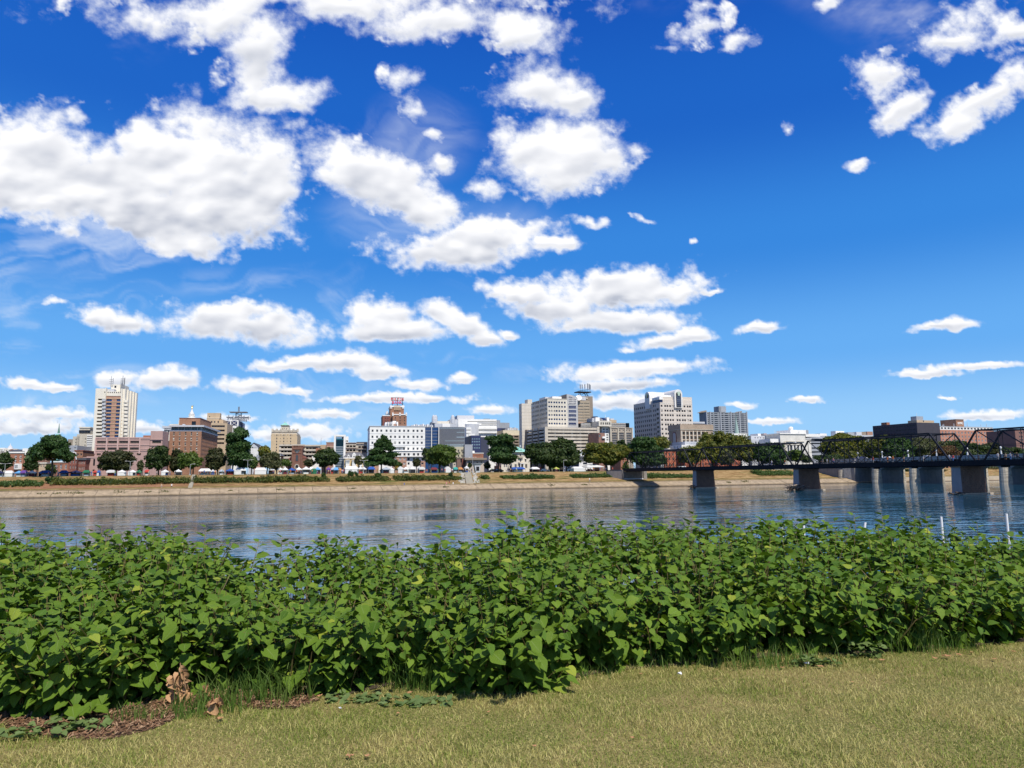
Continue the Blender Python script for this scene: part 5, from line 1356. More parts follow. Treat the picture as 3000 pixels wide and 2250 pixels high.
# ---------------------------------------------------------------- vaulted tower
B = Bld('vaulted_office_tower', 'pale office tower with a white barrel vaulted roof and emblems under its arches', 6, 520, V2 + 10, 19.4, yref=500)
tw = mat('tower_stone', (.62, .55, .47), .8, .05, .2, streak=.08)
ws = ('d', 'n', 0, 0, 0)
fx = [545, 593, 624, 660, 693, 752, 784, 824, 854, 896, 927]
yf = [318, 381, 443, 507, 569, 631, 693, 756]
a0, a1, z0, z1, _, D1 = B.block(520, 955, 232, tw, sd='L', dx=165, front=[grid(fx, yf, 23, 27, st=ws, skip=[(5, 0), (6, 0)], blinds=.1), grid([538, 588, 620, 660, 693, 820, 852, 893, 924], [250], 22, 38, st=ws)], side=[grid([181, 209, 235, 262, 288, 317, 344, 372, 398, 434, 458], [396, 450, 506, 562, 618, 676, 732] if 0 else [366, 428, 487, 547, 607, 667, 727], 15, 30, st=ws), grid([205], [300], 66, 36, st=('n', 'n', 3, 0, 0)), grid([262, 287, 314, 342, 370, 394], [290], 16, 40, st=ws), grid([490], [366, 428, 487, 547, 607, 667, 727], 34, 30, st=('n', 'n', 1, 0, 0))], rec=.4)
for y in (282, 346, 408, 472, 534, 597, 660): B.band(524, 952, y + 1, y + 4, white2, d=-.09, t=.08)
B.block(555, 952, 190, tw, d0=.5, d1=D1 * .9, yb=233)
# corner glazing
q0, zz0 = B.sz(522, 268); q1, zz1 = B.sz(556, 222)
B.boxm(a0 - .12, q1, -.12, .6, zz0, zz1 - .6, glass_mat('glass_navy', (0, 0, 0)), 'corner_window'); dd_ = B.dz(425, 268, a0)[0]; B.boxm(a0 - .14, a0 + .5, .61, dd_, zz0, zz1 - .8, glass_mat('glass_navy', (0, 0, 0)), 'corner_window')
B.boxm(a0 - .5, q1 + .2, -.4, dd_, zz1 - .6, zz1 + 1.2, white, 'corner_roof')


def vault(B, c, r, zs, zbase, d0, d1, m, axis='n', n=14, wall=None, nm='vault'):
    poly = [(c - r, zbase), (c + r, zbase)] + [(c + r * math.cos(t_), zs + r * math.sin(t_)) for t_ in rng(0, math.pi, n)]
    mb = MB()
    if axis == 'n': mb.prism([B.W(p, d0, z) for p, z in poly], B.n * (d1 - d0))
    else: mb.prism([B.W(d0, p, z) for p, z in poly], B.b * (d1 - d0))
    return B.mesh(mb, nm, m)


cA = B.sz(757, 150)[0]; rA = (B.sz(808, 200)[0] - B.sz(704, 200)[0]) / 2; zsp = B.sz(757, 98)[1] - rA
vault(B, cA, rA, zsp, B.sz(757, 335)[1] - .5, -1.2, D1 * .75, white2)
rI = rA * .62; zI = B.sz(757, 130)[1] - rI
gm = glass_mat('glass_navy', (0, 0, 0))
vault(B, cA, rI, zI, B.sz(757, 334)[1], -1.45, -1.25, black, nm='arched_window')
for i in range(11): z = B.sz(757, 326 - i * 13)[1]; B.boxm(cA - rI * .92, cA + rI * .92, -1.6, -1.46, z, z + .75, gm if i % 2 else glass_mat('glass_grey', (0, 0, 0)), 'pane')
dLv = B.dz(362, 200, a0)[0]; rB = abs(B.dz(395, 200, a0)[0] - B.dz(332, 200, a0)[0]) / 2; zB2 = B.sz(520, 232)[1]
zspB = B.dz(362, 132, a0)[1] - rB
vault(B, dLv, rB, zspB, z1 - 5, a0 - .8, cA, white2, axis='b'); vault(B, dLv, rB * .6, zspB, B.dz(362, 212, a0)[1], a0 - 1.05, a0 - .82, black, axis='b', nm='arched_window')
zc = B.sz(520, 200)[1]
mb = MB(); mb.hexa([B.W(a0 + .5, .8, z1 + .003), B.W(cA - rA, .8, z1 + .003), B.W(cA - rA, D1 - 1, z1 + .003), B.W(a0 + .5, D1 - 1, z1 + .003), B.W(a0 + 3, 3, z1 + 3.2), B.W(cA - rA, 3, z1 + 3.2), B.W(cA - rA, D1 - 4, z1 + 3.2), B.W(a0 + 3, D1 - 4, z1 + 3.2)]); B.mesh(mb, 'roof', white)
# keystone emblems
em = mat('emblem_green', (.42, .52, .42), .6)
ks = [(-1, .95), (-.55, .75), (-.35, 1.0), (.35, 1.0), (.55, .75), (1, .95), (.75, .1), (.45, -1), (-.45, -1), (-.75, .1)]
sE = rI * .72; zE = B.sz(757, 158)[1]
mb = MB(); mb.prism([B.W(cA + x * sE, -1.9, zE + z * sE * 1.05) for x, z in ks], B.n * .2); B.mesh(mb, 'emblem', em)
sE = rB * .42; zE = B.dz(362, 185, a0)[1]
mb = MB(); mb.prism([B.W(a0 - 1.35, dLv - x * sE, zE + z * sE) for x, z in ks], B.b * .2); B.mesh(mb, 'emblem', em)

B = Bld('tan_brick_office', 'tan brick office with tall square windows and an arched niche on its shaded side', 6, 800, V1 + 24, 19.4, yref=750)
tbk = brick_mat('tan_brick', (.44, .34, .25), (.4, .33, .26))
a0, a1, z0, z1, _, D1 = B.block(800, 1235, 632, tbk, sd='L', dx=640, front=[grid([842, 893, 946, 998, 1050, 1103, 1156], [686, 746, 804], 34, 42, st=('n', 'k', 1, 1, 0))], rec=.4)
for x in (815, 867, 919, 972, 1024, 1077, 1130): B.band(x - 5, x + 5, 656, 830, cream, d=-.2, t=.19, name='pier')
B.boxm(a0 - .3, a1 + .3, -.3, D1 + .3, z1 + .003, z1 + 3, tbk, 'parapet'); B.boxm(a0 - .4, a1 + .4, -.4, D1 + .4, z1 - .3, z1, beige, 'cornice')
vc = B.dz(720, 740, a0)[0]; vr = abs(B.dz(693, 740, a0)[0] - B.dz(747, 740, a0)[0]) / 2
vault(B, vc, vr, B.dz(720, 668, a0)[1] - vr, B.dz(720, 826, a0)[1], a0 - .2, a0 - .02, brick3, axis='b', nm='niche'); vault(B, vc, vr * .72, B.dz(720, 680, a0)[1] - vr * .72, B.dz(720, 826, a0)[1], a0 - .3, a0 - .21, mat('niche_grey', (.45, .42, .40), .8), axis='b', nm='niche_panel')
B.block(800, 1083, 582, tan, d0=8, d1=20, yb=615, cap=(.2, .1, cream)); B.block(945, 975, 575, cream, d0=7, d1=9, yb=590)
B = Bld('low_white_wing', 'low white wing and blue grey side below the tan brick office', 6, 815, V1 + 6, 19.4)
B.block(815, 1060, 845, white, sd='L', dx=650, front=[grid([930], [880], 26, 28)], side=[grid([720, 760], [880], 8, 30)]); B.block(860, 1060, 800, lgrey, d0=10, d1=24, yb=845, front=[grid(rng(880, 1040, 8), [822], 14, 10, st=('p', 'w', 0, 0, 0))])
B = Bld('blue_glass_annex', 'low blue glass roofed annex left of the slate grey apartment slab', 6, 970, V3, 19.4)
B.block(972, 1115, 558, glass_mat('glass_blue_mirror', (0, 0, 0)), d1=22); B.block(968, 1128, 530, lgrey, d0=-1, d1=23, yb=556)

B = Bld('apartment_slab', 'wide slate grey apartment slab with vertical piers and a central rooftop tower', 6, 1145, V4, 19.4, yref=600)
sg_ = mat('slate_wall', (.22, .235, .25), .8, .06); sg2 = mat('slate_pier', (.34, .36, .385), .8, .05)
ysl = rng(422, 745, 13)
B.block(1145, 1692, 400, sg_, sd='L', dx=1050, front=[grid([x + dx_ for x in (1215, 1355, 1490, 1630)] , ysl, 40, 11, st=('g', 'k', 3, 0, 0)) for dx_ in (0, 62)][:2] + [grid([1165], ysl, 26, 11, st=('g', 'k', 1, 0, 0))], rec=.5)
for x in (1148, 1197, 1335, 1474, 1590, 1688): B.band(x - 7, x + 7, 397, 760, sg2, d=-.9, t=.88, name='pier')
for y in ysl: B.band(1200, 1688, y + 8, y + 15, sg2, d=-.3, t=.28, name='spandrel')
B.block(1322, 1412, 322, sg2, d0=6, d1=16, yb=400); B.block(1315, 1345, 330, sg_, d0=4, d1=10, yb=400)
for x0, x1, y in ((1090, 1150, 378), (1585, 1630, 388)):
    a_, z_ = B.sz(x0, 400, 4); b_, zt_ = B.sz(x1, y, 4); mb = MB(); mb.prism([B.W(a_, 4, z_ - .5), B.W(b_, 4, z_ - .5), B.W(b_, 4, zt_)], B.n * 10); B.mesh(mb, 'roof_wedge', brown)
B = Bld('church_spire', 'thin pale green church spire in front of the slate grey apartment slab', 6, 1615, V2, 19.4, cat='church')
B.block(1590, 1650, 690, cream, d1=9); a_, z_ = B.sz(1614, 690); zt_ = B.sz(1614, 425)[1]; P = B.W(a_, 4.5, 0); r_ = (B.sz(1645, 690)[0] - B.sz(1585, 690)[0]) / 2
mb = MB(); mb.lathe(P.x, P.y, [(r_, z_), (r_ * .75, z_ + (zt_ - z_) * .2), (r_ * .5, z_ + (zt_ - z_) * .5), (r_ * .22, z_ + (zt_ - z_) * .68), (.08, zt_)], 8); B.mesh(mb, 'spire', mat('spire_green', (.28, .38, .34), .7))
B = Bld('church_spire', 'slim dark green spire rising behind the great spreading tree at the left', 1, 735, V3, 13, cat='church')
B.block(712, 750, 748, copper, d1=4); a_, z_ = B.sz(733, 735); zt_ = B.sz(739, 610)[1]; P = B.W(a_, 2, 0); r_ = (B.sz(748, 735)[0] - B.sz(715, 735)[0]) / 2
mb = MB(); mb.lathe(P.x, P.y, [(r_, z_), (r_ * .45, z_ + (zt_ - z_) * .5), (.1, zt_)], 8); B.mesh(mb, 'spire', mat('spire_dark', (.10, .22, .17), .7)); mast(B, 740, 570, 612, .1, 2, 'cross', lgrey)
B = Bld('white_low_building', 'white low building behind golden trees left of the museum', 6, 1690, V1 + 30, 19.4)
B.block(1480, 1700, 690, white, d1=16, front=[grid([1600, 1640], [720], 20, 16)]); B.block(1240, 1480, 762, white, d1=16, front=[grid(rng(1280, 1440, 4), [790], 16, 14)])

def row_house(k, x0, x1, yt, label, m, cols, rows, wsz=(18, 38), roof=True, V=V1 - 6, side=None, kx=None):
    B = Bld('brick_house', label, k, x0, V, 19.4, yref=(yt + 1130) / 2)
    B.block(x0, x1, yt, m, d1=11, sd='L', front=[grid(cols, rows, wsz[0], wsz[1], st=('d', 'c', 0, 1, 0))], cap=(.35, .35, white), rec=.2)
    if roof:
        a0, z0 = B.sz(x0, yt); a1, _ = B.sz(x1, yt)
        mb = MB(); mb.prism([B.W(a0 - .3, -.3, z0 + .35), B.W(a0 - .3, 5.5, z0 + 3.2), B.W(a0 - .3, 11.3, z0 + .35)], B.b * (a1 - a0 + .6)); B.mesh(mb, 'roof', slate)
    return B


rb = brick_mat('orange_brick', (.45, .13, .07), (.42, .25, .18))
B = row_house(6, 583, 733, 925, 'bright red brick house with three window columns seen through the far bridge span', rb, [604, 652, 700], [970, 1035, 1115], (20, 40))
a0, z0 = B.sz(600, 918); gable_front(B, 640, 682, 905, 868, cream, d0=1, d1=4)
a0, z0 = B.sz(540, 925); B.boxm(B.sz(540, 925)[0], B.sz(582, 925)[0], 1, 11, B.zb, B.sz(540, 925)[1], lgrey, 'side_wing')
row_house(6, 850, 905, 960, 'red brick house with a chimney behind the white van', rb, [865, 890], [1010, 1070], (12, 30))
row_house(6, 985, 1060, 1010, 'brown brick house partly hidden by the second golden tree', brick, [1005, 1040], [1060, 1105], (12, 26))
B = row_house(6, 1075, 1200, 1000, 'red brick house with a tall chimney beside the first river pier', rb, [1100, 1140, 1180], [1050, 1105], (14, 30)); B.block(1075, 1110, 955, rb, d0=2, d1=4, name='chimney')
row_house(6, 1300, 1440, 1020, 'low red brick terrace under the third golden tree', rb, [1320, 1360, 1400], [1070, 1110], (14, 24))
B = row_house(6, 1490, 1600, 980, 'red brick house with teal roof edge beneath the fourth golden tree', rb, [1510, 1550], [1040, 1100], (14, 28)); B.block(1495, 1528, 900, brick, d0=2, d1=4, name='chimney')

# ---------------------------------------------------------------- region 7
B = Bld('white_museum', 'white monumental building with tall slot windows in a framed portal', 7, 440, V1 + 36, 20, yref=700)
mwh = brick_mat('white_ashlar', (.72, .69, .62), (.62, .59, .52), sc=.5, w=1.2, h=.5, var=.08)
a0, a1, z0, z1, _, D1 = B.block(440, 822, 578, mwh, d1=30, front=[grid([573, 622, 672, 723, 774], [870], 26, 250, st=('d', 'g', 0, 5, 0))], rec=1.0, cap=(.6, .6, white))
B.boxm(*[B.sz(x, 700)[0] for x in (500, 528)], -.4, -.02, z0, B.sz(500, 690)[1], beige, 'portal_frame'); B.band(528, 806, 688, 696, beige, d=-.5, t=.48, name='portal_frame'); B.band(528, 806, 738, 744, beige, d=-.3, t=.28)
B.band(640, 690, 700, 728, lgrey, d=-.25, t=.23, name='relief'); B.band(655, 675, 688, 722, lgrey, d=-.6, t=.33, name='relief')
B.block(822, 910, 655, mwh, d0=2, d1=20, front=[grid([846], [715], 13, 26, st=DW)], cap=(.4, .3, white))
B.block(292, 416, 650, white, d0=-3, d1=12, front=[grid([362], [712], 14, 26)], sd='L'); B.block(416, 440, 600, beige, d0=3, d1=20)
B.block(0, 420, 605, lgrey, d0=14, d1=36, front=[grid([65, 105, 148, 188, 230], [636], 16, 16), grid([75, 118, 160, 203, 246], [712], 18, 56, st=('d', 'g', 0, 1, 0))], rec=.4); B.block(0, 290, 660, lgrey, d0=8, d1=14, front=[grid([75, 118, 160, 203, 246], [715], 18, 46)])
B.block(830, 1050, 575, white, d0=12, d1=30, yb=620); B.block(600, 832, 515, white, d0=8, d1=22, yb=580); B.block(832, 872, 518, grey, d0=9, d1=20, yb=580); B.block(105, 150, 572, white, d0=16, d1=24, yb=605); B.block(200, 240, 570, brick4, d0=16, d1=20, yb=605)
for i, x in enumerate((356, 372, 410, 470, 495, 540, 560, 575, 690, 710, 722, 738)): mast(B, x, 520 + (i * 7) % 30, 578, .14, 6, 'antenna_rod', lgrey)
a_, z_ = B.sz(622, 515, 9); mb = MB(); P = B.W(a_, 10, z_); mb.lathe(P.x, P.y, [(1.4, P.z), (1.6, P.z + 1.2), (.9, P.z + 2.2)], 12); B.mesh(mb, 'roof_vent', white)
B = Bld('banded_grey_office', 'grey office with dark horizontal window bands right of the white museum', 7, 905, V1 + 60, 20, yref=780)
B.block(905, 1180, 645, grey, d1=30, front=[grid([1042], [660, 722, 792, 850, 908], 262, 20, st=('d', 'k', 9, 0, 0))], rec=.8, cap=(.3, .3, lgrey)); B.block(840, 1190, 602, grey, d0=3, d1=26, yb=645); B.block(1050, 1150, 570, white, d0=10, d1=24, yb=605)
B = Bld('white_box_building', 'white and grey box shaped building above the golden trees', 7, 1210, V3, 20)
B.block(1285, 1415, 532, white, sd='L', dx=1210); B.block(1415, 1480, 580, lgrey, d0=2, d1=16)
B = Bld('long_grey_building', 'long low grey and white building left of the black office block', 7, 1470, V3 - 20, 20)
B.block(1475, 1850, 590, lgrey, d1=26, front=[grid([1620], [625], 140, 30, st=('g', 'g', 8, 0, 0))]); B.block(1600, 1680, 546, lgrey, d0=6, d1=20, yb=592); B.block(1470, 1602, 552, grey, d0=8, d1=20, yb=592); B.block(1680, 1765, 545, brown, d0=6, d1=20, yb=592); B.block(1765, 1848, 540, brick4, d0=5, d1=16)
B.block(1510, 1720, 612, dkblue, d0=-4, d1=0)

# ---------------------------------------------------------------- region 8
B = Bld('black_office_block', 'black glass and brick office block with a grey rooftop box', 8, 635, V3 - 50, 21, yref=350)
bk = mat('black_cladding', (.030, .028, .036), .45, .12)
B.block(635, 926, 252, mat('black_brick', (.055, .052, .065), .8, .1), sd='L', dx=68, side=[grid(rng(100, 600, 15), [330, 375, 420], 22, 12, st=('d', 'k', 0, 0, 0))])
B.block(630, 716, 172, grey, d0=6, yb=222, sd='L', dx=556); B.block(635, 856, 222, tan, d0=4, yb=253, sd='L', dx=520, front=[grid([722], [236], 14, 20)])
mast(B, 633, 128, 172, .14, 10, 'flagpole', white); B.block(250, 290, 250, brick, d0=60, d1=66, yb=300)
a_ = B.sz(635, 300)[0]
B = Bld('brick_hospital', 'long red brick hospital with a white topped floor and a rooftop sign', 8, 932, V3 + 30, 22, yref=450)
hb = brick_mat('hospital_brick', (.52, .235, .155), (.48, .33, .25))
a0, a1, z0, z1, _, D1 = B.block(932, 1620, 345, hb, d1=20, front=[grid([966 + i * 41.6 for i in range(16)], [380, 430, 478, 525], 17, 26, st=('g', 'w', 0, 1, 0))], rec=.25)
B.block(932, 1606, 302, white, d0=.1, d1=19.9, yb=344, front=[grid([958] + [1002 + i * 42 for i in range(15)], [325], 28, 24, st=('d', 'w', 1, 0, 0))], rec=.5, cap=(.3, .3, lgrey))
B.block(1137, 1234, 212, brick2, d0=4, yb=302, sd='L', dx=934, front=[grid(rng(1150, 1222, 6), [227], 9, 10)], cap=(.2, .2, brown))
letters('UPMC', B, 1155, 1227, 247, 276, 3.9, white, B.root, part='sign_letter')
for i, x in enumerate((965, 980, 1110, 1280, 1455, 1525)): mast(B, x, 288 - (i * 9) % 30 - 8, 304, .3, 4, 'roof_vent', lgrey)
B = Bld('brown_tower_block', 'brown brick tower block cut by the right edge of the picture', 8, 1890, V3 - 40, 22, yref=450)
B.block(1890, 2120, 350, mat('dark_brown_brick', (.22, .12, .10), .85, .08), d1=26, front=[grid(rng(1950, 2100, 6), [385, 435, 475, 515, 555, 595], 16, 22, st=('d', 'g', 0, 0, 0))])  # darker than the other brown brick

# ================================================================ TREES
LEAFM = {
 'dark': foliage_mat('leaves_dark', ((0.026, 0.052, 0.015), (0.046, 0.080, 0.022), (0.068, 0.096, 0.026))),
 'deep': foliage_mat('leaves_deep', ((0.022, 0.062, 0.016), (0.045, 0.095, 0.024), (0.065, 0.115, 0.030))),
 'brown': foliage_mat('leaves_brownish', ((0.035, 0.050, 0.018), (0.060, 0.070, 0.026), (0.085, 0.080, 0.032))),
 'bright': foliage_mat('leaves_bright', ((0.055, 0.10, 0.018), (0.085, 0.14, 0.024), (0.12, 0.165, 0.030))),
 'gold': foliage_mat('leaves_golden', ((0.065, 0.095, 0.018), (0.125, 0.145, 0.026), (0.20, 0.185, 0.030))),
 'yellow': foliage_mat('leaves_yellow', ((0.16, 0.17, 0.03), (0.30, 0.24, 0.03), (0.12, 0.16, 0.03))),
 'greyg': foliage_mat('leaves_grey_green', ((0.07, 0.085, 0.035), (0.105, 0.12, 0.05), (0.13, 0.125, 0.06))),
 'rust': foliage_mat('leaves_rust', ((0.13, 0.06, 0.03), (0.18, 0.09, 0.04), (0.12, 0.10, 0.04))),
 'hedge': foliage_mat('leaves_hedge', ((0.030, 0.050, 0.014), (0.075, 0.105, 0.022), (0.15, 0.165, 0.035))),
 'shrub': foliage_mat('leaves_shrub', ((0.040, 0.085, 0.022), (0.07, 0.125, 0.03), (0.11, 0.16, 0.04))),
}
bark = mat('tree_bark', (0.10, 0.08, 0.06), .95, .25, 2.0, .5, 12)
bark_pale = mat('tree_bark_pale', (0.30, 0.27, 0.23), .95, .25, 2.0, .5, 12)


def leaf_cloud(lobes, n, size, rng_, shell=0.55, flat=0.75, cut=None):
    """leaf clumps spread through a set of ellipsoid lobes: centres (m,3), radii (m,3)"""
    C = np.array([l[0] for l in lobes]); Rr = np.array([l[1] for l in lobes])
    wgt = (Rr[:, 0] * Rr[:, 1] * Rr[:, 2]) ** (2 / 3); wgt /= wgt.sum()
    idx = rng_.choice(len(lobes), n, p=wgt)
    d = rng_.normal(size=(n, 3)); d /= np.linalg.norm(d, axis=1)[:, None]
    r = shell + (1 - shell) * rng_.random(n) ** .6
    r = np.where(rng_.random(n) < .18, rng_.random(n) ** .5, r)
    bump = 1 + .10 * np.sin(d[:, 0] * 7 + idx) + .10 * np.sin(d[:, 2] * 9 + idx * 2) + .05 * rng_.normal(size=n)
    p = C[idx] + d * Rr[idx] * (r * bump)[:, None]
    nrm = d * .8 + rng_.normal(size=(n, 3)) * .55 + np.array([0, 0, .35]); nrm /= np.linalg.norm(nrm, axis=1)[:, None]
    t = np.cross(nrm, rng_.normal(size=(n, 3))); t /= np.linalg.norm(t, axis=1)[:, None]
    b = np.cross(nrm, t)
    s = size * (0.55 + .9 * rng_.random(n))[:, None]
    k1 = (.6 + .5 * rng_.random(n))[:, None]
    q = np.stack([p - t * s - b * s * .25 * k1, p + b * s * k1 * .7 - t * s * .1, p + t * s + b * s * .15, p - b * s * k1 * .75 + t * s * .2 - nrm * s * .3], 1)
    return q.reshape(-1, 3)


def quads(q): return np.arange(len(q)).reshape(-1, 4)


TREES = []


def tree(k, x0, x1, yt, yb, xt, ybase, V, kind, label, shape='round', dens=1.0, tk=None, pale=False, group=None, dep=None, name='tree', trunk_w=1.0, seed=0, size=None):
    """crown box x0..x1, yt..yb, trunk foot xt,ybase, all as seen in region k, standing at distance V across the river"""
    rg = np.random.default_rng(int(abs(x0 * 7 + yt * 3 + k * 101 + seed)))
    P = lambda x, y: at_v(*PX(k, x, y), V)
    ex_ = (x1 - x0) * .035; x0 -= ex_; x1 += ex_
    a, b = P(x0, (yt + yb) / 2), P(x1, (yt + yb) / 2); top = P((x0 + x1) / 2, yt).z; bot = P((x0 + x1) / 2, yb).z
    f = P(xt, ybase); f.z = float(np.interp(V, [VW + 9, VW + 32, VW + 60, VW + 110, VW + 400], [2.1, 6.5, 6.7, 7.0, 8]))
    u0, u1 = u_of(a), u_of(b); w = u1 - u0; h = top - bot; uc = (u0 + u1) / 2
    D = min(w, 14) if dep is None else dep
    root = empty(name, uv(u_of(f), V, f.z), label, 'tree', group)
    fu = u_of(f)
    lobes = []
    if shape == 'round':
        nl = max(6, int(w * h / 14))
        lobes.append(((uc, 0, bot + h * .48), (w * .44, D * .42, h * .42)))
        for i in range(nl):
            an = rg.random() * 6.28; rr = rg.random() ** .5
            lobes.append(((uc + math.cos(an) * rr * w * .37, rg.uniform(-.35, .35) * D, bot + h * .5 + math.sin(an) * rr * h * .37), (w * rg.uniform(.12, .20), D * rg.uniform(.15, .24), h * rg.uniform(.12, .19))))
    elif shape == 'umbrella':
        for i in range(44):
            an = rg.random() * 6.28; rr = rg.random() ** .5; x = math.cos(an) * rr
            zt = bot + h * (.16 + .68 * math.sqrt(max(0, 1 - x * x)) * rg.random() ** .6)
            lobes.append(((uc + x * w * .40, math.sin(an) * rr * D * .4, zt), (w * rg.uniform(.12, .18), D * .17, h * rg.uniform(.10, .15))))
    elif shape == 'tall':
        for i in range(16):
            t_ = (i + .5) / 16; wx = w * (.24 + .26 * math.sin(math.pi * min(1, t_ * .8 + .22)))
            lobes.append(((uc + rg.uniform(-.5, .5) * (w - wx * 1.6) * .8 + w * .10 * (.5 - t_), rg.uniform(-.25, .25) * D, bot + h * (.06 + .84 * t_)), (wx * .8, D * .26, h * .10)))
    elif shape == 'cone':
        for i in range(22):
            t_ = i / 21; wx = w * .56 * (1 - t_ ** 1.7) ** .8 + .5
            for q in range(2): lobes.append(((uc + rg.uniform(-.75, .75) * wx, rg.uniform(-.3, .3) * D * (1 - t_), bot + h * (.05 + .9 * t_)), (wx * .38 + .3, wx * .38 + .3, h * .075)))
    n = int(900 + 46 * w * h * dens) if w > 6 else int(350 + 30 * w * h * dens)
    sz_ = size or (0.30 + 0.012 * w)
    q = leaf_cloud([(c, r) for c, r in lobes], n, sz_, rg)
    wpt = q[:, :1] * np.array([[UB.x, UB.y, 0]]) + (q[:, 1:2] + V) * np.array([[VB.x, VB.y, 0]]) + q[:, 2:3] * np.array([[0, 0, 1]])
    wpt = wpt - np.array([[*root.location]])
    me = np_mesh('crown', wpt, quads(q), [LEAFM[kind]])
    place('crown', me, root)
    # trunk and limbs
    tw = max(.22, .028 * w) * trunk_w
    mb = MB(); base = uv(fu, V, f.z - .2); mid = uv(fu + (uc - fu) * .25, V, bot + h * .18)
    mb.tube([base, base + (mid - base) * .12, mid], [tw * 1.35, tw, tw * .75], 8)
    ends = lobes if len(lobes) < 12 else [lobes[i] for i in rg.choice(len(lobes), 10, replace=False)]
    for (c, r) in ends[:10]:
        e = uv(c[0], V + c[1], c[2]); m_ = mid.lerp(e, .5) + Vector((0, 0, -.06 * (e - mid).length))
        mb.tube([mid, m_, e], [tw * .5, tw * .28, tw * .1], 5, cap=False)
    mb.obj('trunk', bark_pale if pale else bark, root, smooth=True)
    TREES.append(root)
    return root


G = 'trees along the far riverbank'
F_ = VW + 42
tree(1, -90, 180, 968, 1225, 30, 1290, VW + 50, 'dark', 'dark green tree cut by the left edge of the picture')
tree(1, 298, 500, 1055, 1240, 390, 1290, VW + 54, 'dark', 'small dark tree between the white cornice house and the great spreading tree')
tree(1, 368, 932, 738, 1165, 664, 1300, VW + 33, 'deep', 'great spreading tree with a flat umbrella crown on a thick bare trunk', shape='umbrella', dens=1.25, trunk_w=1.0, dep=18)
tree(1, 570, 740, 1120, 1260, 700, 1290, VW + 52, 'dark', 'low shaded tree behind the trunk of the great spreading tree')
tree(1, 1238, 1735, 935, 1235, 1480, 1285, VW + 52, 'brown', 'wide dusky round tree in front of the pink office', dens=1.1)
tree(2, 92, 205, 1010, 1205, 178, 1240, VW + 50, 'greyg', 'small light green tree right of the dusky round tree')
tree(2, 195, 565, 820, 1205, 400, 1245, VW + 54, 'dark', 'large dark rounded tree covering the right end of the pink office')
tree(2, 540, 800, 868, 1215, 690, 1240, VW + 58, 'brown', 'dark brownish tree at the foot of the brick hotel')
tree(2, 650, 1025, 905, 1165, 842, 1230, VW + 44, 'bright', 'light green tree with a yellow tip before the brick hotel')
tree(2, 850, 925, 905, 1010, 880, 1200, VW + 45, 'yellow', 'yellow autumn branch tree top before the brick hotel', dens=1.2)
tree(2, 1040, 1350, 835, 1190, 1225, 1215, VW + 46, 'brown', 'dark olive tree right of the brick hotel side wall')
tree(2, 1310, 1705, 550, 1110, 1418, 1218, VW + 40, 'deep', 'tallest dark green tree with a pale leaning trunk', shape='tall', dens=1.3, pale=True)
tree(2, 1500, 1640, 980, 1170, 1560, 1210, VW + 50, 'dark', 'shaded tree behind the tallest tree')
tree(2, 1590, 1790, 955, 1170, 1690, 1215, VW + 40, 'shrub', 'young mid green tree right of the tallest dark tree')
tree(2, 1780, 1960, 818, 1000, 1860, 1210, VW + 58, 'yellow', 'yellowing pointed tree beside the cream deco tower', dens=1.2)
tree(3, 0, 305, 905, 1175, 100, 1215, VW + 40, 'greyg', 'pale grey green tree overlapping the tan mansard house', dens=1.1)
tree(3, 140, 320, 980, 1170, 238, 1215, VW + 38, 'greyg', 'second grey green tree leaning to the left of the church')
tree(3, 298, 455, 1010, 1130, 370, 1200, VW + 46, 'bright', 'low light green tree left of the church')
tree(3, 605, 785, 1008, 1128, 700, 1200, VW + 46, 'brown', 'low brownish tree right of the church')
tree(3, 745, 1125, 850, 1125, 905, 1200, VW + 44, 'dark', 'round olive green tree before the brick block and glass tower')
tree(3, 1318, 1440, 955, 1110, 1385, 1190, VW + 48, 'greyg', 'thin sparse tree before the yellow house')
tree(3, 1430, 1580, 980, 1130, 1490, 1195, VW + 50, 'bright', 'bushy green tree between the yellow house and the dense tree')
tree(3, 1535, 1890, 685, 1110, 1690, 1195, VW + 42, 'deep', 'dense conical green tree in front of the white office block', shape='cone', dens=1.5)
tree(4, 750, 865, 950, 1105, 805, 1165, VW + 44, 'brown', 'small dark tree at the foot of the white office block')
tree(4, 515, 600, 1035, 1100, 560, 1165, VW + 48, 'dark', 'little tree by the yellow banner under the white office block')
tree(4, 895, 1075, 785, 1060, 990, 1165, VW + 52, 'dark', 'dark tree showing behind the bright green round tree')
tree(4, 945, 1405, 752, 1105, 1135, 1165, VW + 42, 'bright', 'bright green round tree in the centre of the bank', dens=1.25)
tree(4, 1560, 1620, 1030, 1110, 1590, 1165, VW + 46, 'dark', 'small dark tree left of the concrete kiosk')
tree(4, 1800, 1900, 1010, 1130, 1850, 1165, VW + 50, 'greyg', 'small tree behind the parked dark cars')
tree(5, -75, 335, 655, 1080, 92, 1185, VW + 40, 'deep', 'large dark tree left of the green roofed mansion', shape='tall', dens=1.2)
tree(5, 505, 1225, 735, 1145, 870, 1190, VW + 46, 'dark', 'very wide near black tree below the parking garage', dens=1.15, trunk_w=.8)
tree(5, 900, 1220, 830, 1140, 1040, 1190, VW + 44, 'dark', 'dark tree forming the right half of the wide dark crown')
tree(5, 1245, 1870, 768, 1110, 1600, 1180, VW + 44, 'gold', 'large golden green tree above the big white tent', dens=1.1)
tree(5, 1740, 1870, 755, 900, 1800, 1180, VW + 80, 'dark', 'dark tree top behind the golden tree')
tree(5, 1830, 1905, 1050, 1185, 1868, 1190, VW + 36, 'shrub', 'small upright green tree at the stone bridge end', shape='cone', size=.3)
tree(6, 75, 560, 720, 1150, 330, 1180, VW + 46, 'deep', 'dense dark tree at the left end of the truss bridge', dens=1.2)
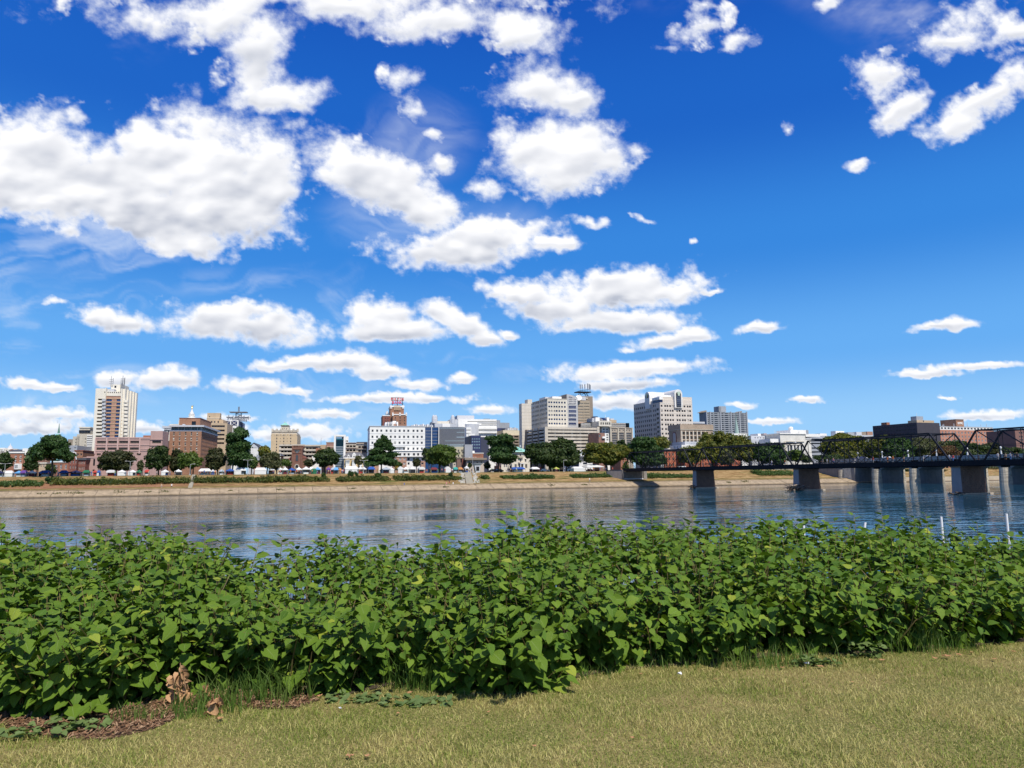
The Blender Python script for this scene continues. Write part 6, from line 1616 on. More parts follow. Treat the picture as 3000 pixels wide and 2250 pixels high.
tree(6, 380, 650, 715, 930, 480, 1180, VW + 56, 'gold', 'olive gold tree crown behind the dense dark tree')
tree(6, 775, 1085, 835, 1130, 960, 1180, VW + 52, 'gold', 'golden tree above the first bridge span')
tree(6, 1060, 1410, 662, 1110, 1235, 1170, VW + 50, 'gold', 'tall golden green tree before the slate grey slab', dens=1.1)
tree(6, 1290, 1520, 900, 1130, 1400, 1160, VW + 46, 'greyg', 'olive tree between the two tall golden trees')
tree(6, 1430, 1800, 682, 1080, 1620, 1160, VW + 52, 'gold', 'broad golden tree beside the green church spire', dens=1.1)
tree(6, 1780, 2150, 790, 1110, 1900, 1160, VW + 46, 'deep', 'dark green tree under the second bridge span')
tree(7, 180, 530, 760, 1050, 340, 1060, VW + 44, 'deep', 'dark green tree in front of the white museum')
tree(7, 570, 790, 800, 1010, 680, 1060, VW + 50, 'bright', 'yellow green tree before the museum portal')
tree(7, 780, 905, 890, 1030, 840, 1060, VW + 46, 'dark', 'small dark tree at the right corner of the museum')
tree(7, 1108, 1705, 560, 1010, 1400, 1060, VW + 60, 'gold', 'wide golden crowned tree left of the black office block', dens=1.1)
tree(7, 1040, 1380, 880, 1040, 1180, 1060, VW + 50, 'dark', 'dark low tree under the golden crowned tree')
tree(8, -60, 420, 400, 750, 150, 760, VW + 70, 'gold', 'broad olive gold tree in front of the black office block', dens=1.1)
tree(8, 200, 600, 430, 750, 400, 760, VW + 62, 'deep', 'green tree beneath the black office block')
tree(8, 560, 960, 440, 745, 760, 760, VW + 80, 'greyg', 'dull grey green tree at the corner of the brick hospital')
tree(8, 870, 1170, 540, 745, 1020, 760, VW + 72, 'rust', 'rusty brown tree below the brick hospital')
tree(8, 960, 1260, 465, 700, 1100, 760, VW + 110, 'dark', 'dark tree rising against the brick hospital')
tree(8, 1150, 1500, 520, 740, 1320, 760, VW + 84, 'dark', 'dark tree right of the rusty brown tree')
tree(8, 1400, 1700, 510, 740, 1560, 760, VW + 90, 'brown', 'brownish tree near the end of the brick hospital')
tree(8, 1660, 1900, 570, 740, 1780, 760, VW + 84, 'dark', 'dark tree seen through the nearest bridge span')
tree(8, 1850, 2120, 590, 740, 1990, 760, VW + 80, 'deep', 'green tree at the right edge beneath the brown tower block')

# ---------------------------------------------------------------- hedges and shrubs on the bank
PROF_V = [VW + 9.0, VW + 11, VW + 14, VW + 17, VW + 20, VW + 23, VW + 26, VW + 29, VW + 32, VW + 34]
PROF_Z = [2.12, 2.5, 3.0, 3.6, 4.25, 4.95, 5.6, 6.2, 6.55, PARK_Z]


def bank_z(v): return float(np.interp(v, PROF_V, PROF_Z))


def hedge(k, x0, x1, y, vc, hw, h, kind, label, name='hedge', cat='hedge', gaps=0.0, seed=1):
    u0 = u_of(at_v(*PX(k, x0, y), vc)); u1 = u_of(at_v(*PX(k, x1, y), vc)); rg = np.random.default_rng(int(seed + abs(u0) * 13))
    root = uv((u0 + u1) / 2, vc, bank_z(vc)); lobes = []
    u = u0
    while u < u1:
        if not (gaps and fbm1(u * .16, seed) < -1 + 2 * gaps):
            for vv in (-hw * .5, 0, hw * .5):
                v = vc + vv + rg.uniform(-.3, .3); hh = h * rg.uniform(.55, 1.1) * (1 + .3 * fbm1(u * .2, seed))
                lobes.append(((u + rg.uniform(-.4, .4), v, bank_z(v) + hh * .45), (rg.uniform(.7, 1.25), hw * .45, hh * .55)))
        u += .85
    n = int(len(lobes) * 60)
    q = leaf_cloud(lobes, n, .26, rg, shell=.6)
    w = q[:, :1] * np.array([[UB.x, UB.y, 0]]) + q[:, 1:2] * np.array([[VB.x, VB.y, 0]]) + q[:, 2:3] * np.array([[0, 0, 1]]) - np.array([[*root]])
    o = place(name, np_mesh(name, w, quads(q), [LEAFM[kind]]), None, root)
    return tag(o, label, cat)


hedge(2, -1040, 860, 1300, VW + 19.3, 3.6, 1.8, 'hedge', 'long clipped dark hedge on the bank from the round bush to the narrow steps')
hedge(1, -260, 560, 1350, VW + 18.2, 3.4, 1.3, 'shrub', 'low green undergrowth strip at the left edge of the bank', seed=3)
hedge(2, 912, 2660, 1285, VW + 19.6, 3.4, 1.7, 'hedge', 'long dark hedge on the bank right of the narrow steps', seed=5)
hedge(3, 900, 1580, 1265, VW + 19.0, 3.4, 1.5, 'hedge', 'patchy hedge of mixed shrubs in the middle left of the bank', seed=6, gaps=.12)
hedge(3, 1560, 2780, 1265, VW + 19.3, 3.4, 1.5, 'hedge', 'uneven hedge of shrubs running up to the wide rocky steps', seed=8, gaps=.15)
hedge(5, -120, 260, 1245, VW + 19.5, 2.6, 1.2, 'shrub', 'patchy shrubs directly right of the wide rocky steps', seed=9, gaps=.35)
hedge(5, 270, 1100, 1250, VW + 19.0, 3.0, 1.4, 'shrub', 'line of low green shrubs below the green roofed mansion', seed=10, gaps=.25)
hedge(5, 1120, 1640, 1240, VW + 20.0, 2.6, 1.2, 'shrub', 'low shrubs below the big white tents', seed=11, gaps=.25)
hedge(6, 285, 960, 1275, VW + 17.5, 3.2, 1.6, 'shrub', 'green bushes on the bank under the first bridge span', seed=12, gaps=.1)
hedge(7, 80, 620, 1180, VW + 21, 5.0, 1.9, 'shrub', 'thick green scrub on the bank left of the second pier', seed=13)


def bush(k, x0, x1, yt, yb, vc, kind, label, name='bush'):
    a = at_v(*PX(k, x0, (yt + yb) / 2), vc); b = at_v(*PX(k, x1, (yt + yb) / 2), vc); t_ = at_v(*PX(k, x0, yt), vc).z; z0 = bank_z(vc)
    w = (u_of(b) - u_of(a)); uc = (u_of(a) + u_of(b)) / 2; h = max(1.2, t_ - z0); rg = np.random.default_rng(int(x0 + yt))
    lob = [((uc + rg.uniform(-.3, .3) * w, vc + rg.uniform(-.2, .2) * w, z0 + h * rg.uniform(.25, .75)), (w * .26, w * .24, h * .26)) for i in range(9)]
    q = leaf_cloud(lob, int(300 + 60 * w * h), .24, rg)
    root = uv(uc, vc, z0)
    w_ = q[:, :1] * np.array([[UB.x, UB.y, 0]]) + q[:, 1:2] * np.array([[VB.x, VB.y, 0]]) + q[:, 2:3] * np.array([[0, 0, 1]]) - np.array([[*root]])
    o = place(name, np_mesh(name, w_, quads(q), [LEAFM[kind]]), None, root); tag(o, label, 'bush')


bush(1, 565, 708, 1285, 1370, VW + 20, 'deep', 'rounded green bush at the left end of the long clipped hedge')
bush(3, 1225, 1310, 1165, 1250, VW + 23, 'deep', 'upright bush in front of the long white gabled tent')
bush(3, 1315, 1370, 1180, 1250, VW + 23, 'deep', 'slim bush just right of the upright bush by the white tent')
bush(3, 1600, 1700, 1205, 1290, VW + 20, 'shrub', 'taller shrub in the hedge below the dense conical tree')
bush(4, 1265, 1340, 1165, 1250, VW + 20.5, 'dark', 'dark bush in the hedge below the white peaked tent near the steps')
bush(5, 1655, 1800, 1185, 1275, VW + 21, 'deep', 'big green bush against the stone abutment of the truss bridge')
bush(3, 850, 925, 1205, 1250, VW + 23, 'shrub', 'light bush rising from the hedge right of the church')
bush(8, 945, 1040, 850, 960, VW + 22, 'greyg', 'pale green bush seen between the stone piers right of the third truss pier')
bush(8, 455, 560, 850, 940, VW + 24, 'dark', 'dark bush seen in the second gap between the stone piers')
bush(7, 1765, 1850, 1110, 1225, VW + 24, 'dark', 'dark bush seen in the first gap between the stone piers')
bush(8, 1510, 1700, 830, 930, VW + 28, 'greyg', 'grey green scrub in the wide gap between the stone piers')

# ================================================================ STREET FURNITURE, TENTS, CARS, PEOPLE
lampm = mat('lamp_post_grey', (.42, .43, .43), .5, .05, metal=.3)


def lamp(k, x, yt, V, label, arms=2):
    f = at_v(*PX(k, x, yt), V); z0 = bank_z(V); h = f.z - z0
    r_ = empty('street_lamp', (f.x, f.y, z0), label, 'street lamp')
    mb = MB(); mb.tube([(f.x, f.y, z0), (f.x, f.y, f.z)], [.12, .06], 8); mb.obj('pole', lampm, r_)
    for s_ in ((-1, 1) if arms == 2 else (1,)):
        e = Vector((f.x, f.y, f.z)) + UB * s_ * 1.1 + Vector((0, 0, .1)); mb = MB(); mb.tube([(f.x, f.y, f.z - .1), e], .06, 5); mb.obj('arm', lampm, r_)
        mb = MB(); mb.box(-.3, .3, -.12, .12, -.06, .04, 0, lambda a, b, c: e + UB * (a + .3 * s_) + VB * b + Vector((0, 0, c))); mb.obj('lamp_head', white, r_)
    mb = MB(); mb.lathe(f.x, f.y, [(.32, z0), (.3, z0 + .3), (.18, z0 + .4)], 8); mb.obj('base', lampm, r_)


lamp(1, 68, 1128, VW + 33, 'slim grey lamp post beside the white box tent at the far left')
lamp(1, 1668, 1098, VW + 33, 'grey double lamp post in front of the dusky round tree')
lamp(2, 843, 1090, VW + 34, 'grey lamp post with a box at its foot left of the narrow steps', 1)
lamp(2, 1640, 1032, VW + 33, 'tall grey double lamp post right of the tallest tree')
lamp(3, 1450, 1038, VW + 34, 'grey lamp post beside the dense conical tree')
lamp(4, 1630, 955, VW + 33, 'grey lamp post at the head of the wide rocky steps')
lamp(5, 1000, 1035, VW + 33, 'grey lamp post before the very wide dark tree', 1)
lamp(1, 745, 1140, VW + 36, 'thin lamp post in front of the red brick mansion', 1)

TC = {'w': (.70, .69, .67), 'b': (.03, .09, .33), 'n': (.015, .02, .07), 't': (.03, .30, .26), 'r': (.42, .05, .04), 'p': (.12, .05, .25), 'l': (.12, .33, .62), 'g': (.02, .14, .07), 'o': (.45, .20, .07), 'm': (.16, .03, .04), 'y': (.45, .50, .10), 'k': (.02, .02, .025), 's': (.35, .40, .48)}


def cloth(c): return mat('tent_cloth_' + c, TC[c], .75, .05, 1.0)


def tent(k, x0, x1, yt, V, col, shape, label, side='', sidecol=None, zb=None, cat='tent'):
    """canopy tent: four legs, a canopy, and cloth side walls where it has them"""
    a = at_v(*PX(k, x0, yt + 40), V); b = at_v(*PX(k, x1, yt + 40), V); t_ = at_v(*PX(k, (x0 + x1) / 2, yt), V).z
    z0 = bank_z(V) + .02; w = u_of(b) - u_of(a); uc = (u_of(a) + u_of(b)) / 2; d = min(w, 3.4) if shape != 'hip' else 8
    t_ = max(t_, z0 + 2.15); H = t_ - z0; eave = z0 + (H * .62 if H > 3.6 else H * .68)
    r_ = empty('market_tent', uv(uc, V, z0), label, cat, 'canopy tents of the riverside market')
    Wp = lambda p, q, z: uv(uc + p, V + q, z)
    hw, hd = w / 2, d / 2; mb = MB(); cm = cloth(col)
    if shape == 'peak':
        n = max(1, round(w / 4.5)); cw = w / n
        for i in range(n):
            c = -hw + cw * (i + .5); e = cw / 2
            p = [Wp(c - e, -hd, eave), Wp(c + e, -hd, eave), Wp(c + e, hd, eave), Wp(c - e, hd, eave), Wp(c - e * .42, -hd * .42, eave + (t_ - eave) * .45), Wp(c + e * .42, -hd * .42, eave + (t_ - eave) * .45), Wp(c + e * .42, hd * .42, eave + (t_ - eave) * .45), Wp(c - e * .42, hd * .42, eave + (t_ - eave) * .45), Wp(c, 0, t_)]
            mb.add(p, [(0, 1, 5, 4), (1, 2, 6, 5), (2, 3, 7, 6), (3, 0, 4, 7), (4, 5, 8), (5, 6, 8), (6, 7, 8), (7, 4, 8)])
    elif shape in ('gable', 'hip'):
        rl = hw - (hd * .4 if shape == 'gable' else hd * .7)
        p = [Wp(-hw, -hd, eave), Wp(hw, -hd, eave), Wp(hw, hd, eave), Wp(-hw, hd, eave), Wp(-max(rl, .1), 0, t_), Wp(max(rl, .1), 0, t_)]
        mb.add(p, [(0, 1, 5, 4), (1, 2, 5), (2, 3, 4, 5), (3, 0, 4)])
    elif shape == 'front':   # gable end faces the river
        p = [Wp(-hw, -hd, eave), Wp(hw, -hd, eave), Wp(0, -hd, t_), Wp(-hw, hd, eave), Wp(hw, hd, eave), Wp(0, hd, t_)]
        mb.add(p, [(0, 1, 2), (3, 5, 4), (0, 2, 5, 3), (1, 4, 5, 2)])
    else:                    # arched top
        pr = [(-hw * math.cos(q), eave + (t_ - eave) * math.sin(q)) for q in rng(0, math.pi, 9)]
        for i in range(8): mb.add([Wp(pr[i][0], -hd, pr[i][1]), Wp(pr[i + 1][0], -hd, pr[i + 1][1]), Wp(pr[i + 1][0], hd, pr[i + 1][1]), Wp(pr[i][0], hd, pr[i][1])], [(0, 1, 2, 3)])
        mb.add([Wp(x, -hd, z) for x, z in pr], [tuple(range(9))])
    for s_ in (-1, 1):        # valance
        mb.add([Wp(-hw, s_ * hd, eave - .32), Wp(hw, s_ * hd, eave - .32), Wp(hw, s_ * hd, eave), Wp(-hw, s_ * hd, eave)], [(0, 1, 2, 3)])
        mb.add([Wp(s_ * hw, -hd, eave - .32), Wp(s_ * hw, hd, eave - .32), Wp(s_ * hw, hd, eave), Wp(s_ * hw, -hd, eave)], [(0, 1, 2, 3)])
    mb.obj('canopy', cm, r_)
    for sx in (-1, 1):
        for sy in (-1, 1):
            l = MB(); l.tube([Wp(sx * (hw - .06), sy * (hd - .06), z0), Wp(sx * (hw - .06), sy * (hd - .06), eave)], .045, 4, cap=False); l.obj('leg', lampm, r_)
    sc = cloth(sidecol or col)
    def wall(p, q):
        l = MB(); l.add([Wp(*p, z0 + .05), Wp(*q, z0 + .05), Wp(*q, eave - .33), Wp(*p, eave - .33)], [(0, 1, 2, 3)]); l.obj('side_wall', sc, r_)
    if 'f' in side: wall((-hw + .1, -hd + .05), (hw - .1, -hd + .05))
    if 'h' in side: wall((-hw + .1, -hd + .05), (hw * .15, -hd + .05))
    if 'l' in side: wall((-hw + .05, -hd + .1), (-hw + .05, hd - .1))
    if 'r' in side: wall((hw - .05, -hd + .1), (hw - .05, hd - .1))
    if 'b' in side: wall((-hw + .1, hd - .05), (hw - .1, hd - .05))
    if 'f' not in side:      # trestle table with goods under the roof
        l = MB(); l.box(-hw * .7, hw * .7, -hd * .5, hd * .1, .72, .78, 0, lambda p, q, z: Wp(p, q, z0 + z)); l.box(-hw * .65, hw * .65, -hd * .45, hd * .05, .05, .72, 0, lambda p, q, z: Wp(p, q, z0 + z)); l.obj('table', cloth(random.choice('wkbmrs')), r_)
        l = MB()
        for i in range(7): x = random.uniform(-hw * .6, hw * .6); hh = random.uniform(.15, .5); l.box(x, x + random.uniform(.2, .5), -.3 * hd, -.05, .78, .78 + hh, i % 2, lambda p, q, z: Wp(p, q, z0 + z))
        l.obj('goods', [cloth('o'), cloth('s')], r_)
    return r_


TV = VW + 37
TT = [
 (1, -60, 50, 1245, 'n', 'peak', 'navy tent cut by the left edge of the market row', 'b'), (1, 62, 172, 1238, 'w', 'gable', 'white box tent beside the far left lamp post', 'flr'),
 (1, 195, 285, 1243, 'l', 'peak', 'light blue tent next to the white box tent at the left', 'b', 'o'), (1, 262, 352, 1252, 'p', 'gable', 'low purple tent left of the great spreading tree', 'b', 'r'), (1, 358, 462, 1220, 'w', 'peak', 'white peaked tent with dark sides left of the great tree trunk', 'b', 'n'),
 (1, 508, 652, 1223, 'b', 'gable', 'broad royal blue tent touching the great tree trunk', 'bl', 'n'), (1, 765, 870, 1222, 'b', 'gable', 'blue gabled tent before the red brick mansion', 'b', 'n'), (1, 885, 1050, 1238, 'n', 'peak', 'pair of dark navy tents below the gabled mansion', 'b', 'k'), (1, 1060, 1150, 1222, 'g', 'gable', 'teal green tent left of the pink office', 'b', 't'),
 (1, 1188, 1240, 1226, 'r', 'peak', 'small red tent beside a blue one below the pink office', 'b'), (1, 1238, 1290, 1215, 'b', 'peak', 'small blue tent with a white front below the pink office', 'h', 'w'), (1, 1366, 1472, 1218, 'w', 'arch', 'white arched tent before the dusky round tree', 'b', 'k'), (1, 1508, 1612, 1205, 'w', 'peak', 'white peaked tent with closed sides left of the double lamp', 'flr'),
 (1, 1642, 1752, 1207, 'w', 'peak', 'white peaked tent with one open flap right of the double lamp', 'hlr'), (2, 92, 170, 1183, 'g', 'peak', 'green tent between the dusky tree and the large dark tree', 'b', 'r'), (2, 205, 278, 1188, 'r', 'gable', 'red and white stall under the large dark tree', 'b', 'k'), (2, 440, 546, 1168, 'w', 'peak', 'white and blue tent with a tilted flap under the large dark tree', 'hl', 'w'),
 (2, 625, 727, 1160, 'w', 'peak', 'white topped tent with black walls left of the narrow steps', 'fb', 'k'), (2, 960, 1130, 1150, 'w', 'gable', 'wide open white tent right of the narrow steps', ''), (2, 1128, 1180, 1178, 'w', 'peak', 'little white tent beside the wide open white tent', 'b'), (2, 1238, 1316, 1160, 's', 'peak', 'grey tent left of the pale leaning trunk', 'b', 'k'), (2, 1335, 1452, 1148, 'b', 'peak', 'shaded blue tent behind the pale leaning trunk', 'b', 'n'),
 (2, 1460, 1617, 1140, 'w', 'gable', 'large white closed tent right of the pale leaning trunk', 'hlrb'), (2, 1735, 1897, 1137, 'w', 'gable', 'large white closed tent right of the tall double lamp', 'flr'), (3, 125, 210, 1132, 'w', 'peak', 'white peaked tent between two grey green trees', 'b', 'm'), (3, 245, 332, 1128, 'w', 'peak', 'white open tent under the second grey green tree', ''), (3, 320, 396, 1130, 'w', 'peak', 'narrow white tent left of the blue ones near the church', 'b'),
 (3, 398, 500, 1138, 'b', 'peak', 'blue tent with reddish wares left of the church', 'b', 'r'), (3, 507, 590, 1128, 'w', 'peak', 'white peaked tent below the church door', ''), (3, 592, 700, 1121, 'w', 'peak', 'tall white tent right of the church door', 'b', 'w'), (3, 690, 750, 1130, 'w', 'gable', 'white stall roof behind the dark green stand', 'b'), (3, 712, 792, 1150, 'g', 'gable', 'dark green market stand right of the church', 'fl', 'g'), (3, 765, 850, 1128, 'l', 'peak', 'pale blue tent left of the olive green tree trunk', 'b', 'k'),
 (3, 930, 990, 1128, 'p', 'peak', 'bright purple tent below the glass stair tower', 'b', 'p'), (3, 985, 1040, 1130, 's', 'peak', 'pale grey tent between the purple and the turquoise tent', 'b', 'k'), (3, 1030, 1095, 1134, 'l', 'gable', 'turquoise blue tent beside the orange stall', 'b', 'n'), (3, 1096, 1142, 1150, 'o', 'gable', 'small orange stall left of the long white tent', 'f', 'o'), (3, 1182, 1368, 1118, 'w', 'gable', 'long white gabled tent before the yellow house', 'flr'),
 (3, 1368, 1440, 1118, 'w', 'peak', 'white peaked tent right of the long gabled tent', ''), (3, 1412, 1482, 1122, 'w', 'peak', 'white tent beside the lamp post by the dense tree', 'b', 's'), (3, 1503, 1602, 1124, 'b', 'gable', 'deep blue tent in the shade left of the dense conical tree', 'b', 'n'), (3, 1703, 1812, 1128, 's', 'peak', 'pale blue grey tent under the dense conical tree', 'lb', 'l'), (3, 1808, 1868, 1136, 'w', 'peak', 'white tent half hidden right of the dense conical tree', 'f'),
 (4, 524, 610, 1086, 'w', 'front', 'white tent with its gable end to the river below the white office', 'f'), (4, 603, 692, 1093, 'w', 'peak', 'white tent crowded with visitors below the white office', ''), (4, 702, 784, 1090, 'w', 'peak', 'white topped tent with black front below the white office', 'fb', 'k'), (4, 834, 922, 1094, 'w', 'arch', 'white arched tent right of the small dark tree', 'b', 's'), (4, 1010, 1110, 1103, 'm', 'gable', 'maroon stall under the bright green round tree', 'b', 'k'),
 (4, 1222, 1302, 1088, 'w', 'front', 'bright white closed tent right of the bright green tree', 'flr'), (4, 1342, 1412, 1100, 't', 'gable', 'long teal fronted stall left of the wide steps', 'b', 'k'), (4, 1412, 1484, 1100, 'o', 'gable', 'orange fronted stall left of the wide steps', 'b', 'k'), (4, 1510, 1572, 1076, 'w', 'peak', 'white conical tent at the head of the wide steps', 'b', 'k'),
 (5, 272, 452, 1132, 'b', 'gable', 'long deep blue awning before the green roofed mansion', 'b', 'n'), (5, 545, 650, 1148, 'w', 'gable', 'white stall right of the green roofed mansion', 'b', 'm'), (5, 868, 930, 1135, 'y', 'peak', 'lime green tent under the very wide dark tree', 'b', 'k'), (5, 1120, 1270, 1124, 'w', 'gable', 'white closed tent left of the biggest white tent', 'fl'), (5, 1272, 1507, 1093, 'w', 'hip', 'biggest white tent with an open front under the golden tree', ''),
]
for r_ in TT:
    tent(r_[0], r_[1], r_[2], r_[3], TV + random.uniform(-1.2, 2.5) if r_[5] != 'hip' else VW + 42, r_[4], r_[5], r_[6], r_[7], r_[8] if len(r_) > 8 else None)

# a yellow banner
p = at_v(*PX(4, 487, 1165), VW + 40); mb = MB(); zt = at_v(*PX(4, 487, 1070), VW + 40).z
ban = empty('banner', (p.x, p.y, bank_z(VW + 40)), 'tall yellow banner on a pole below the white office block', 'banner')
mb.tube([(p.x, p.y, bank_z(VW + 40)), (p.x, p.y, zt)], .06, 5); mb.obj('pole', lampm, ban); c = p.copy()
mb = MB(); mb.box(.06, 1.5, -.02, .02, 0, 1, 0, lambda a, b, z: Vector((p.x, p.y, bank_z(VW + 40) + 1.2)) + UB * a + VB * b + Vector((0, 0, z * (zt - bank_z(VW + 40) - 1.4)))); mb.obj('banner_cloth', mat('banner_yellow', (.62, .38, .06), .7), ban)


def car_mesh_set(name, paint, van=False):
    """body with cabin, windows and wheels"""
    L, W_, H = (5.2, 1.95, 2.2) if van else (4.5, 1.8, 1.45)
    if van: prof = [(-2.6, .35), (-2.6, 1.5), (-2.5, 2.15), (1.1, 2.2), (1.8, 1.35), (2.5, 1.1), (2.6, .8), (2.6, .35)]
    else: prof = [(-2.25, .35), (-2.2, .85), (-1.7, .98), (-1.1, 1.42), (.35, 1.45), (1.1, .98), (2.05, .82), (2.25, .6), (2.25, .35)]
    mb = MB(); n = len(prof)
    pts = []
    for s_, sc in ((-1, 1), (1, 1)):
        for x, z in prof: pts.append((x, s_ * W_ / 2 * (1 if z < 1.0 else .86), z))
    mb.add(pts, [tuple(range(n))[::-1], tuple(range(n, 2 * n))] + [(i, (i + 1) % n, n + (i + 1) % n, n + i) for i in range(n)])
    body = mb.mesh('body', [paint])
    wb = MB()
    if van:
        for s_ in (-1, 1): wb.add([(.2, s_ * .86, 1.4), (1.5, s_ * .87, 1.4), (1.05, s_ * .855, 2.0), (.2, s_ * .855, 2.0)], [(0, 1, 2, 3)])
        wb.add([(1.81, -.78, 1.38), (1.81, .78, 1.38), (1.16, .74, 2.14), (1.16, -.74, 2.14)], [(0, 1, 2, 3)])
    else:
        for s_ in (-1, 1): wb.add([(-1.45, s_ * .80, 1.02), (.85, s_ * .80, 1.02), (.30, s_ * .785, 1.38), (-1.05, s_ * .785, 1.36)], [(0, 1, 2, 3)])
        wb.add([(1.06, -.72, 1.03), (1.06, .72, 1.03), (.42, .68, 1.43), (.42, -.68, 1.43)], [(0, 1, 2, 3)])
    win = wb.mesh('windows', [glass_mat('car_glass', (.03, .035, .04), .05)])
    wm = MB(); m_ = 12
    for s_ in (-.11, .11): wm.v += [(.33 * math.cos(6.283 * i / m_), s_, .33 * math.sin(6.283 * i / m_)) for i in range(m_)]
    wm.f = [tuple(range(m_)), tuple(range(m_, 2 * m_))[::-1]] + [(i, (i + 1) % m_, m_ + (i + 1) % m_, m_ + i) for i in range(m_)]; wm.m = [0] * len(wm.f)
    wheel = wm.mesh('wheel', [mat('tyre', (.02, .02, .02), .9)])
    return body, win, wheel, W_, (1.5 if van else 1.35)


def car(p, rz, paint, label, van=False, cat='car', group='parked cars and vans by the market'):
    body, win, wheel, W_, ax = car_mesh_set('car', paint, van)
    r_ = empty('parked_van' if van else 'parked_car', p, label, 'van' if van else cat, group, rz)
    place('body', body, r_); place('window', win, r_)
    for sx in (-1, 1):
        for sy in (-1, 1): place('wheel', wheel, r_, (sx * ax, sy * (W_ / 2 - .08), .33))


cw_ = mat('car_white', (.75, .75, .76), .3, .02, spec=.5); ck = mat('car_black', (.02, .02, .025), .25, .02, spec=.6); cs = mat('car_silver', (.45, .46, .48), .3, .02, metal=.4); cr_ = mat('car_red', (.45, .03, .03), .3, .02, spec=.5)
for (k, x, V, pm, lab, van) in [(6, 800, VW + 46, cw_, 'white van behind the first bridge span beside the bright red house', True), (6, 560, VW + 46, cr_, 'red car left of the bright red brick house', False), (4, 1925, VW + 40, ck, 'black car on the crest right of the concrete kiosk', False), (4, 2010, VW + 41, ck, 'second black car right of the concrete kiosk', False), (5, 735, VW + 46, cw_, 'white car under the very wide dark tree', False),
                              (5, 610, VW + 47, cr_, 'red and white food truck right of the mansion', True), (6, 1640, VW + 44, cw_, 'white truck under the broad golden tree', True), (7, 290, VW + 44, cs, 'silver car in front of the white museum', False), (5, 90, VW + 43, ck, 'dark car left of the mansion wing', False), (6, 455, VW + 46, ck, 'dark car left of the red car under the dense dark tree', False), (5, 1110, VW + 44, cw_, 'white panel van left of the closed white tent', True)]:
    p = at_v(*PX(k, x, 1100), V); car((p.x, p.y, bank_z(V)), PHI + random.choice((0, math.pi)), pm, lab, van)


def person_mesh(pose='stand'):
    """one continuous body grown with the skin modifier"""
    hip, kn, an = .92, .50, .08
    st = .16 if pose == 'walk' else 0
    sit = pose == 'sit'
    V = [(0, 0, .95), (0, 0, 1.18), (0, 0, 1.42), (0, 0, 1.52), (0, 0, 1.64), (0, -.01, 1.74)]
    Rr = [.145, .14, .15, .06, .10, .075]; E = [(0, 1), (1, 2), (2, 3), (3, 4), (4, 5)]
    for s_ in (-1, 1):
        b = len(V)
        if sit: V += [(s_ * .1, -.05, .90), (s_ * .12, -.42, .88), (s_ * .12, -.46, .5), (s_ * .12, -.62, .46)]
        else: V += [(s_ * .10, 0, .88), (s_ * .11, -st * s_ * .7 - .02, .50), (s_ * .11, -st * s_ * 1.5 + .03, .09), (s_ * .12, -st * s_ * 1.5 - .12, .04)]
        Rr += [.095, .065, .045, .035]; E += [(0, b), (b, b + 1), (b + 1, b + 2), (b + 2, b + 3)]
        c = len(V)
        V += [(s_ * .19, 0, 1.40), (s_ * .25, .03 + st * s_ * .6, 1.13), (s_ * .23, -.12 + st * s_ * 1.2, .90), (s_ * .22, -.17 + st * s_ * 1.3, .82)]
        Rr += [.055, .043, .032, .035]; E += [(2, c), (c, c + 1), (c + 1, c + 2), (c + 2, c + 3)]
    me = bpy.data.meshes.new('person'); me.from_pydata(V, E, [])
    o = bpy.data.objects.new('tmp', me); COL.objects.link(o)
    md = o.modifiers.new('s', 'SKIN'); lay = me.skin_vertices[0] if me.skin_vertices else None
    if lay is None:
        bpy.context.view_layer.objects.active = o
        me.attributes.new
    for i, r_ in enumerate(Rr):
        me.skin_vertices[0].data[i].radius = (r_, r_ * (.75 if i in (0, 1, 2) else 1)); me.skin_vertices[0].data[i].use_root = (i == 0)
    sb = o.modifiers.new('b', 'SUBSURF'); sb.levels = 1; sb.render_levels = 1
    bpy.context.view_layer.update(); dg = bpy.context.evaluated_depsgraph_get()
    r = bpy.data.meshes.new_from_object(o.evaluated_get(dg)); bpy.data.objects.remove(o); r.name = 'person'
    r.materials.clear()
    for q in range(4): r.materials.append(None)
    for p in r.polygons:
        z = p.center.z; x = abs(p.center.x)
        if z > 1.69 or (z > 1.6 and p.center.y > .02): p.material_index = 3
        elif z > 1.5: p.material_index = 0
        elif x > .17 and z < 1.24: p.material_index = 0
        elif z > .93: p.material_index = 1
        elif z < .45 and not sit: p.material_index = 0 if pose == 'stand' else 2
        else: p.material_index = 2
        p.use_smooth = True
    return r


try:
    PM = {k: person_mesh(k) for k in ('stand', 'walk', 'sit')}
except Exception as ex:
    print('person mesh', ex); PM = None
skinm = mat('skin', (.48, .28, .19), .6, .05); hairm = mat('hair', (.04, .025, .018), .8, .1)
PC = {'white': (.75, .75, .74), 'red': (.55, .04, .03), 'orange': (.75, .19, .03), 'blue': (.05, .14, .42), 'black': (.025, .025, .03), 'grey': (.28, .29, .31), 'green': (.06, .25, .10), 'pink': (.7, .25, .3), 'tan': (.5, .38, .25)}
PERS = []


def person(p, rz, shirt, trou, pose, label, group):
    o = bpy.data.objects.new('person', PM[pose]); COL.objects.link(o); o.location = p; o.rotation_euler = (0, 0, rz)
    s_ = random.uniform(.93, 1.06); o.scale = (s_, s_, s_)
    ms = [skinm, mat('shirt_' + shirt, PC[shirt], .8, .05), mat('trousers_' + trou, [c * .8 for c in PC[trou]], .8, .05), hairm]
    for i, m_ in enumerate(ms): o.material_slots[i].link = 'OBJECT'; o.material_slots[i].material = m_
    return tag(o, label, 'person', group)


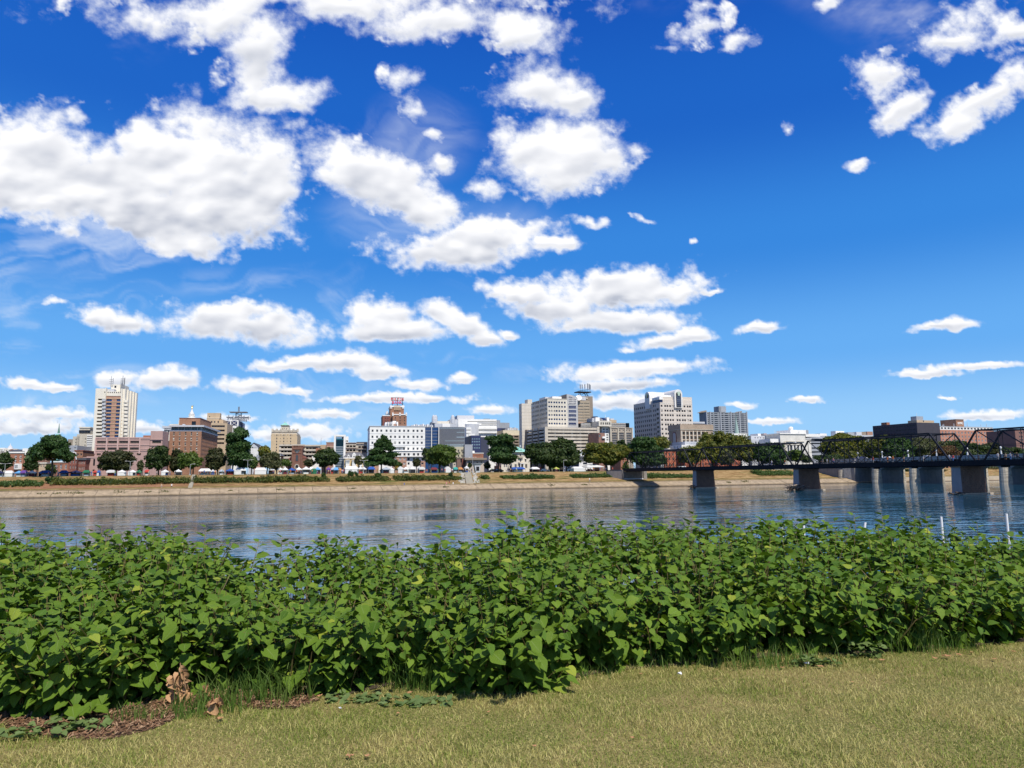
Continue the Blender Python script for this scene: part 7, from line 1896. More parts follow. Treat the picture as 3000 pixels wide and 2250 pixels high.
def crowd():
    if not PM: return
    rg = random.Random(5)
    zones = [(1, 180, 1100, 14, 'near the navy and blue tents at the left'), (1, 1150, 1830, 12, 'below the pink office'), (2, 90, 730, 8, 'under the large dark tree'), (2, 900, 1330, 12, 'around the wide open white tent'), (3, 120, 700, 12, 'before the church'), (3, 700, 1180, 14, 'between the green stand and the orange stall'), (3, 1380, 1900, 8, 'around the dense conical tree'), (4, 590, 1230, 16, 'below the white office and the bright green tree'), (4, 1300, 1680, 18, 'near the head of the wide steps'), (5, 0, 560, 12, 'in front of the green roofed mansion'), (5, 560, 1120, 10, 'under the very wide dark tree'), (5, 1270, 1760, 12, 'under the biggest white tent'), (6, 350, 1100, 12, 'on the street behind the first bridge span')]
    for k, a, b, n, where in zones:
        for i in range(n):
            x = rg.uniform(a, b); v = rg.uniform(VW + 33.2, VW + 39) if i % 3 else rg.uniform(VW + 40, VW + 46); p = at_v(*PX(k, x, 1200), v); p.z = bank_z(v) + .05
            sh = rg.choice(('white', 'white', 'red', 'blue', 'black', 'grey', 'green', 'pink', 'tan', 'orange')); tr = rg.choice(('black', 'blue', 'grey', 'tan', 'black'))
            person(p, rg.uniform(0, 6.28), sh, tr, rg.choice(('stand', 'stand', 'walk')), 'visitor in %s top, %s trousers, %s' % (sh, tr, where), 'visitors at the riverside market')
    for k, x, v, pose, sh, tr, lab in [(2, 445, VW + 7, 'stand', 'tan', 'grey', 'person in a tan top standing on the river walk left of the narrow steps'), (2, 585, VW + 7, 'stand', 'white', 'black', 'person in a white top on the river walk by the narrow steps'), (4, 625, VW + 5.7, 'sit', 'blue', 'black', 'person in blue sitting alone on the river wall'), (4, 1247, VW + 5.7, 'sit', 'pink', 'tan', 'person in pink sitting on the wall left of the standing figure'), (4, 1288, VW + 6.5, 'stand', 'black', 'red', 'person in dark top and red trousers standing on the wall'), (4, 1345, VW + 5.7, 'sit', 'white', 'grey', 'person in white sitting on the wall right of the standing figure'), (4, 1527, VW + 29.5, 'walk', 'grey', 'black', 'person in grey walking at the top of the wide steps'), (4, 1549, VW + 29.0, 'walk', 'black', 'blue', 'person in black walking at the top of the wide steps'), (5, 1363, VW + 8, 'walk', 'white', 'grey', 'person in white walking on the river walk below the big tents')]:
        p = at_v(*PX(k, x, 1340), v)
        p.z = 2.16 if v < VW + 9 else bank_z(v) + .25
        if pose == 'sit': p.z -= .72
        person(p, PHI, sh, tr, pose, lab, None)


crowd()

# ================================================================ TRUSS BRIDGE
iron = mat('bridge_iron', (0.012, 0.013, 0.020), .6, .15, 1.0, spec=.25)
iron2 = mat('bridge_deck_iron', (0.009, 0.009, 0.014), .7, .2, 1.0, spec=.2)
sandst = mat('pier_sandstone', (.235, .145, .11), .9, .18, .8, .4, 5, streak=.15)
nose_c = mat('pier_nose_concrete', (.30, .27, .27), .85, .08, .6, streak=.2)
foot_c = mat('pier_footing', (.50, .41, .31), .9, .15, .8)
BD = VB.copy()                   # the bridge runs straight across the river
Y0 = 166.0
P3 = Vector((.6346 * Y0, Y0, 0)); SPAN = .3069 * Y0
DZ0, DZ1 = 6.5, 7.7            # deck underside and top
TOPZ = 14.3
HWID = 4.2                       # half width between the trusses
bc0 = P3 + UB * (-3.0)           # centre line origin
bridge = empty('truss_bridge', (bc0 + Vector((0, 0, 0))), 'black iron truss bridge crossing the river from the right edge to the far bank', 'bridge')


def BP(t, s, z):
    """t spans from pier 3 towards the far bank, s sideways (minus = left truss), z height"""
    q = P3 + BD * (t * SPAN) + UB * (s + 0.3)
    return Vector((q.x, q.y, z))


mb = MB()
for k in (-1, 0, 1, 2):
    for s_ in (-HWID - .3, HWID + .3):
        mb.hexa([BP(k, s_ - .2, DZ0), BP(k + 1, s_ - .2, DZ0), BP(k + 1, s_ + .2, DZ0), BP(k, s_ + .2, DZ0), BP(k, s_ - .2, DZ1), BP(k + 1, s_ - .2, DZ1), BP(k + 1, s_ + .2, DZ1), BP(k, s_ + .2, DZ1)])
mb.obj('girder', iron2, bridge)
mb = MB(); mb.hexa([BP(-1, -HWID, DZ1 - .4), BP(3, -HWID, DZ1 - .4), BP(3, HWID, DZ1 - .4), BP(-1, HWID, DZ1 - .4), BP(-1, -HWID, DZ1 - .15), BP(3, -HWID, DZ1 - .15), BP(3, HWID, DZ1 - .15), BP(-1, HWID, DZ1 - .15)])
mb.obj('walkway', mat('bridge_walk', (.16, .15, .14), .9), bridge)
NP = 10
for k in (-1, 0, 1, 2):
    for i in range(NP):
        t = k + (i + .5) / NP; mb = MB(); mb.bar(BP(t, -HWID - .4, DZ0 + .1), BP(t, HWID + .4, DZ0 + .1), .35, .5); mb.obj('floor_beam', iron2, bridge)
    for s_ in (-HWID, HWID):
        g = .018
        T = lambda i: k + g + (1 - 2 * g) * i / NP
        def member(nm, a, b, w, h=None):
            m_ = MB(); m_.bar(BP(T(a[0]), s_, a[1]), BP(T(b[0]), s_, b[1]), w, h); m_.obj(nm, iron, bridge)
        zl, zt = DZ1 - .2, TOPZ
        member('top_chord', (1, zt), (NP - 1, zt), .34, .32)
        member('end_post', (0, zl), (1, zt), .34, .32); member('end_post', (NP, zl), (NP - 1, zt), .34, .32)
        for i in range(1, NP): member('vertical', (i, zl), (i, zt), .11 if i % 2 else .15)
        zm = (zl + zt) / 2
        for i in range(NP - 2):
            if i < NP / 2 - .5: member('diagonal', (i + 2, zl), (i + 1, zt) if i == -1 else (i + 1 - 0, zt), .02) if False else None
        for i in range(0, NP - 2):
            if i + 1 <= NP / 2: member('diagonal', (i + 1, zt), (min(NP, i + 3), zl), .10)
            if i + 1 >= NP / 2 - 1: member('diagonal', (i + 1 + 1 if i + 2 < NP else NP - 1, zt), (i, zl), .10)
        member('diagonal', (NP - 1, zt), (NP - 3, zl), .17); member('diagonal', (1, zt), (3, zl), .17)
        member('counter_rod', (0.5, zm), (2, zl), .09); member('counter_rod', (NP - .5, zm), (NP - 2, zl), .09)
        member('mid_strut', (.5, zm), (NP - .5, zm), .07)
        # railing along the walk
        rr = MB()
        for z in (DZ1 + .45, DZ1 + .8, DZ1 + 1.15): rr.bar(BP(T(0), s_ * .94, z), BP(T(NP), s_ * .94, z), .06, .05)
        rr.obj('railing', iron, bridge)
        for i in range(0, NP * 2 + 1): m_ = MB(); m_.bar(BP(T(i / 2), s_ * .94, DZ1 - .2), BP(T(i / 2), s_ * .94, DZ1 + 1.15), .06); m_.obj('rail_post', iron, bridge)
    for i in range(1, NP):
        T = lambda i: k + .018 + .964 * i / NP
        mb = MB(); mb.bar(BP(T(i), -HWID, TOPZ), BP(T(i), HWID, TOPZ), .16); mb.obj('top_strut', iron, bridge)
        if i < NP - 1: mb = MB(); mb.bar(BP(T(i), -HWID, TOPZ), BP(T(i + 1), HWID, TOPZ), .07); mb.bar(BP(T(i), HWID, TOPZ), BP(T(i + 1), -HWID, TOPZ), .07); mb.obj('sway_rod', iron, bridge)


def truss_pier(t, stones, nm='pier'):
    """long tapered pier: concrete nose upstream, coursed sandstone flanks, footing at the water"""
    c = BP(t, 0, 0); L, W_ = 3.7, .95
    P = lambda a, b, z: Vector((c.x, c.y, 0)) + UB * a + VB * b + Vector((0, 0, z))
    r_ = MB(); zt = DZ0 - .05
    e = .30
    r_.hexa([P(-L - e, -W_ - e, -1), P(L + e, -W_ - e, -1), P(L + e, W_ + e, -1), P(-L - e, W_ + e, -1), P(-L, -W_, zt), P(L, -W_, zt), P(L, W_, zt), P(-L, W_, zt)])
    o = r_.obj(nm, sandst, bridge)
    n = MB(); n.hexa([P(-L - e - .25, -W_ - e - .05, -.5), P(-L - e - .03, -W_ - e - .05, -.5), P(-L - e - .03, W_ + e + .05, -.5), P(-L - e - .25, W_ + e + .05, -.5), P(-L - .2, -W_ - .04, zt - .15), P(-L - .012, -W_ - .04, zt - .15), P(-L - .012, W_ + .04, zt - .15), P(-L - .2, W_ + .04, zt - .15)])
    def sub(m_, name, mt):
        m_.v = [(x - bridge.location.x, y - bridge.location.y, z) for x, y, z in m_.v]
        q = place(name, m_.mesh(name, [mt]), o); return q
    sub(n, 'concrete_nose', nose_c)
    f = MB(); f.box(-L - 1.1, L + 1.3, -W_ - 1.0, W_ + 1.0, -1.0, .32, 0, P); sub(f, 'footing', foot_c)
    cap = MB(); cap.box(-L - .25, L + .25, -W_ - .2, W_ + .2, zt - .35, zt, 0, P); sub(cap, 'cap_stone', sandst)
    if stones:
        rows = 13; zz = rng(.34, zt - .36, rows + 1)
        for j in range(rows):
            z0, z1 = zz[j], zz[j + 1]; f0 = 1 - (z0 / zt); f1 = 1 - (z1 / zt)
            nb = 7; off = .5 * (j % 2)
            for i in range(nb + 1):
                a0 = -L + 2 * L * max(0, (i - off)) / nb; a1 = -L + 2 * L * min(nb, (i + 1 - off)) / nb
                if a1 - a0 < .2: continue
                k0 = 1 + e * f0 / L; k1 = 1 + e * f1 / L; gp = .04; pr = random.uniform(.04, .12)
                s_ = MB()
                s_.hexa([P(a0 * k0 + gp, -W_ - e * f0 - pr, z0 + gp), P(a1 * k0 - gp, -W_ - e * f0 - pr, z0 + gp), P(a1 * k0 - gp, -W_ - e * f0 + .1, z0 + gp), P(a0 * k0 + gp, -W_ - e * f0 + .1, z0 + gp),
                         P(a0 * k1 + gp, -W_ - e * f1 - pr, z1 - gp), P(a1 * k1 - gp, -W_ - e * f1 - pr, z1 - gp), P(a1 * k1 - gp, -W_ - e * f1 + .1, z1 - gp), P(a0 * k1 + gp, -W_ - e * f1 + .1, z1 - gp)])
                sub(s_, 'stone', sandst)
    return c


for t in (-1, 0, 1, 2): truss_pier(t, t in (0, 1, 2))
# stone abutment on the far bank
c = BP(3, 0, 0)
ab = empty('stone_abutment', (c.x, c.y, 2.0), 'rough stone abutment carrying the far end of the truss bridge', 'abutment')
P = lambda a, b, z: Vector((c.x, c.y, 0)) + UB * a + VB * b + Vector((0, 0, z))
rst = mat('rough_stone', (.24, .215, .19), .95, .25, 1.2, .6, 3)
mb = MB(); mb.box(-4.9, 5.0, -.6, 2.0, 0.5, DZ0 - .04, 0, P); mb.obj('wall', mat('abutment_grey', (.22, .20, .19), .9, .2, 1.0), ab)  # wall and retaining wall share this dull grey-brown
mb = MB(); mb.box(-5.6, -4.92, -1.2, 12, 1.0, DZ0 + .6, 0, P); mb.obj('wing_wall', rst, ab)
mb = MB(); mb.box(5.02, 6.6, -1.0, 12, 1.0, DZ0 + .4, 0, P); mb.obj('wing_wall', rst, ab)
mb = MB(); mb.box(-4.85, 4.95, -.68, -.61, 1.0, 3.4, 0, P); mb.obj('white_plinth', mat('plinth_white', (.55, .58, .62), .9, .1), ab)
mb = MB(); mb.hexa([P(-9.5, 5, 4.0), P(-5.7, -.8, 1.4), P(-5.7, 0, 1.4), P(-9.5, 6, 4.0), P(-9.5, 5, 6.6), P(-5.7, -.8, 6.6), P(-5.7, 0, 6.6), P(-9.5, 6, 6.6)]); mb.obj('retaining_wall', mat('abutment_grey', (0, 0, 0)), ab)
for j in range(7):
    for i in range(8):
        a0 = -4.6 + i * 1.16 + (.5 if j % 2 else 0); m_ = MB(); m_.box(a0 + .04, min(4.9, a0 + 1.12), -.74, -.62, 3.45 + j * .4, 3.81 + j * .4, 0, P); m_.obj('stone', rst, ab)

# driftwood against the piers
wood = mat('driftwood', (.30, .24, .19), .9, .35, 3.0)
wood_d = mat('wet_driftwood', (.09, .065, .05), .8, .3, 3.0)


def driftwood(t, n, spread, h, du, dv, label, dark=False):
    c = BP(t, 0, 0); rg = random.Random(n)
    r_ = empty('driftwood_pile', (c + UB * du + VB * dv), label, 'driftwood')
    o = c + UB * du + VB * dv
    for i in range(n):
        a = rg.uniform(-.9, .9) + (0 if rg.random() < .7 else 1.2); l = rg.uniform(1.0, 3.4) * spread; z = .1 + h * rg.random() ** 1.3 * (1 - .3 * rg.random())
        q = o + UB * rg.gauss(0, spread * .8) + VB * rg.gauss(0, .5); d = UB * math.cos(a) + VB * math.sin(a) * .6 + Vector((0, 0, rg.uniform(-.3, .35)))
        d.normalize(); m_ = MB(); r0 = rg.uniform(.06, .2)
        mid = q + Vector((0, 0, z)) + UB * rg.uniform(-.15, .15)
        m_.tube([mid - d * l / 2, mid + Vector((0, 0, rg.uniform(-.1, .15))), mid + d * l / 2], [r0, r0 * .85, r0 * .4], 6); m_.obj('log', wood_d if dark or rg.random() < .25 else wood, r_)


driftwood(1, 60, 1.5, 1.9, -5.6, -1.3, 'big tangle of grey driftwood piled against the second pier')
driftwood(2, 18, .9, 1.1, -5.6, -.8, 'small dark driftwood heap at the first pier', True)
driftwood(0, 12, 1.1, .55, -4.9, -1.3, 'low dark logs stranded at the foot of the nearest visible pier', True)

# walkers on the bridge
if PM:
    for i, (kk, x, sh) in enumerate([(8, 262, 'orange'), (8, 333, 'orange'), (8, 80, 'red'), (8, 1055, 'white'), (8, 1105, 'red'), (8, 1680, 'white'), (8, 1780, 'tan'), (8, 1842, 'white'), (7, 1560, 'white'), (7, 1235, 'pink'), (7, 1072, 'grey'), (7, 1140, 'white'), (7, 500, 'orange'), (7, 300, 'white'), (7, 120, 'grey'), (6, 960, 'orange'), (6, 1085, 'grey'), (6, 1010, 'red'), (8, 470, 'tan'), (8, 720, 'white'), (8, 1925, 'black'), (8, 1425, 'grey')]):
        px, py = PX(kk, x, 740); d = ray(px, py); best = None
        # where this line of sight crosses the middle of the walkway
        s0 = BP(0, (-2.0 if i % 2 else 1.2), 0); den = d.x * BD.y - d.y * BD.x
        tt = (s0.x * BD.y - s0.y * BD.x) / den; q = Vector((d.x * tt, d.y * tt, DZ1 - .15))
        tr_ = random.choice(('black', 'blue', 'grey'))
        person(q, PHI + (1.57 if i % 2 else -1.57), sh, tr_, 'walk' if i % 3 else 'stand', 'walker in %s top and %s trousers %s' % (sh, tr_, ('at the nearest bridge pier', 'on the nearest bridge span', 'on the truss bridge above the stone piers', 'on the truss bridge near its second pier', 'on the farthest bridge span')[min(4, int(max(0, (v_of(q) - 100) / 34)))]), 'walkers on the truss bridge')

# ================================================================ STONE BRIDGE BEHIND
sb = empty('stone_bridge', (185.6, 270, 0), 'old stone arch bridge with tall pale piers behind the truss bridge', 'bridge')
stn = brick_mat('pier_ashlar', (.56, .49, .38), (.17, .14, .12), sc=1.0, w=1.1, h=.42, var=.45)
dks = mat('arch_shade_concrete', (.22, .21, .20), .9, .15, .6, streak=.2)  # dark tone carries the deck's shadow on piers and arches
S0 = Vector((.6875 * 270, 270, 0))
sbp = lambda a, b, z: S0 + UB * a + VB * b + Vector((0, 0, z))
STEP = 19.5
NPI = 5
for i in range(-5, NPI):
    b = i * STEP
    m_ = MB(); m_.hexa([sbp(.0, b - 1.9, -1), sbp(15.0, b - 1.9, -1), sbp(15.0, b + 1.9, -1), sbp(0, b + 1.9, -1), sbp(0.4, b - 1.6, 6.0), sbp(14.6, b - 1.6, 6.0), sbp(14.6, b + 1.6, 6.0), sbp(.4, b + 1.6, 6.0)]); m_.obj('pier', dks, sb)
    # rounded stone nose upstream, stone pilaster downstream
    for side, a0 in ((-1, 0.0), (1, 15.0)):
        m_ = MB(); n = 9
        low = [sbp(a0 + side * (2.6 if side < 0 else 1.5) * math.cos(q), b + 2.0 * math.sin(q), -1) for q in rng(-math.pi / 2, math.pi / 2, n)]; hi = [sbp(a0 + side * (2.2 if side < 0 else 1.2) * math.cos(q), b + 1.75 * math.sin(q), 6.3) for q in rng(-math.pi / 2, math.pi / 2, n)]
        back = [sbp(a0 - side * .9, b + 2.0, -1), sbp(a0 - side * .9, b - 2.0, -1)]; backh = [sbp(a0 - side * .9, b + 1.75, 6.3), sbp(a0 - side * .9, b - 1.75, 6.3)]
        l = low + back; h_ = hi + backh; k = len(l)
        m_.add(l + h_, [tuple(range(k))[::-1], tuple(range(k, 2 * k))] + [(j, (j + 1) % k, k + (j + 1) % k, k + j) for j in range(k)]); m_.obj('stone_nose' if side < 0 else 'pilaster', stn, sb)
for i in range(-5, NPI):
    b0, b1 = i * STEP + 1.7, (i + 1) * STEP - 1.7
    if i == NPI - 1: b1 = b0 + 8
    poly = [(b0 + (b1 - b0) * j / 12, 5.8 + 2.9 * math.sin(math.pi * j / 12)) for j in range(13)]
    m_ = MB(); n = 13
    for a in (0.5, 14.5):
        m_.v += [tuple(sbp(a, q, z)) for q, z in poly] + [tuple(sbp(a, q, 9.9)) for q, z in poly]
    for j in range(12):
        m_.f += [(j, j + 1, n + j + 1, n + j), (2 * n + j, 2 * n + j + 1, 3 * n + j + 1, 3 * n + j), (j, j + 1, 2 * n + j + 1, 2 * n + j)]; m_.m += [0, 0, 0]
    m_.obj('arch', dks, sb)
    for q in (b0 + 1, b0 + (b1 - b0) / 2, b1 - 1):
        m_ = MB(); m_.box(-.05, .45, q - .4, q + .4, 7, 9.8, 0, sbp); m_.obj('panel_rib', dks, sb)
m_ = MB(); m_.box(0, 15, -100, 86, 9.9, 10.4, 0, sbp); m_.obj('deck', mat('deck_concrete', (.45, .43, .40), .9, .1), sb)
m_ = MB(); m_.box(0, .35, -100, 86, 10.41, 11.3, 0, sbp); m_.obj('parapet', mat('parapet_concrete', (.40, .38, .36), .9, .1), sb)
m_ = MB(); m_.box(14.6, 15, -100, 86, 10.41, 11.3, 0, sbp); m_.obj('parapet', mat('parapet_concrete', (0, 0, 0)), sb)
for q in range(12):
    b = -80 + q * 13.5; m_ = MB(); p = sbp(.2, b, 0); m_.lathe(p.x, p.y, [(.3, 11.3), (.28, 12.4), (.1, 12.5), (.1, 13.3), (.34, 13.5), (.4, 13.9), (.2, 14.3)], 8); m_.obj('lamp_globe', mat('globe_white', (.7, .7, .68), .5), sb)
m_ = MB(); m_.box(-1.0, 16, 70, 96, -1, 9.8, 0, sbp); m_.obj('abutment', dks, sb)
m_ = MB(); m_.box(-1.1, -1.02, 72, 77, 1.5, 7.0, 0, sbp); m_.obj('mural_panel', mat('mural_pale', (.50, .46, .38), .8, .35, 1.2), sb)
for b, pm, lab in ((36, cs, 'silver car crossing the stone bridge'), (56, cw_, 'white car crossing the stone bridge behind the truss'), (74, ck, 'dark car at the town end of the stone bridge')):
    p = sbp(4, b, 10.42); car(p, PHI + math.pi / 2, pm, lab, group='cars on the stone bridge')

# ================================================================ WHITE POSTS ON THE NEAR SHORE
for (px, yt, yd, y, lean, lab) in [(2948, 1505, 1566, 17.5, 0, 'tall white plastic post standing in the water at the right edge'), (2757, 1514, 1560, 17.5, 0, 'white plastic post between two tall knotweed shoots'), (2535, 1530, 1560, 17.5, .16, 'white plastic post leaning to the right'), (2354, 1538, 1570, 17.5, 0, 'white plastic post just clearing the knotweed left of the leaning post'), (2291, 1540, 1570, 19.5, 0, 'short white post tip at the left end of the row of posts')]:
    tp = at_y(px, yt, y); r_ = .027
    mb = MB(); b0 = Vector((tp.x - lean * tp.z, y, 0.8)); mb.tube([b0, tp], r_, 12)
    o = mb.obj('white_post', mat('post_white', (.78, .79, .82), .5, .03)); tag(o, lab, 'post', 'row of white posts by the shore')

# ================================================================ KNOTWEED THICKET
rk = np.random.default_rng(42)
LAWN = 4.0
K = 1.3562
BASE = [(-400, 1600), (0, 1548), (100, 1555), (200, 1540), (330, 1520), (420, 1500), (520, 1488), (640, 1505), (750, 1500), (850, 1478), (930, 1480), (1000, 1500), (1150, 1500), (1210, 1470), (1300, 1452), (1400, 1440), (1550, 1430), (1700, 1415), (1850, 1412), (1950, 1405), (2050, 1398), (2212, 1385), (2700, 1350)]
TOP = [(-400, 1145), (0, 1142), (60, 1138), (110, 1158), (160, 1188), (210, 1150), (260, 1166), (300, 1158), (380, 1140), (440, 1148), (490, 1185), (530, 1200), (600, 1178), (700, 1168), (780, 1172), (830, 1182), (900, 1175), (960, 1160), (1020, 1152), (1060, 1138), (1100, 1124), (1150, 1122), (1230, 1128), (1300, 1132), (1380, 1128), (1450, 1120), (1520, 1130), (1600, 1122), (1680, 1122), (1760, 1118), (1850, 1124), (1930, 1126), (2000, 1130), (2080, 1142), (2130, 1156), (2212, 1148), (2700, 1150)]
bp_ = [at_z(x * K, y * K, LAWN) for x, y in BASE]
# the thicket's front foot as x/y against the sight-line slope
bs = np.array([p.x / p.y for p in bp_]); by = np.array([p.y for p in bp_])


def front_y(x, y):
    """distance of the front foot along the sight line through x, y"""
    return np.interp(x / y, bs, by)


ts = np.array([ray(x * K, y * K).x / ray(x * K, y * K).y for x, y in TOP]); tw_ = np.array([ray(x * K, y * K).z / ray(x * K, y * K).y for x, y in TOP])
DEPTH = 4.3


def canopy(x, y):
    """height of the leaf surface above the lawn"""
    yf = front_y(x, y); s = x / y; t = np.clip((y - yf) / DEPTH, -.1, 1.2)
    yb = yf + DEPTH; hb = EYE + np.interp(s, ts, tw_) * yb - LAWN - .03
    lum = .075 * np.sin(x * 2.1 + y * 1.3) + .05 * np.sin(x * 4.3 - y * 2.2 + 1.0) + .035 * np.sin(x * 8.1 + y * 6.3)
    front = 1 - np.exp(-np.clip(t + .045, 0, 2) * 9.5)
    return np.clip(hb * front + lum * front, .05, 2)


def leaf_template():
    """heart shaped knotweed leaf, base at origin, tip along +x: rows across the blade"""
    xs = [0.0, .06, .22, .42, .62, .80, .92, 1.0]; ws = [.16, .36, .44, .43, .33, .18, .07, 0.004]
    v = []; uvs = []
    for i, (x, w) in enumerate(zip(xs, ws)):
        bx = -.07 if i == 0 else 0
        for j in (-1, -.5, 0, .5, 1):
            v.append((x + (bx * abs(j)), j * w, 0)); uvs.append((.5 + .5 * j, x))
    f = []
    for i in range(len(xs) - 1):
        for j in range(4): a = i * 5 + j; f.append((a, a + 1, a + 6, a + 5))
    return np.array(v), np.array(f), np.array(uvs)


LV, LF, LU = leaf_template()
# a lighter template for leaves deeper in the mass
sel = [0, 2, 4, 10, 12, 14, 20, 22, 24, 30, 32, 34, 35 + 2]


def leaf_template_low():
    xs = [0.0, .2, .5, .8, 1.0]; ws = [.2, .44, .40, .18, .004]; v = []; uvs = []
    for i, (x, w) in enumerate(zip(xs, ws)):
        for j in (-1, 0, 1): v.append((x - (.06 * abs(j) if i == 0 else 0), j * w, 0)); uvs.append((.5 + .5 * j, x))
    f = [(i * 3 + j, i * 3 + j + 1, i * 3 + j + 4, i * 3 + j + 3) for i in range(4) for j in range(2)]
    return np.array(v), np.array(f), np.array(uvs)


QV, QF, QU = leaf_template_low()


def build_leaves(P, D, N, S, tmpl, rg, fold=.28, curl=.28):
    """P base points, D direction of the midrib, N upper side, S length -> vertices (n*k,3)"""
    TV_, TF, TU = tmpl
    n = len(P); k = len(TV_)
    D = D / np.linalg.norm(D, axis=1)[:, None]; Bn = np.cross(N, D); Bn /= np.linalg.norm(Bn, axis=1)[:, None]; N = np.cross(D, Bn)
    x = TV_[:, 0][None, :]; y = TV_[:, 1][None, :]
    fo = (fold * (0.3 + 1.2 * rg.random(n)))[:, None]; cu = (curl * (rg.random(n) * 1.6 - .15))[:, None]; tw = (rg.normal(size=n) * .25)[:, None]; wd = (.82 + .30 * rg.random(n))[:, None]
    ph = rg.random(n)[:, None] * 6.28
    z = np.abs(y) * fo - cu * x * x * .8 + tw * y * x + .035 * np.sin(x * 14 + ph) * np.abs(y) * 2.2
    bend = (rg.normal(size=n) * .06)[:, None] * x * x
    X = x * S[:, None]; Y = (y * wd + bend) * S[:, None]; Z = z * S[:, None]
    out = P[:, None, :] + D[:, None, :] * X[..., None] + Bn[:, None, :] * Y[..., None] + N[:, None, :] * Z[..., None]
    fc = (TF[None] + (np.arange(n) * k)[:, None, None]).reshape(-1, 4)
    return out.reshape(-1, 3), fc, np.tile(TU, (n, 1))


def knot_mat():
    m = bpy.data.materials.new('knotweed_leaf'); m.use_nodes = True; nt = m.node_tree; t = NT(nt); b = nt.nodes['Principled BSDF']; out = nt.nodes['Material Output']
    g = t.n('ShaderNodeNewGeometry'); rnd = g.outputs['Random Per Island']; P = g.outputs['Position']
    uvn = t.n('ShaderNodeUVMap'); u, v, _ = t.sep(uvn.outputs[0])
    c = t.mix(rnd, (0.052, 0.112, 0.009), (0.138, 0.218, 0.022))
    r2 = t.math('FRACT', t.math('MULTIPLY', rnd, 17.3))
    c = t.mix(t.ss(r2, .93, 1.0), c, (0.30, 0.34, 0.04))
    r3 = t.math('FRACT', t.math('MULTIPLY', rnd, 7.7)); c = t.mix(t.math('MULTIPLY', t.ss(r3, .5, 1.0), .5), c, (0.060, 0.14, 0.020))
    mr = t.ss(t.math('ABSOLUTE', t.math('SUBTRACT', u, 0.5)), 0.045, 0.015)
    w = t.n('ShaderNodeTexWave', wave_type='BANDS', bands_direction='Y'); 
    vv = t.math('SUBTRACT', v, t.math('MULTIPLY', t.math('ABSOLUTE', t.math('SUBTRACT', u, .5)), .45))
    side = t.math('POWER', t.math('ABSOLUTE', t.math('SINE', t.math('MULTIPLY', vv, 24.0))), 14.0)
    vein = t.math('MAXIMUM', mr, t.math('MULTIPLY', side, .35))
    c = t.mix(t.math('MULTIPLY', vein, .45), c, (0.20, 0.27, 0.09))
    sp = t.ss(t.noise(P, 55, 3), .66, .74); c = t.mix(t.math('MULTIPLY', sp, t.ss(r3, .72, .8)), c, (0.16, 0.11, 0.04))
    t.link(c, b.inputs['Base Color']); b.inputs['Roughness'].default_value = .58; b.inputs['Specular IOR Level'].default_value = .12
    bp = t.n('ShaderNodeBump'); bp.inputs['Strength'].default_value = .5; bp.inputs['Distance'].default_value = .004
    t.link(t.math('SUBTRACT', t.noise(P, 90, 3), vein), bp.inputs['Height']); t.link(bp.outputs[0], b.inputs['Normal'])
    tr = t.n('ShaderNodeBsdfTranslucent'); t.link(t.mix(1.0, c, (1.5, 1.6, .5), 'MULTIPLY'), tr.inputs[0])
    mx = t.n('ShaderNodeMixShader'); mx.inputs[0].default_value = .14; t.link(b.outputs[0], mx.inputs[1]); t.link(tr.outputs[0], mx.inputs[2]); t.link(mx.outputs[0], out.inputs[0])
    return m


KM = knot_mat()
stem_m = mat('knotweed_stem', (.17, .13, .05), .6, .35, 6.0)
root = empty('knotweed_thicket', (0, 6, LAWN), 'dense waist high green knotweed thicket growing along the edge of the lawn', 'hedge')
SUNV = np.array([*TO_SUN])


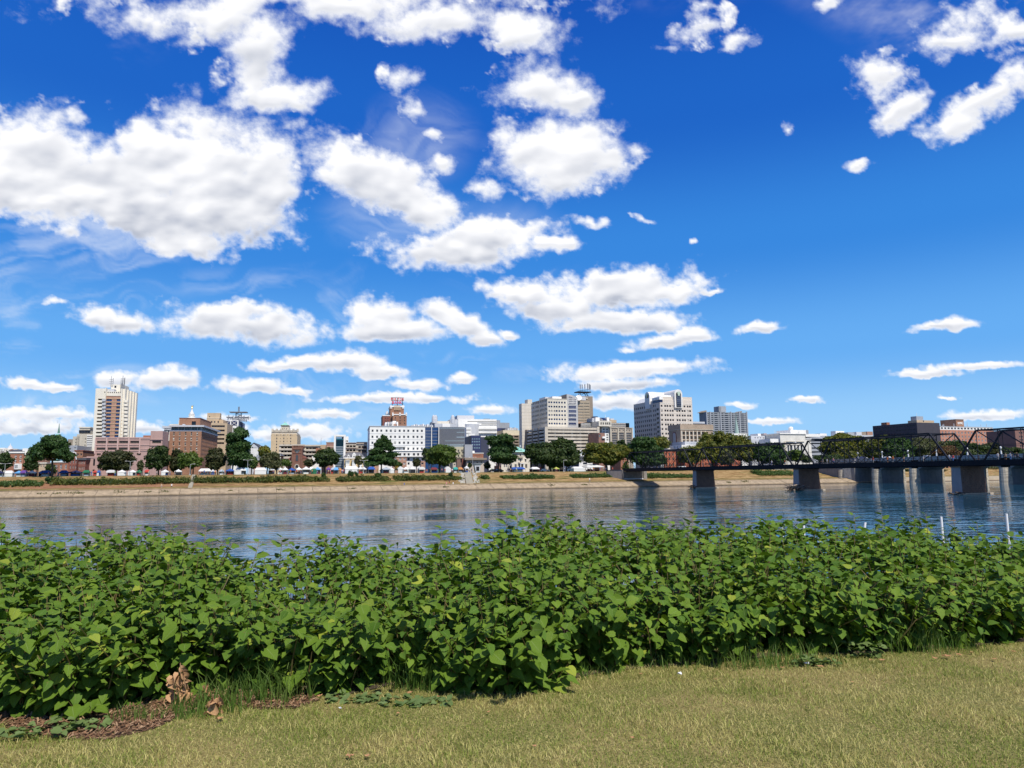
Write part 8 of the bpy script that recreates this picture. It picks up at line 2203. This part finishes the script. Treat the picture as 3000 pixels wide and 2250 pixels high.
def stalks():
    """stalk feet scattered over the strip, arching outwards at the front, leaves alternate along them"""
    LP, LD, LN, LS, LT = [], [], [], [], []; st = MB()
    n = 0; pts = []
    smin, smax = -1.05, 1.05
    N = 4700
    s = rk.uniform(smin, smax, N); t = rk.random(N) ** 0.92; t[3000:3900] = rk.random(900) * .13; t[3900:] = rk.uniform(.45, 1.0, N - 3900)
    yf = np.interp(s, bs, by); y = yf + .06 + t * (DEPTH - .05); x = s * y
    for i in range(N):
        if t[i] > .12 and math.sin(x[i] * 3.1 + 1.7 * math.sin(y[i] * 2.3)) + math.sin(y[i] * 4.9 + 1.3 * math.sin(x[i] * 2.9)) < -.55 and rk.random() < .6: continue
        h = float(canopy(np.array([x[i]]), np.array([y[i]]))[0]) * rk.uniform(.86, 1.06)
        fr = max(0.0, 1 - t[i] / .16)
        if fr > 0: h = max(h, rk.uniform(.15, .75))
        if abs(s[i]) > .85 and rk.random() < .5: continue
        lean = np.array([rk.normal() * .13, rk.normal() * .10 - fr * rk.uniform(.10, .38), 0.0]) * (.5 + h)
        p0 = np.array([x[i], y[i], LAWN - .02]); top = p0 + lean + np.array([0, 0, h])
        c = p0 + lean * .25 + np.array([0, 0, h * .55])
        L = h + .1; step = .055; m = max(3, int(L / step)); pl = rk.uniform(0, math.pi)
        pts_ = []
        for j in range(m + 1):
            f = j / m; q = (1 - f) ** 2 * p0 + 2 * f * (1 - f) * c + f * f * top; pts_.append(q)
        if rk.random() < .55: st.tube([Vector(p0), Vector(c * .6 + p0 * .15 + top * .25), Vector(top)], [.006, .005, .0025], 4, cap=False)
        lo = .06 if t[i] < .15 else .34
        for j in range(m + 1):
            f = j / m
            if f < lo or (rk.random() < .10): continue
            q = pts_[j]; az = pl + (j % 2) * math.pi + rk.normal() * .5
            out = np.array([math.cos(az), math.sin(az), 0.0])
            out += np.array([SUNV[0], SUNV[1], 0]) * .25 + np.array([0, -fr * .8, 0])
            out /= np.linalg.norm(out)
            droop = rk.normal(-.06, .32) - .25 * fr - (.05 if f > .85 else .15)
            if f > .93: droop += .55
            d = out + np.array([0, 0, droop])
            nv = np.array([0, 0, 1.0]) + SUNV * .35 + out * (.25 + .45 * fr) + rk.normal(size=3) * .42
            sz = rk.uniform(.055, .122) * (.78 + .34 * min(1, (1 - f) * 4)) 
            pet = q + out * .03
            LP.append(pet); LD.append(d); LN.append(nv); LS.append(sz); LT.append(t[i] if f > .6 or fr > 0 else 2)
    return map(np.array, (LP, LD, LN, LS, LT)), st


(LP, LD, LN, LS, LT), st = stalks()
st.obj('stems', stem_m, root, kind='stuff')
# tall shoots that rise above the top, as seen against the water
SH = [(1, 1122, .0), (220, 1140, .05), (140, 1160, .0), (370, 1132, .08), (445, 1138, .1), (235, 1158, .0), (560, 1170, .2), (1118, 1103, .06), (1095, 1110, .05), (1205, 1122, .1), (1290, 1122, .1), (1410, 1112, .1), (1497, 1110, .1), (1565, 1118, .0), (1655, 1108, .05), (1760, 1110, .05), (1845, 1112, .0), (1905, 1112, .0), (1975, 1118, .0), (2000, 1110, .0), (1040, 1130, 0), (955, 1142, .1), (840, 1172, .1), (610, 1160, .1), (700, 1158, .0), (2110, 1130, .0), (2060, 1122, .0), (330, 1150, .0), (1340, 1122, .0)]
NSHOOT = []
loc0 = np.array([*root.location])
leaf_meshes = []
for q in range(10):       # a few blade shapes shared by the single leaves
    v_, f_, u_ = build_leaves(np.zeros((1, 3)), np.array([[1.0, 0, 0]]), np.array([[0, 0, 1.0]]), np.array([1.0]), (LV, LF, LU), rk)
    leaf_meshes.append(np_mesh('leaf', v_, f_, [KM], uv=u_, smooth=True))


def leaf_obj(parent, P, D, N, S):
    D = Vector(D).normalized(); N = Vector(N); B_ = N.cross(D).normalized(); N = D.cross(B_)
    M = Matrix((D, B_, N)).transposed().to_4x4() @ Matrix.Scale(S, 4); M.translation = Vector(P)
    o = bpy.data.objects.new('leaf', random.choice(leaf_meshes)); COL.objects.link(o); o.parent = parent; o.matrix_local = M
    return o


for (x, y, dx) in SH:
    s_ = ray(x * K, y * K).x / ray(x * K, y * K).y; yb = float(np.interp(s_, bs, by)) + DEPTH * .88; p = at_y(x * K, y * K, yb)
    base = Vector((p.x - dx, p.y + .05, p.z - .62)); mb = MB(); mid = base.lerp(p, .5) + Vector((.02, 0, .02))
    mb.tube([base, mid, p], [.006, .005, .0025], 6)
    o = mb.obj('shoot', stem_m, root, smooth=True); o.location = (0, 0, 0)
    m = 8; az0 = rk.uniform(-.5, .5)
    for j in range(m):
        f = .25 + .75 * j / (m - 1); q = base.lerp(mid, f * 2) if f < .5 else mid.lerp(p, f * 2 - 1)
        az = az0 + (j % 2) * math.pi + rk.normal() * .35; out = Vector((math.cos(az), math.sin(az) * .6, 0)).normalized()
        d = out + Vector((0, 0, rk.uniform(.05, .35) - (.15 if j < 5 else -.4)))
        leaf_obj(o, q + out * .02 - root.location, d, Vector((rk.normal() * .3, rk.normal() * .3 - .2, 1)) + out * -.2, rk.uniform(.12, .165) * (1 if j < 6 else .65))
# the leaves nearest and best seen are single leaves, the rest one mass
dist = np.linalg.norm(LP - np.array([0, 0, EYE]), axis=1)
fy = front_y(LP[:, 0], LP[:, 1]); ft = (LP[:, 1] - fy)
score = LS / dist - .012 * np.clip(ft, 0, 9) - .2 * (np.abs(LP[:, 0] / LP[:, 1]) > .74) + .004 * rk.random(len(LS)) - .05 * (LP[:, 2] < LAWN + .12)
hcan = canopy(LP[:, 0], LP[:, 1]) - (LP[:, 2] - LAWN)
score -= .05 * (hcan > .25) * (ft > .25)
order = np.argsort(-score); NL = 300 - 0
big = order[:NL]; rest = order[NL:]
for i in big: leaf_obj(root, LP[i] - loc0, LD[i], LN[i], float(LS[i]) * 1.05)
hi = rest[(LT[rest] < 1.1)]; lo_ = rest[(LT[rest] >= 1.1)]
v1, f1, u1 = build_leaves(LP[hi], LD[hi], LN[hi], LS[hi], (LV, LF, LU) if len(hi) < 14000 else (QV, QF, QU), rk)
v2, f2, u2 = build_leaves(LP[lo_], LD[lo_], LN[lo_], LS[lo_], (QV, QF, QU), rk)
place('leaf_mass', np_mesh('leaf_mass', v1 - loc0, f1, [KM], uv=u1, smooth=True), root, kind='stuff')
place('inner_leaf_mass', np_mesh('inner_leaf_mass', v2 - loc0, f2, [KM], uv=u2, smooth=True), root, kind='stuff')
print('knotweed leaves', len(LP), len(hi), len(lo_))
bpy.context.view_layer.update()

# ---------------------------------------------------------------- mulch, lawn grass, weeds, fallen leaves
mulch_m = mat('mulch', (.16, .09, .05), .95, .4, 14.0, .9, 60)
poly = [(-200, 1560), (0, 1566), (60, 1588), (140, 1598), (230, 1598), (330, 1575), (390, 1548), (480, 1520), (560, 1532), (640, 1530), (690, 1512), (640, 1480), (500, 1460), (300, 1490), (100, 1520), (-200, 1540)]
mb = MB(); pp = [at_z(x * K, y * K, LAWN + .004) for x, y in poly]; mb.add(pp, [tuple(range(len(pp)))]); tag(mb.obj('mulch_bed', mulch_m), kind='structure')
poly2 = [(x / 1.0, y) for x, y in BASE]
mb = MB(); a = [at_z(x * K, y * K, LAWN + .008) for x, y in BASE]; n_ = len(a)
mb.add(a + [Vector((p.x * (p.y + 4.2) / p.y, p.y + 4.2, LAWN + .008)) for p in a], [(i, i + 1, n_ + i + 1, n_ + i) for i in range(n_ - 1)]); tag(mb.obj('thicket_soil', mat('dark_soil', (.06, .042, .03), .95, .3, 8)), kind='structure')
# bark chips on the mulch
rg = np.random.default_rng(3)
inside = []
PPx = np.array([p.x for p in pp]); PPy = np.array([p.y for p in pp])


def in_poly(x, y, X, Y):
    c = np.zeros(x.shape, bool); j = len(X) - 1
    for i in range(len(X)):
        c ^= ((Y[i] > y) != (Y[j] > y)) & (x < (X[j] - X[i]) * (y - Y[i]) / (Y[j] - Y[i] + 1e-9) + X[i]); j = i
    return c


cx = rg.uniform(-4.2, -.8, 26000); cy = rg.uniform(3.7, 6.2, 26000); ok = in_poly(cx, cy, PPx, PPy); cx, cy = cx[ok], cy[ok]; n = len(cx)
an = rg.uniform(0, 3.14, n); l = rg.uniform(.005, .022, n); w = rg.uniform(.002, .006, n); z = LAWN + .008 + rg.uniform(0, .012, n)
dx, dy = np.cos(an), np.sin(an); tz = rg.normal(size=n) * .008
q = np.stack([np.stack([cx - dx * l - dy * w, cy - dy * l + dx * w, z], 1), np.stack([cx - dx * l + dy * w, cy - dy * l - dx * w, z], 1), np.stack([cx + dx * l + dy * w, cy + dy * l - dx * w, z + tz], 1), np.stack([cx + dx * l - dy * w, cy + dy * l + dx * w, z + tz + .003], 1)], 1).reshape(-1, 3)


def island_mat(name, a, b, c=None, rough=.8, trans=0.0):
    m = bpy.data.materials.new(name); m.use_nodes = True; t = NT(m.node_tree); bs_ = m.node_tree.nodes['Principled BSDF']
    g = t.n('ShaderNodeNewGeometry'); r = g.outputs['Random Per Island']; col = t.mix(r, a, b)
    if c: col = t.mix(t.ss(t.math('FRACT', t.math('MULTIPLY', r, 13.7)), .6, .8), col, c)
    t.link(col, bs_.inputs['Base Color']); bs_.inputs['Roughness'].default_value = rough; bs_.inputs['Specular IOR Level'].default_value = .15
    return m


o = place('bark_chips', np_mesh('bark_chips', q, quads(q), [island_mat('chips', (.24, .13, .07), (.10, .055, .03), (.34, .22, .13))])); o['kind'] = 'stuff'


def blades(x, y, h, w, lean, rg, z0=LAWN):
    """grass blades of three points a side: arrays in, quads out (2 per blade)"""
    n = len(x); a = rg.uniform(0, 6.28, n); la = rg.uniform(0, 6.28, n)
    ux, uy = np.cos(a) * w, np.sin(a) * w; lx, ly = np.cos(la) * lean * h, np.sin(la) * lean * h
    z = np.full(n, z0)
    P = lambda kx, f, ww: np.stack([x + lx * kx + ux * ww, y + ly * kx + uy * ww, z + h * f], 1)
    v = np.stack([P(0, 0, -1), P(0, 0, 1), P(.35, .6, .8), P(.35, .6, -.8), P(1, 1 - .25 * np.minimum(lean, 1.5) ** 2 * .5, .12), P(1, 1 - .25 * np.minimum(lean, 1.5) ** 2 * .5, -.12)], 1).reshape(-1, 3)
    i = np.arange(n)[:, None] * 6
    f = np.concatenate([i + np.array([[0, 1, 2, 3]]), i + np.array([[3, 2, 4, 5]])], 0)
    return v, f


def lawn_mat():
    m = bpy.data.materials.new('grass_blades'); m.use_nodes = True; nt = m.node_tree; t = NT(nt); b = nt.nodes['Principled BSDF']; out = nt.nodes['Material Output']
    g = t.n('ShaderNodeNewGeometry'); r = g.outputs['Random Per Island']; P = g.outputs['Position']
    x, y, z = t.sep(P)
    patch = t.noise(t.comb(x, y, 0.0), .9, 5, .6); near = t.ss(t.noise(t.comb(x, y, 7.0), 6.0, 3, .6), .35, .65)
    green = t.mix(r, (0.13, 0.19, 0.025), (0.31, 0.37, 0.07)); straw = t.mix(r, (0.46, 0.40, 0.13), (0.74, 0.64, 0.28))
    dry = t.ss(t.math('ADD', t.math('MULTIPLY', t.math('FRACT', t.math('MULTIPLY', r, 9.7)), .42), t.math('ADD', t.math('MULTIPLY', patch, 1.15), t.math('MULTIPLY', near, .16))), .74, .94)
    c = t.mix(t.math('MULTIPLY', dry, .85), green, straw)
    t.link(c, b.inputs['Base Color']); b.inputs['Roughness'].default_value = .6; b.inputs['Specular IOR Level'].default_value = .2
    tr = t.n('ShaderNodeBsdfTranslucent'); t.link(c, tr.inputs[0]); mx = t.n('ShaderNodeMixShader'); mx.inputs[0].default_value = .3
    t.link(b.outputs[0], mx.inputs[1]); t.link(tr.outputs[0], mx.inputs[2]); t.link(mx.outputs[0], out.inputs[0])
    return m


GM = lawn_mat()
n = 240000
y = 3.0 + 5.2 * rg.random(n) ** 1.25; x = rg.uniform(-1, 1, n) * (.80 * y + .3)
keep = (y < front_y(x, y) + .35) & ~(in_poly(x, y, PPx, PPy) & (rg.random(n) < .965)); x, y = x[keep], y[keep]; n = len(x)
v, f = blades(x, y, rg.uniform(.012, .034, n) * (1 + .35 * np.sin(x * 3 + y * 5)), rg.uniform(.0010, .0024, n), rg.uniform(.2, 1.5, n), rg)
o = place('grass', np_mesh('grass', v, f, [GM])); o['kind'] = 'stuff'; print('grass blades', n)

GT = foliage_mat('tall_grass', ((0.075, 0.15, 0.025), (0.14, 0.23, 0.04), (0.16, 0.22, 0.05)), trans=.35, scale=3)


def tuft(x, y, n, h, spread, label, yoff=0.0, name='grass_tuft'):
    p = at_z(x * K, y * K, LAWN); xx = p.x + np.clip(rg.normal(size=n), -1.5, 1.5) * spread; yy = p.y + yoff + np.clip(rg.normal(size=n), -1.5, 1.5) * spread * .4
    v, f = blades(xx, yy, rg.uniform(.35, 1.0, n) * h, rg.uniform(.0016, .0038, n), rg.uniform(.05, .9, n), rg)
    o = place(name, np_mesh(name, v - np.array([[p.x, p.y, LAWN]]), f, [GT]), None, (p.x, p.y, LAWN)); tag(o, label, 'grass tuft')


tuft(285, 1555, 90, .14, .10, 'small grass tuft on the mulch at the lower left')
tuft(455, 1535, 160, .22, .16, 'bright grass tuft right of the withered plant')
tuft(530, 1520, 170, .27, .20, 'broad long bladed grass tuft between the two mulch patches')
tuft(600, 1512, 120, .32, .16, 'tall arching grass tuft against the thicket at the lower left centre')
tuft(415, 1548, 90, .14, .12, 'low grass tuft beneath the withered plant')
tuft(915, 1490, 170, .24, .14, 'long grass tuft left of the low knotweed clump')
tuft(880, 1480, 90, .34, .12, 'thin tall grass blades in a gap of the thicket left of centre')
tuft(1440, 1440, 100, .16, .22, 'short grass fringe right of the low knotweed clump')
tuft(1600, 1442, 120, .20, .20, 'wild grass tuft under the thicket right of centre')
tuft(1655, 1438, 90, .22, .20, 'second wild grass tuft right of centre near the litter')
tuft(1740, 1432, 90, .20, .22, 'grass tuft left of the pale litter scrap')
tuft(1990, 1408, 150, .30, .20, 'tall grass tuft at the right beneath the thicket')
tuft(2060, 1404, 100, .20, .20, 'low grass tuft near the right edge')
tuft(1250, 1462, 90, .12, .16, 'low grass fringe right of the clump at the lawn edge')

# low broadleaf weeds on the mulch and creeping clover at the right
def weed(x, y, n, s_, h, label, m_=None):
    p = at_z(x * K, y * K, LAWN); P = np.stack([p.x + np.clip(rg.normal(size=n), -1.4, 1.4) * s_, p.y + np.clip(rg.normal(size=n), -1.4, 1.4) * s_ * .4, LAWN + rg.uniform(.01, h, n)], 1)
    a = rg.uniform(0, 6.28, n); D = np.stack([np.cos(a), np.sin(a), rg.normal(size=n) * .25], 1); N = np.stack([rg.normal(size=n) * .25, rg.normal(size=n) * .25 - .15, np.ones(n)], 1)
    v, f, u = build_leaves(P, D, N, rg.uniform(.03, .07, n), (QV, QF, QU), rg)
    o = place('weed_patch', np_mesh('weed_patch', v - np.array([[p.x, p.y, LAWN]]), f, [m_ or KM], uv=u, smooth=True), None, (p.x, p.y, LAWN)); tag(o, label, 'weeds')


WM = foliage_mat('weed_leaf', ((0.10, 0.16, 0.05), (0.16, 0.22, 0.08), (0.14, 0.2, 0.06)), trans=.2)
weed(70, 1590, 50, .16, .05, 'sprawling pale weeds on the mulch at the lower left corner', WM)
weed(170, 1575, 45, .13, .06, 'broadleaf weeds on the mulch below the thicket at the left', WM)
weed(780, 1512, 60, .16, .02, 'low bluish weeds at the lawn edge left of centre', WM)
weed(900, 1518, 60, .16, .02, 'creeping weeds at the lawn edge below the long grass tuft', WM)
weed(1870, 1420, 60, .10, .12, 'small round leaved weeds under the thicket at the right', WM)
weed(1760, 1438, 60, .12, .07, 'low weeds beside the pale litter scrap', WM)

# low knotweed clump standing forward of the thicket
def clump(x, y, w, d, h, n, label):
    p = at_z(x * K, y * K, LAWN); r_ = empty('knotweed_clump', p, label, 'plant')
    st2 = MB(); LPc, LDc, LNc, LSc = [], [], [], []
    for i in range(n):
        a = rk.uniform(-1, 1); b = rk.uniform(0, 1); q = np.array([p.x + a * w, p.y + b * d, LAWN]); hh = h * (1 - .5 * a * a) * rk.uniform(.5, 1.05) * (.6 + .5 * b)
        top = q + np.array([a * .10 + rk.normal() * .05, -.12 * (1 - b) + rk.normal() * .04, hh]); st2.tube([Vector(q), Vector(top)], [.005, .002], 4, cap=False)
        m = max(3, int(hh / .045)); pl = rk.uniform(0, 3.14)
        for j in range(m + 1):
            f = j / m
            if f < .15: continue
            az = pl + (j % 2) * math.pi + rk.normal() * .5; out = np.array([math.cos(az), math.sin(az) - .8 * (1 - b), 0]); out /= np.linalg.norm(out)
            LPc.append(q * (1 - f) + top * f + out * .02); LDc.append(out + np.array([0, 0, rk.normal(-.35, .3)])); LNc.append(np.array([0, -.45, 1]) + out * .4 + rk.normal(size=3) * .2); LSc.append(rk.uniform(.085, .13))
    st2.obj('stems', stem_m, r_, kind='stuff')
    LPc = np.array(LPc)
    oo = np.argsort(LPc[:, 1] - .5 * LPc[:, 2])
    for i in oo[:60]: leaf_obj(r_, LPc[i] - np.array([*r_.location]), LDc[i], LNc[i], float(LSc[i]))
    i = oo[60:]; v, f, u = build_leaves(LPc[i], np.array(LDc)[i], np.array(LNc)[i], np.array(LSc)[i], (LV, LF, LU), rk)
    place('leaf_mass', np_mesh('leaf_mass', v - np.array([[*r_.location]]), f, [KM], uv=u, smooth=True), r_, kind='stuff')


clump(1080, 1496, .42, .5, .52, 40, 'bright low knotweed clump bulging onto the lawn in the centre')
clump(130, 1545, .30, .35, .34, 16, 'small knotweed clump on the mulch at the lower left')

# withered brown plant
dead = island_mat('withered_leaf', (.26, .12, .055), (.13, .06, .03), (.46, .27, .14))
p = at_z(395 * K, 1530 * K, LAWN); wr = empty('withered_plant', p, 'withered knotweed stalks with crumpled brown leaves at the front of the thicket', 'plant')
for i, (x, yb, yt) in enumerate([(385, 1530, 1432), (398, 1528, 1445), (372, 1520, 1460), (408, 1520, 1470), (450, 1515, 1475), (455, 1545, 1500), (475, 1540, 1500)]):
    a = at_z(x * K, yb * K, LAWN); b = at_y((x + rk.normal() * 4) * K, yt * K, a.y - .04); mb = MB(); mb.tube([a, (a + b) / 2 + Vector((.015, 0, 0)), b], [.006, .005, .003], 5); mb.obj('stalk', mat('dead_stalk', (.33, .20, .11), .8, .2, 9), wr)
    for j in range(9 if i < 4 else 5):
        f = rk.uniform(.15, 1); q = a.lerp(b, f); d = np.array([rk.normal(), rk.normal() * .5 - .4, -1.1 + rk.normal() * .4]); k_ = len(QV)
        v, fc, u = build_leaves(np.array([[0, 0, 0.0]]), d[None], np.array([[rk.normal() * .5, -1, .4]]), np.array([rk.uniform(.03, .075)]), (QV, QF, QU), rk, fold=1.3, curl=1.2)
        v = v + rk.normal(size=v.shape) * .0035
        o = place('leaf', np_mesh('leaf', v, fc, [dead]), wr, q - p)

# fallen leaves and litter
fl = island_mat('fallen_leaf', (.50, .27, .13), (.36, .19, .10)); FLM = []
for q in range(6):
    ang = rng(0, 6.283, 15)[:-1]; pts = []
    for i, a in enumerate(ang):
        r0 = (1.0 if i % 2 == 0 else .58) * random.uniform(.75, 1.1); pts.append((math.cos(a) * r0, math.sin(a) * r0 * .8, random.uniform(.02, .45)))
    m_ = MB(); m_.add([(0, 0, .08)] + pts, [(0, 1 + i, 1 + (i + 1) % 14) for i in range(14)]); FLM.append(m_.mesh('fallen_leaf', [fl]))
for (x, y, s_, lab) in [(755, 1642, .034, 'large tan fallen leaf at the bottom of the lawn'), (794, 1642, .026, 'tan fallen leaf beside the large one at the bottom of the lawn'), (845, 1518, .022, 'fallen leaf left of the grass tuft by the clump'), (885, 1503, .03, 'orange fallen leaf under the long grass tuft'), (905, 1520, .02, 'small fallen leaf below the long grass tuft'), (945, 1512, .02, 'fallen leaf left of the low knotweed clump'), (1168, 1493, .035, 'fallen leaf at the right foot of the low knotweed clump'), (1312, 1448, .03, 'fallen leaf under the thicket right of the clump'), (1385, 1462, .022, 'fallen leaf on the lawn near the thicket right of centre'), (1905, 1432, .035, 'curled fallen leaf at the thicket foot on the right'), (1882, 1432, .022, 'small fallen leaf beside the curled one on the right'), (2045, 1424, .05, 'big pale fallen leaf at the right thicket foot'), (2020, 1428, .03, 'fallen leaf left of the big pale leaf'), (2072, 1420, .028, 'fallen leaf right of the big pale leaf'), (2150, 1430, .03, 'narrow fallen leaf near the right edge'), (2100, 1415, .02, 'fallen leaf under the right end of the thicket'), (1773, 1446, .03, 'brown fallen leaf right of the litter scrap'), (1545, 1474, .02, 'pale fallen leaf on the lawn right of centre'), (1843, 1480, .018, 'single brown leaf out on the right lawn'), (1155, 1620, .02, 'brown leaf on the open lawn in the centre'), (690, 1510, .03, 'fallen leaf at the right end of the mulch'), (590, 1522, .03, 'fallen leaf on the mulch behind the grass'), (475, 1560, .03, 'torn brown leaf on the mulch edge'), (1365, 1602, .018, 'small leaf in the middle of the right lawn'), (60, 1690, .02, 'leaf at the bottom left of the lawn'), (1055, 1545, .018, 'small leaf below the low knotweed clump'), (860, 1548, .018, 'tiny brown leaf on the lawn left of centre'), (2190, 1413, .03, 'fallen leaf at the right edge of the lawn'), (1690, 1448, .024, 'leaf caught in grass left of the litter scrap')]:
    p = at_z(x * K, y * K, LAWN); o = place('fallen_leaf', random.choice(FLM), None, (p.x, p.y, LAWN + .022), random.uniform(0, 6)); o.scale = (s_, s_, s_ * .8); tag(o, lab, 'leaf', 'fallen leaves on the lawn')
for (x, y, s_, lab) in [(1742, 1441, .03, 'crumpled white paper scrap at the foot of the thicket'), (1468, 1463 + 0, .022, 'pale litter scrap on the lawn left of the paper'), (735, 1538, .016, 'tiny white scrap on the mulch edge')]:
    p = at_z(x * K, y * K, LAWN); m_ = MB(); pts = [(random.uniform(-1, 1), random.uniform(-.7, .7), random.uniform(0, .9)) for _ in range(9)]
    m_.add(pts, [(0, 1, 2), (2, 3, 4), (4, 5, 6), (6, 7, 8), (8, 0, 4), (1, 3, 5), (0, 5, 7), (2, 6, 8)]); o = place('litter', m_.mesh('litter', [mat('paper', (.75, .76, .78), .7)]), None, (p.x, p.y, LAWN + .02)); o.scale = (s_,) * 3; tag(o, lab, 'litter')
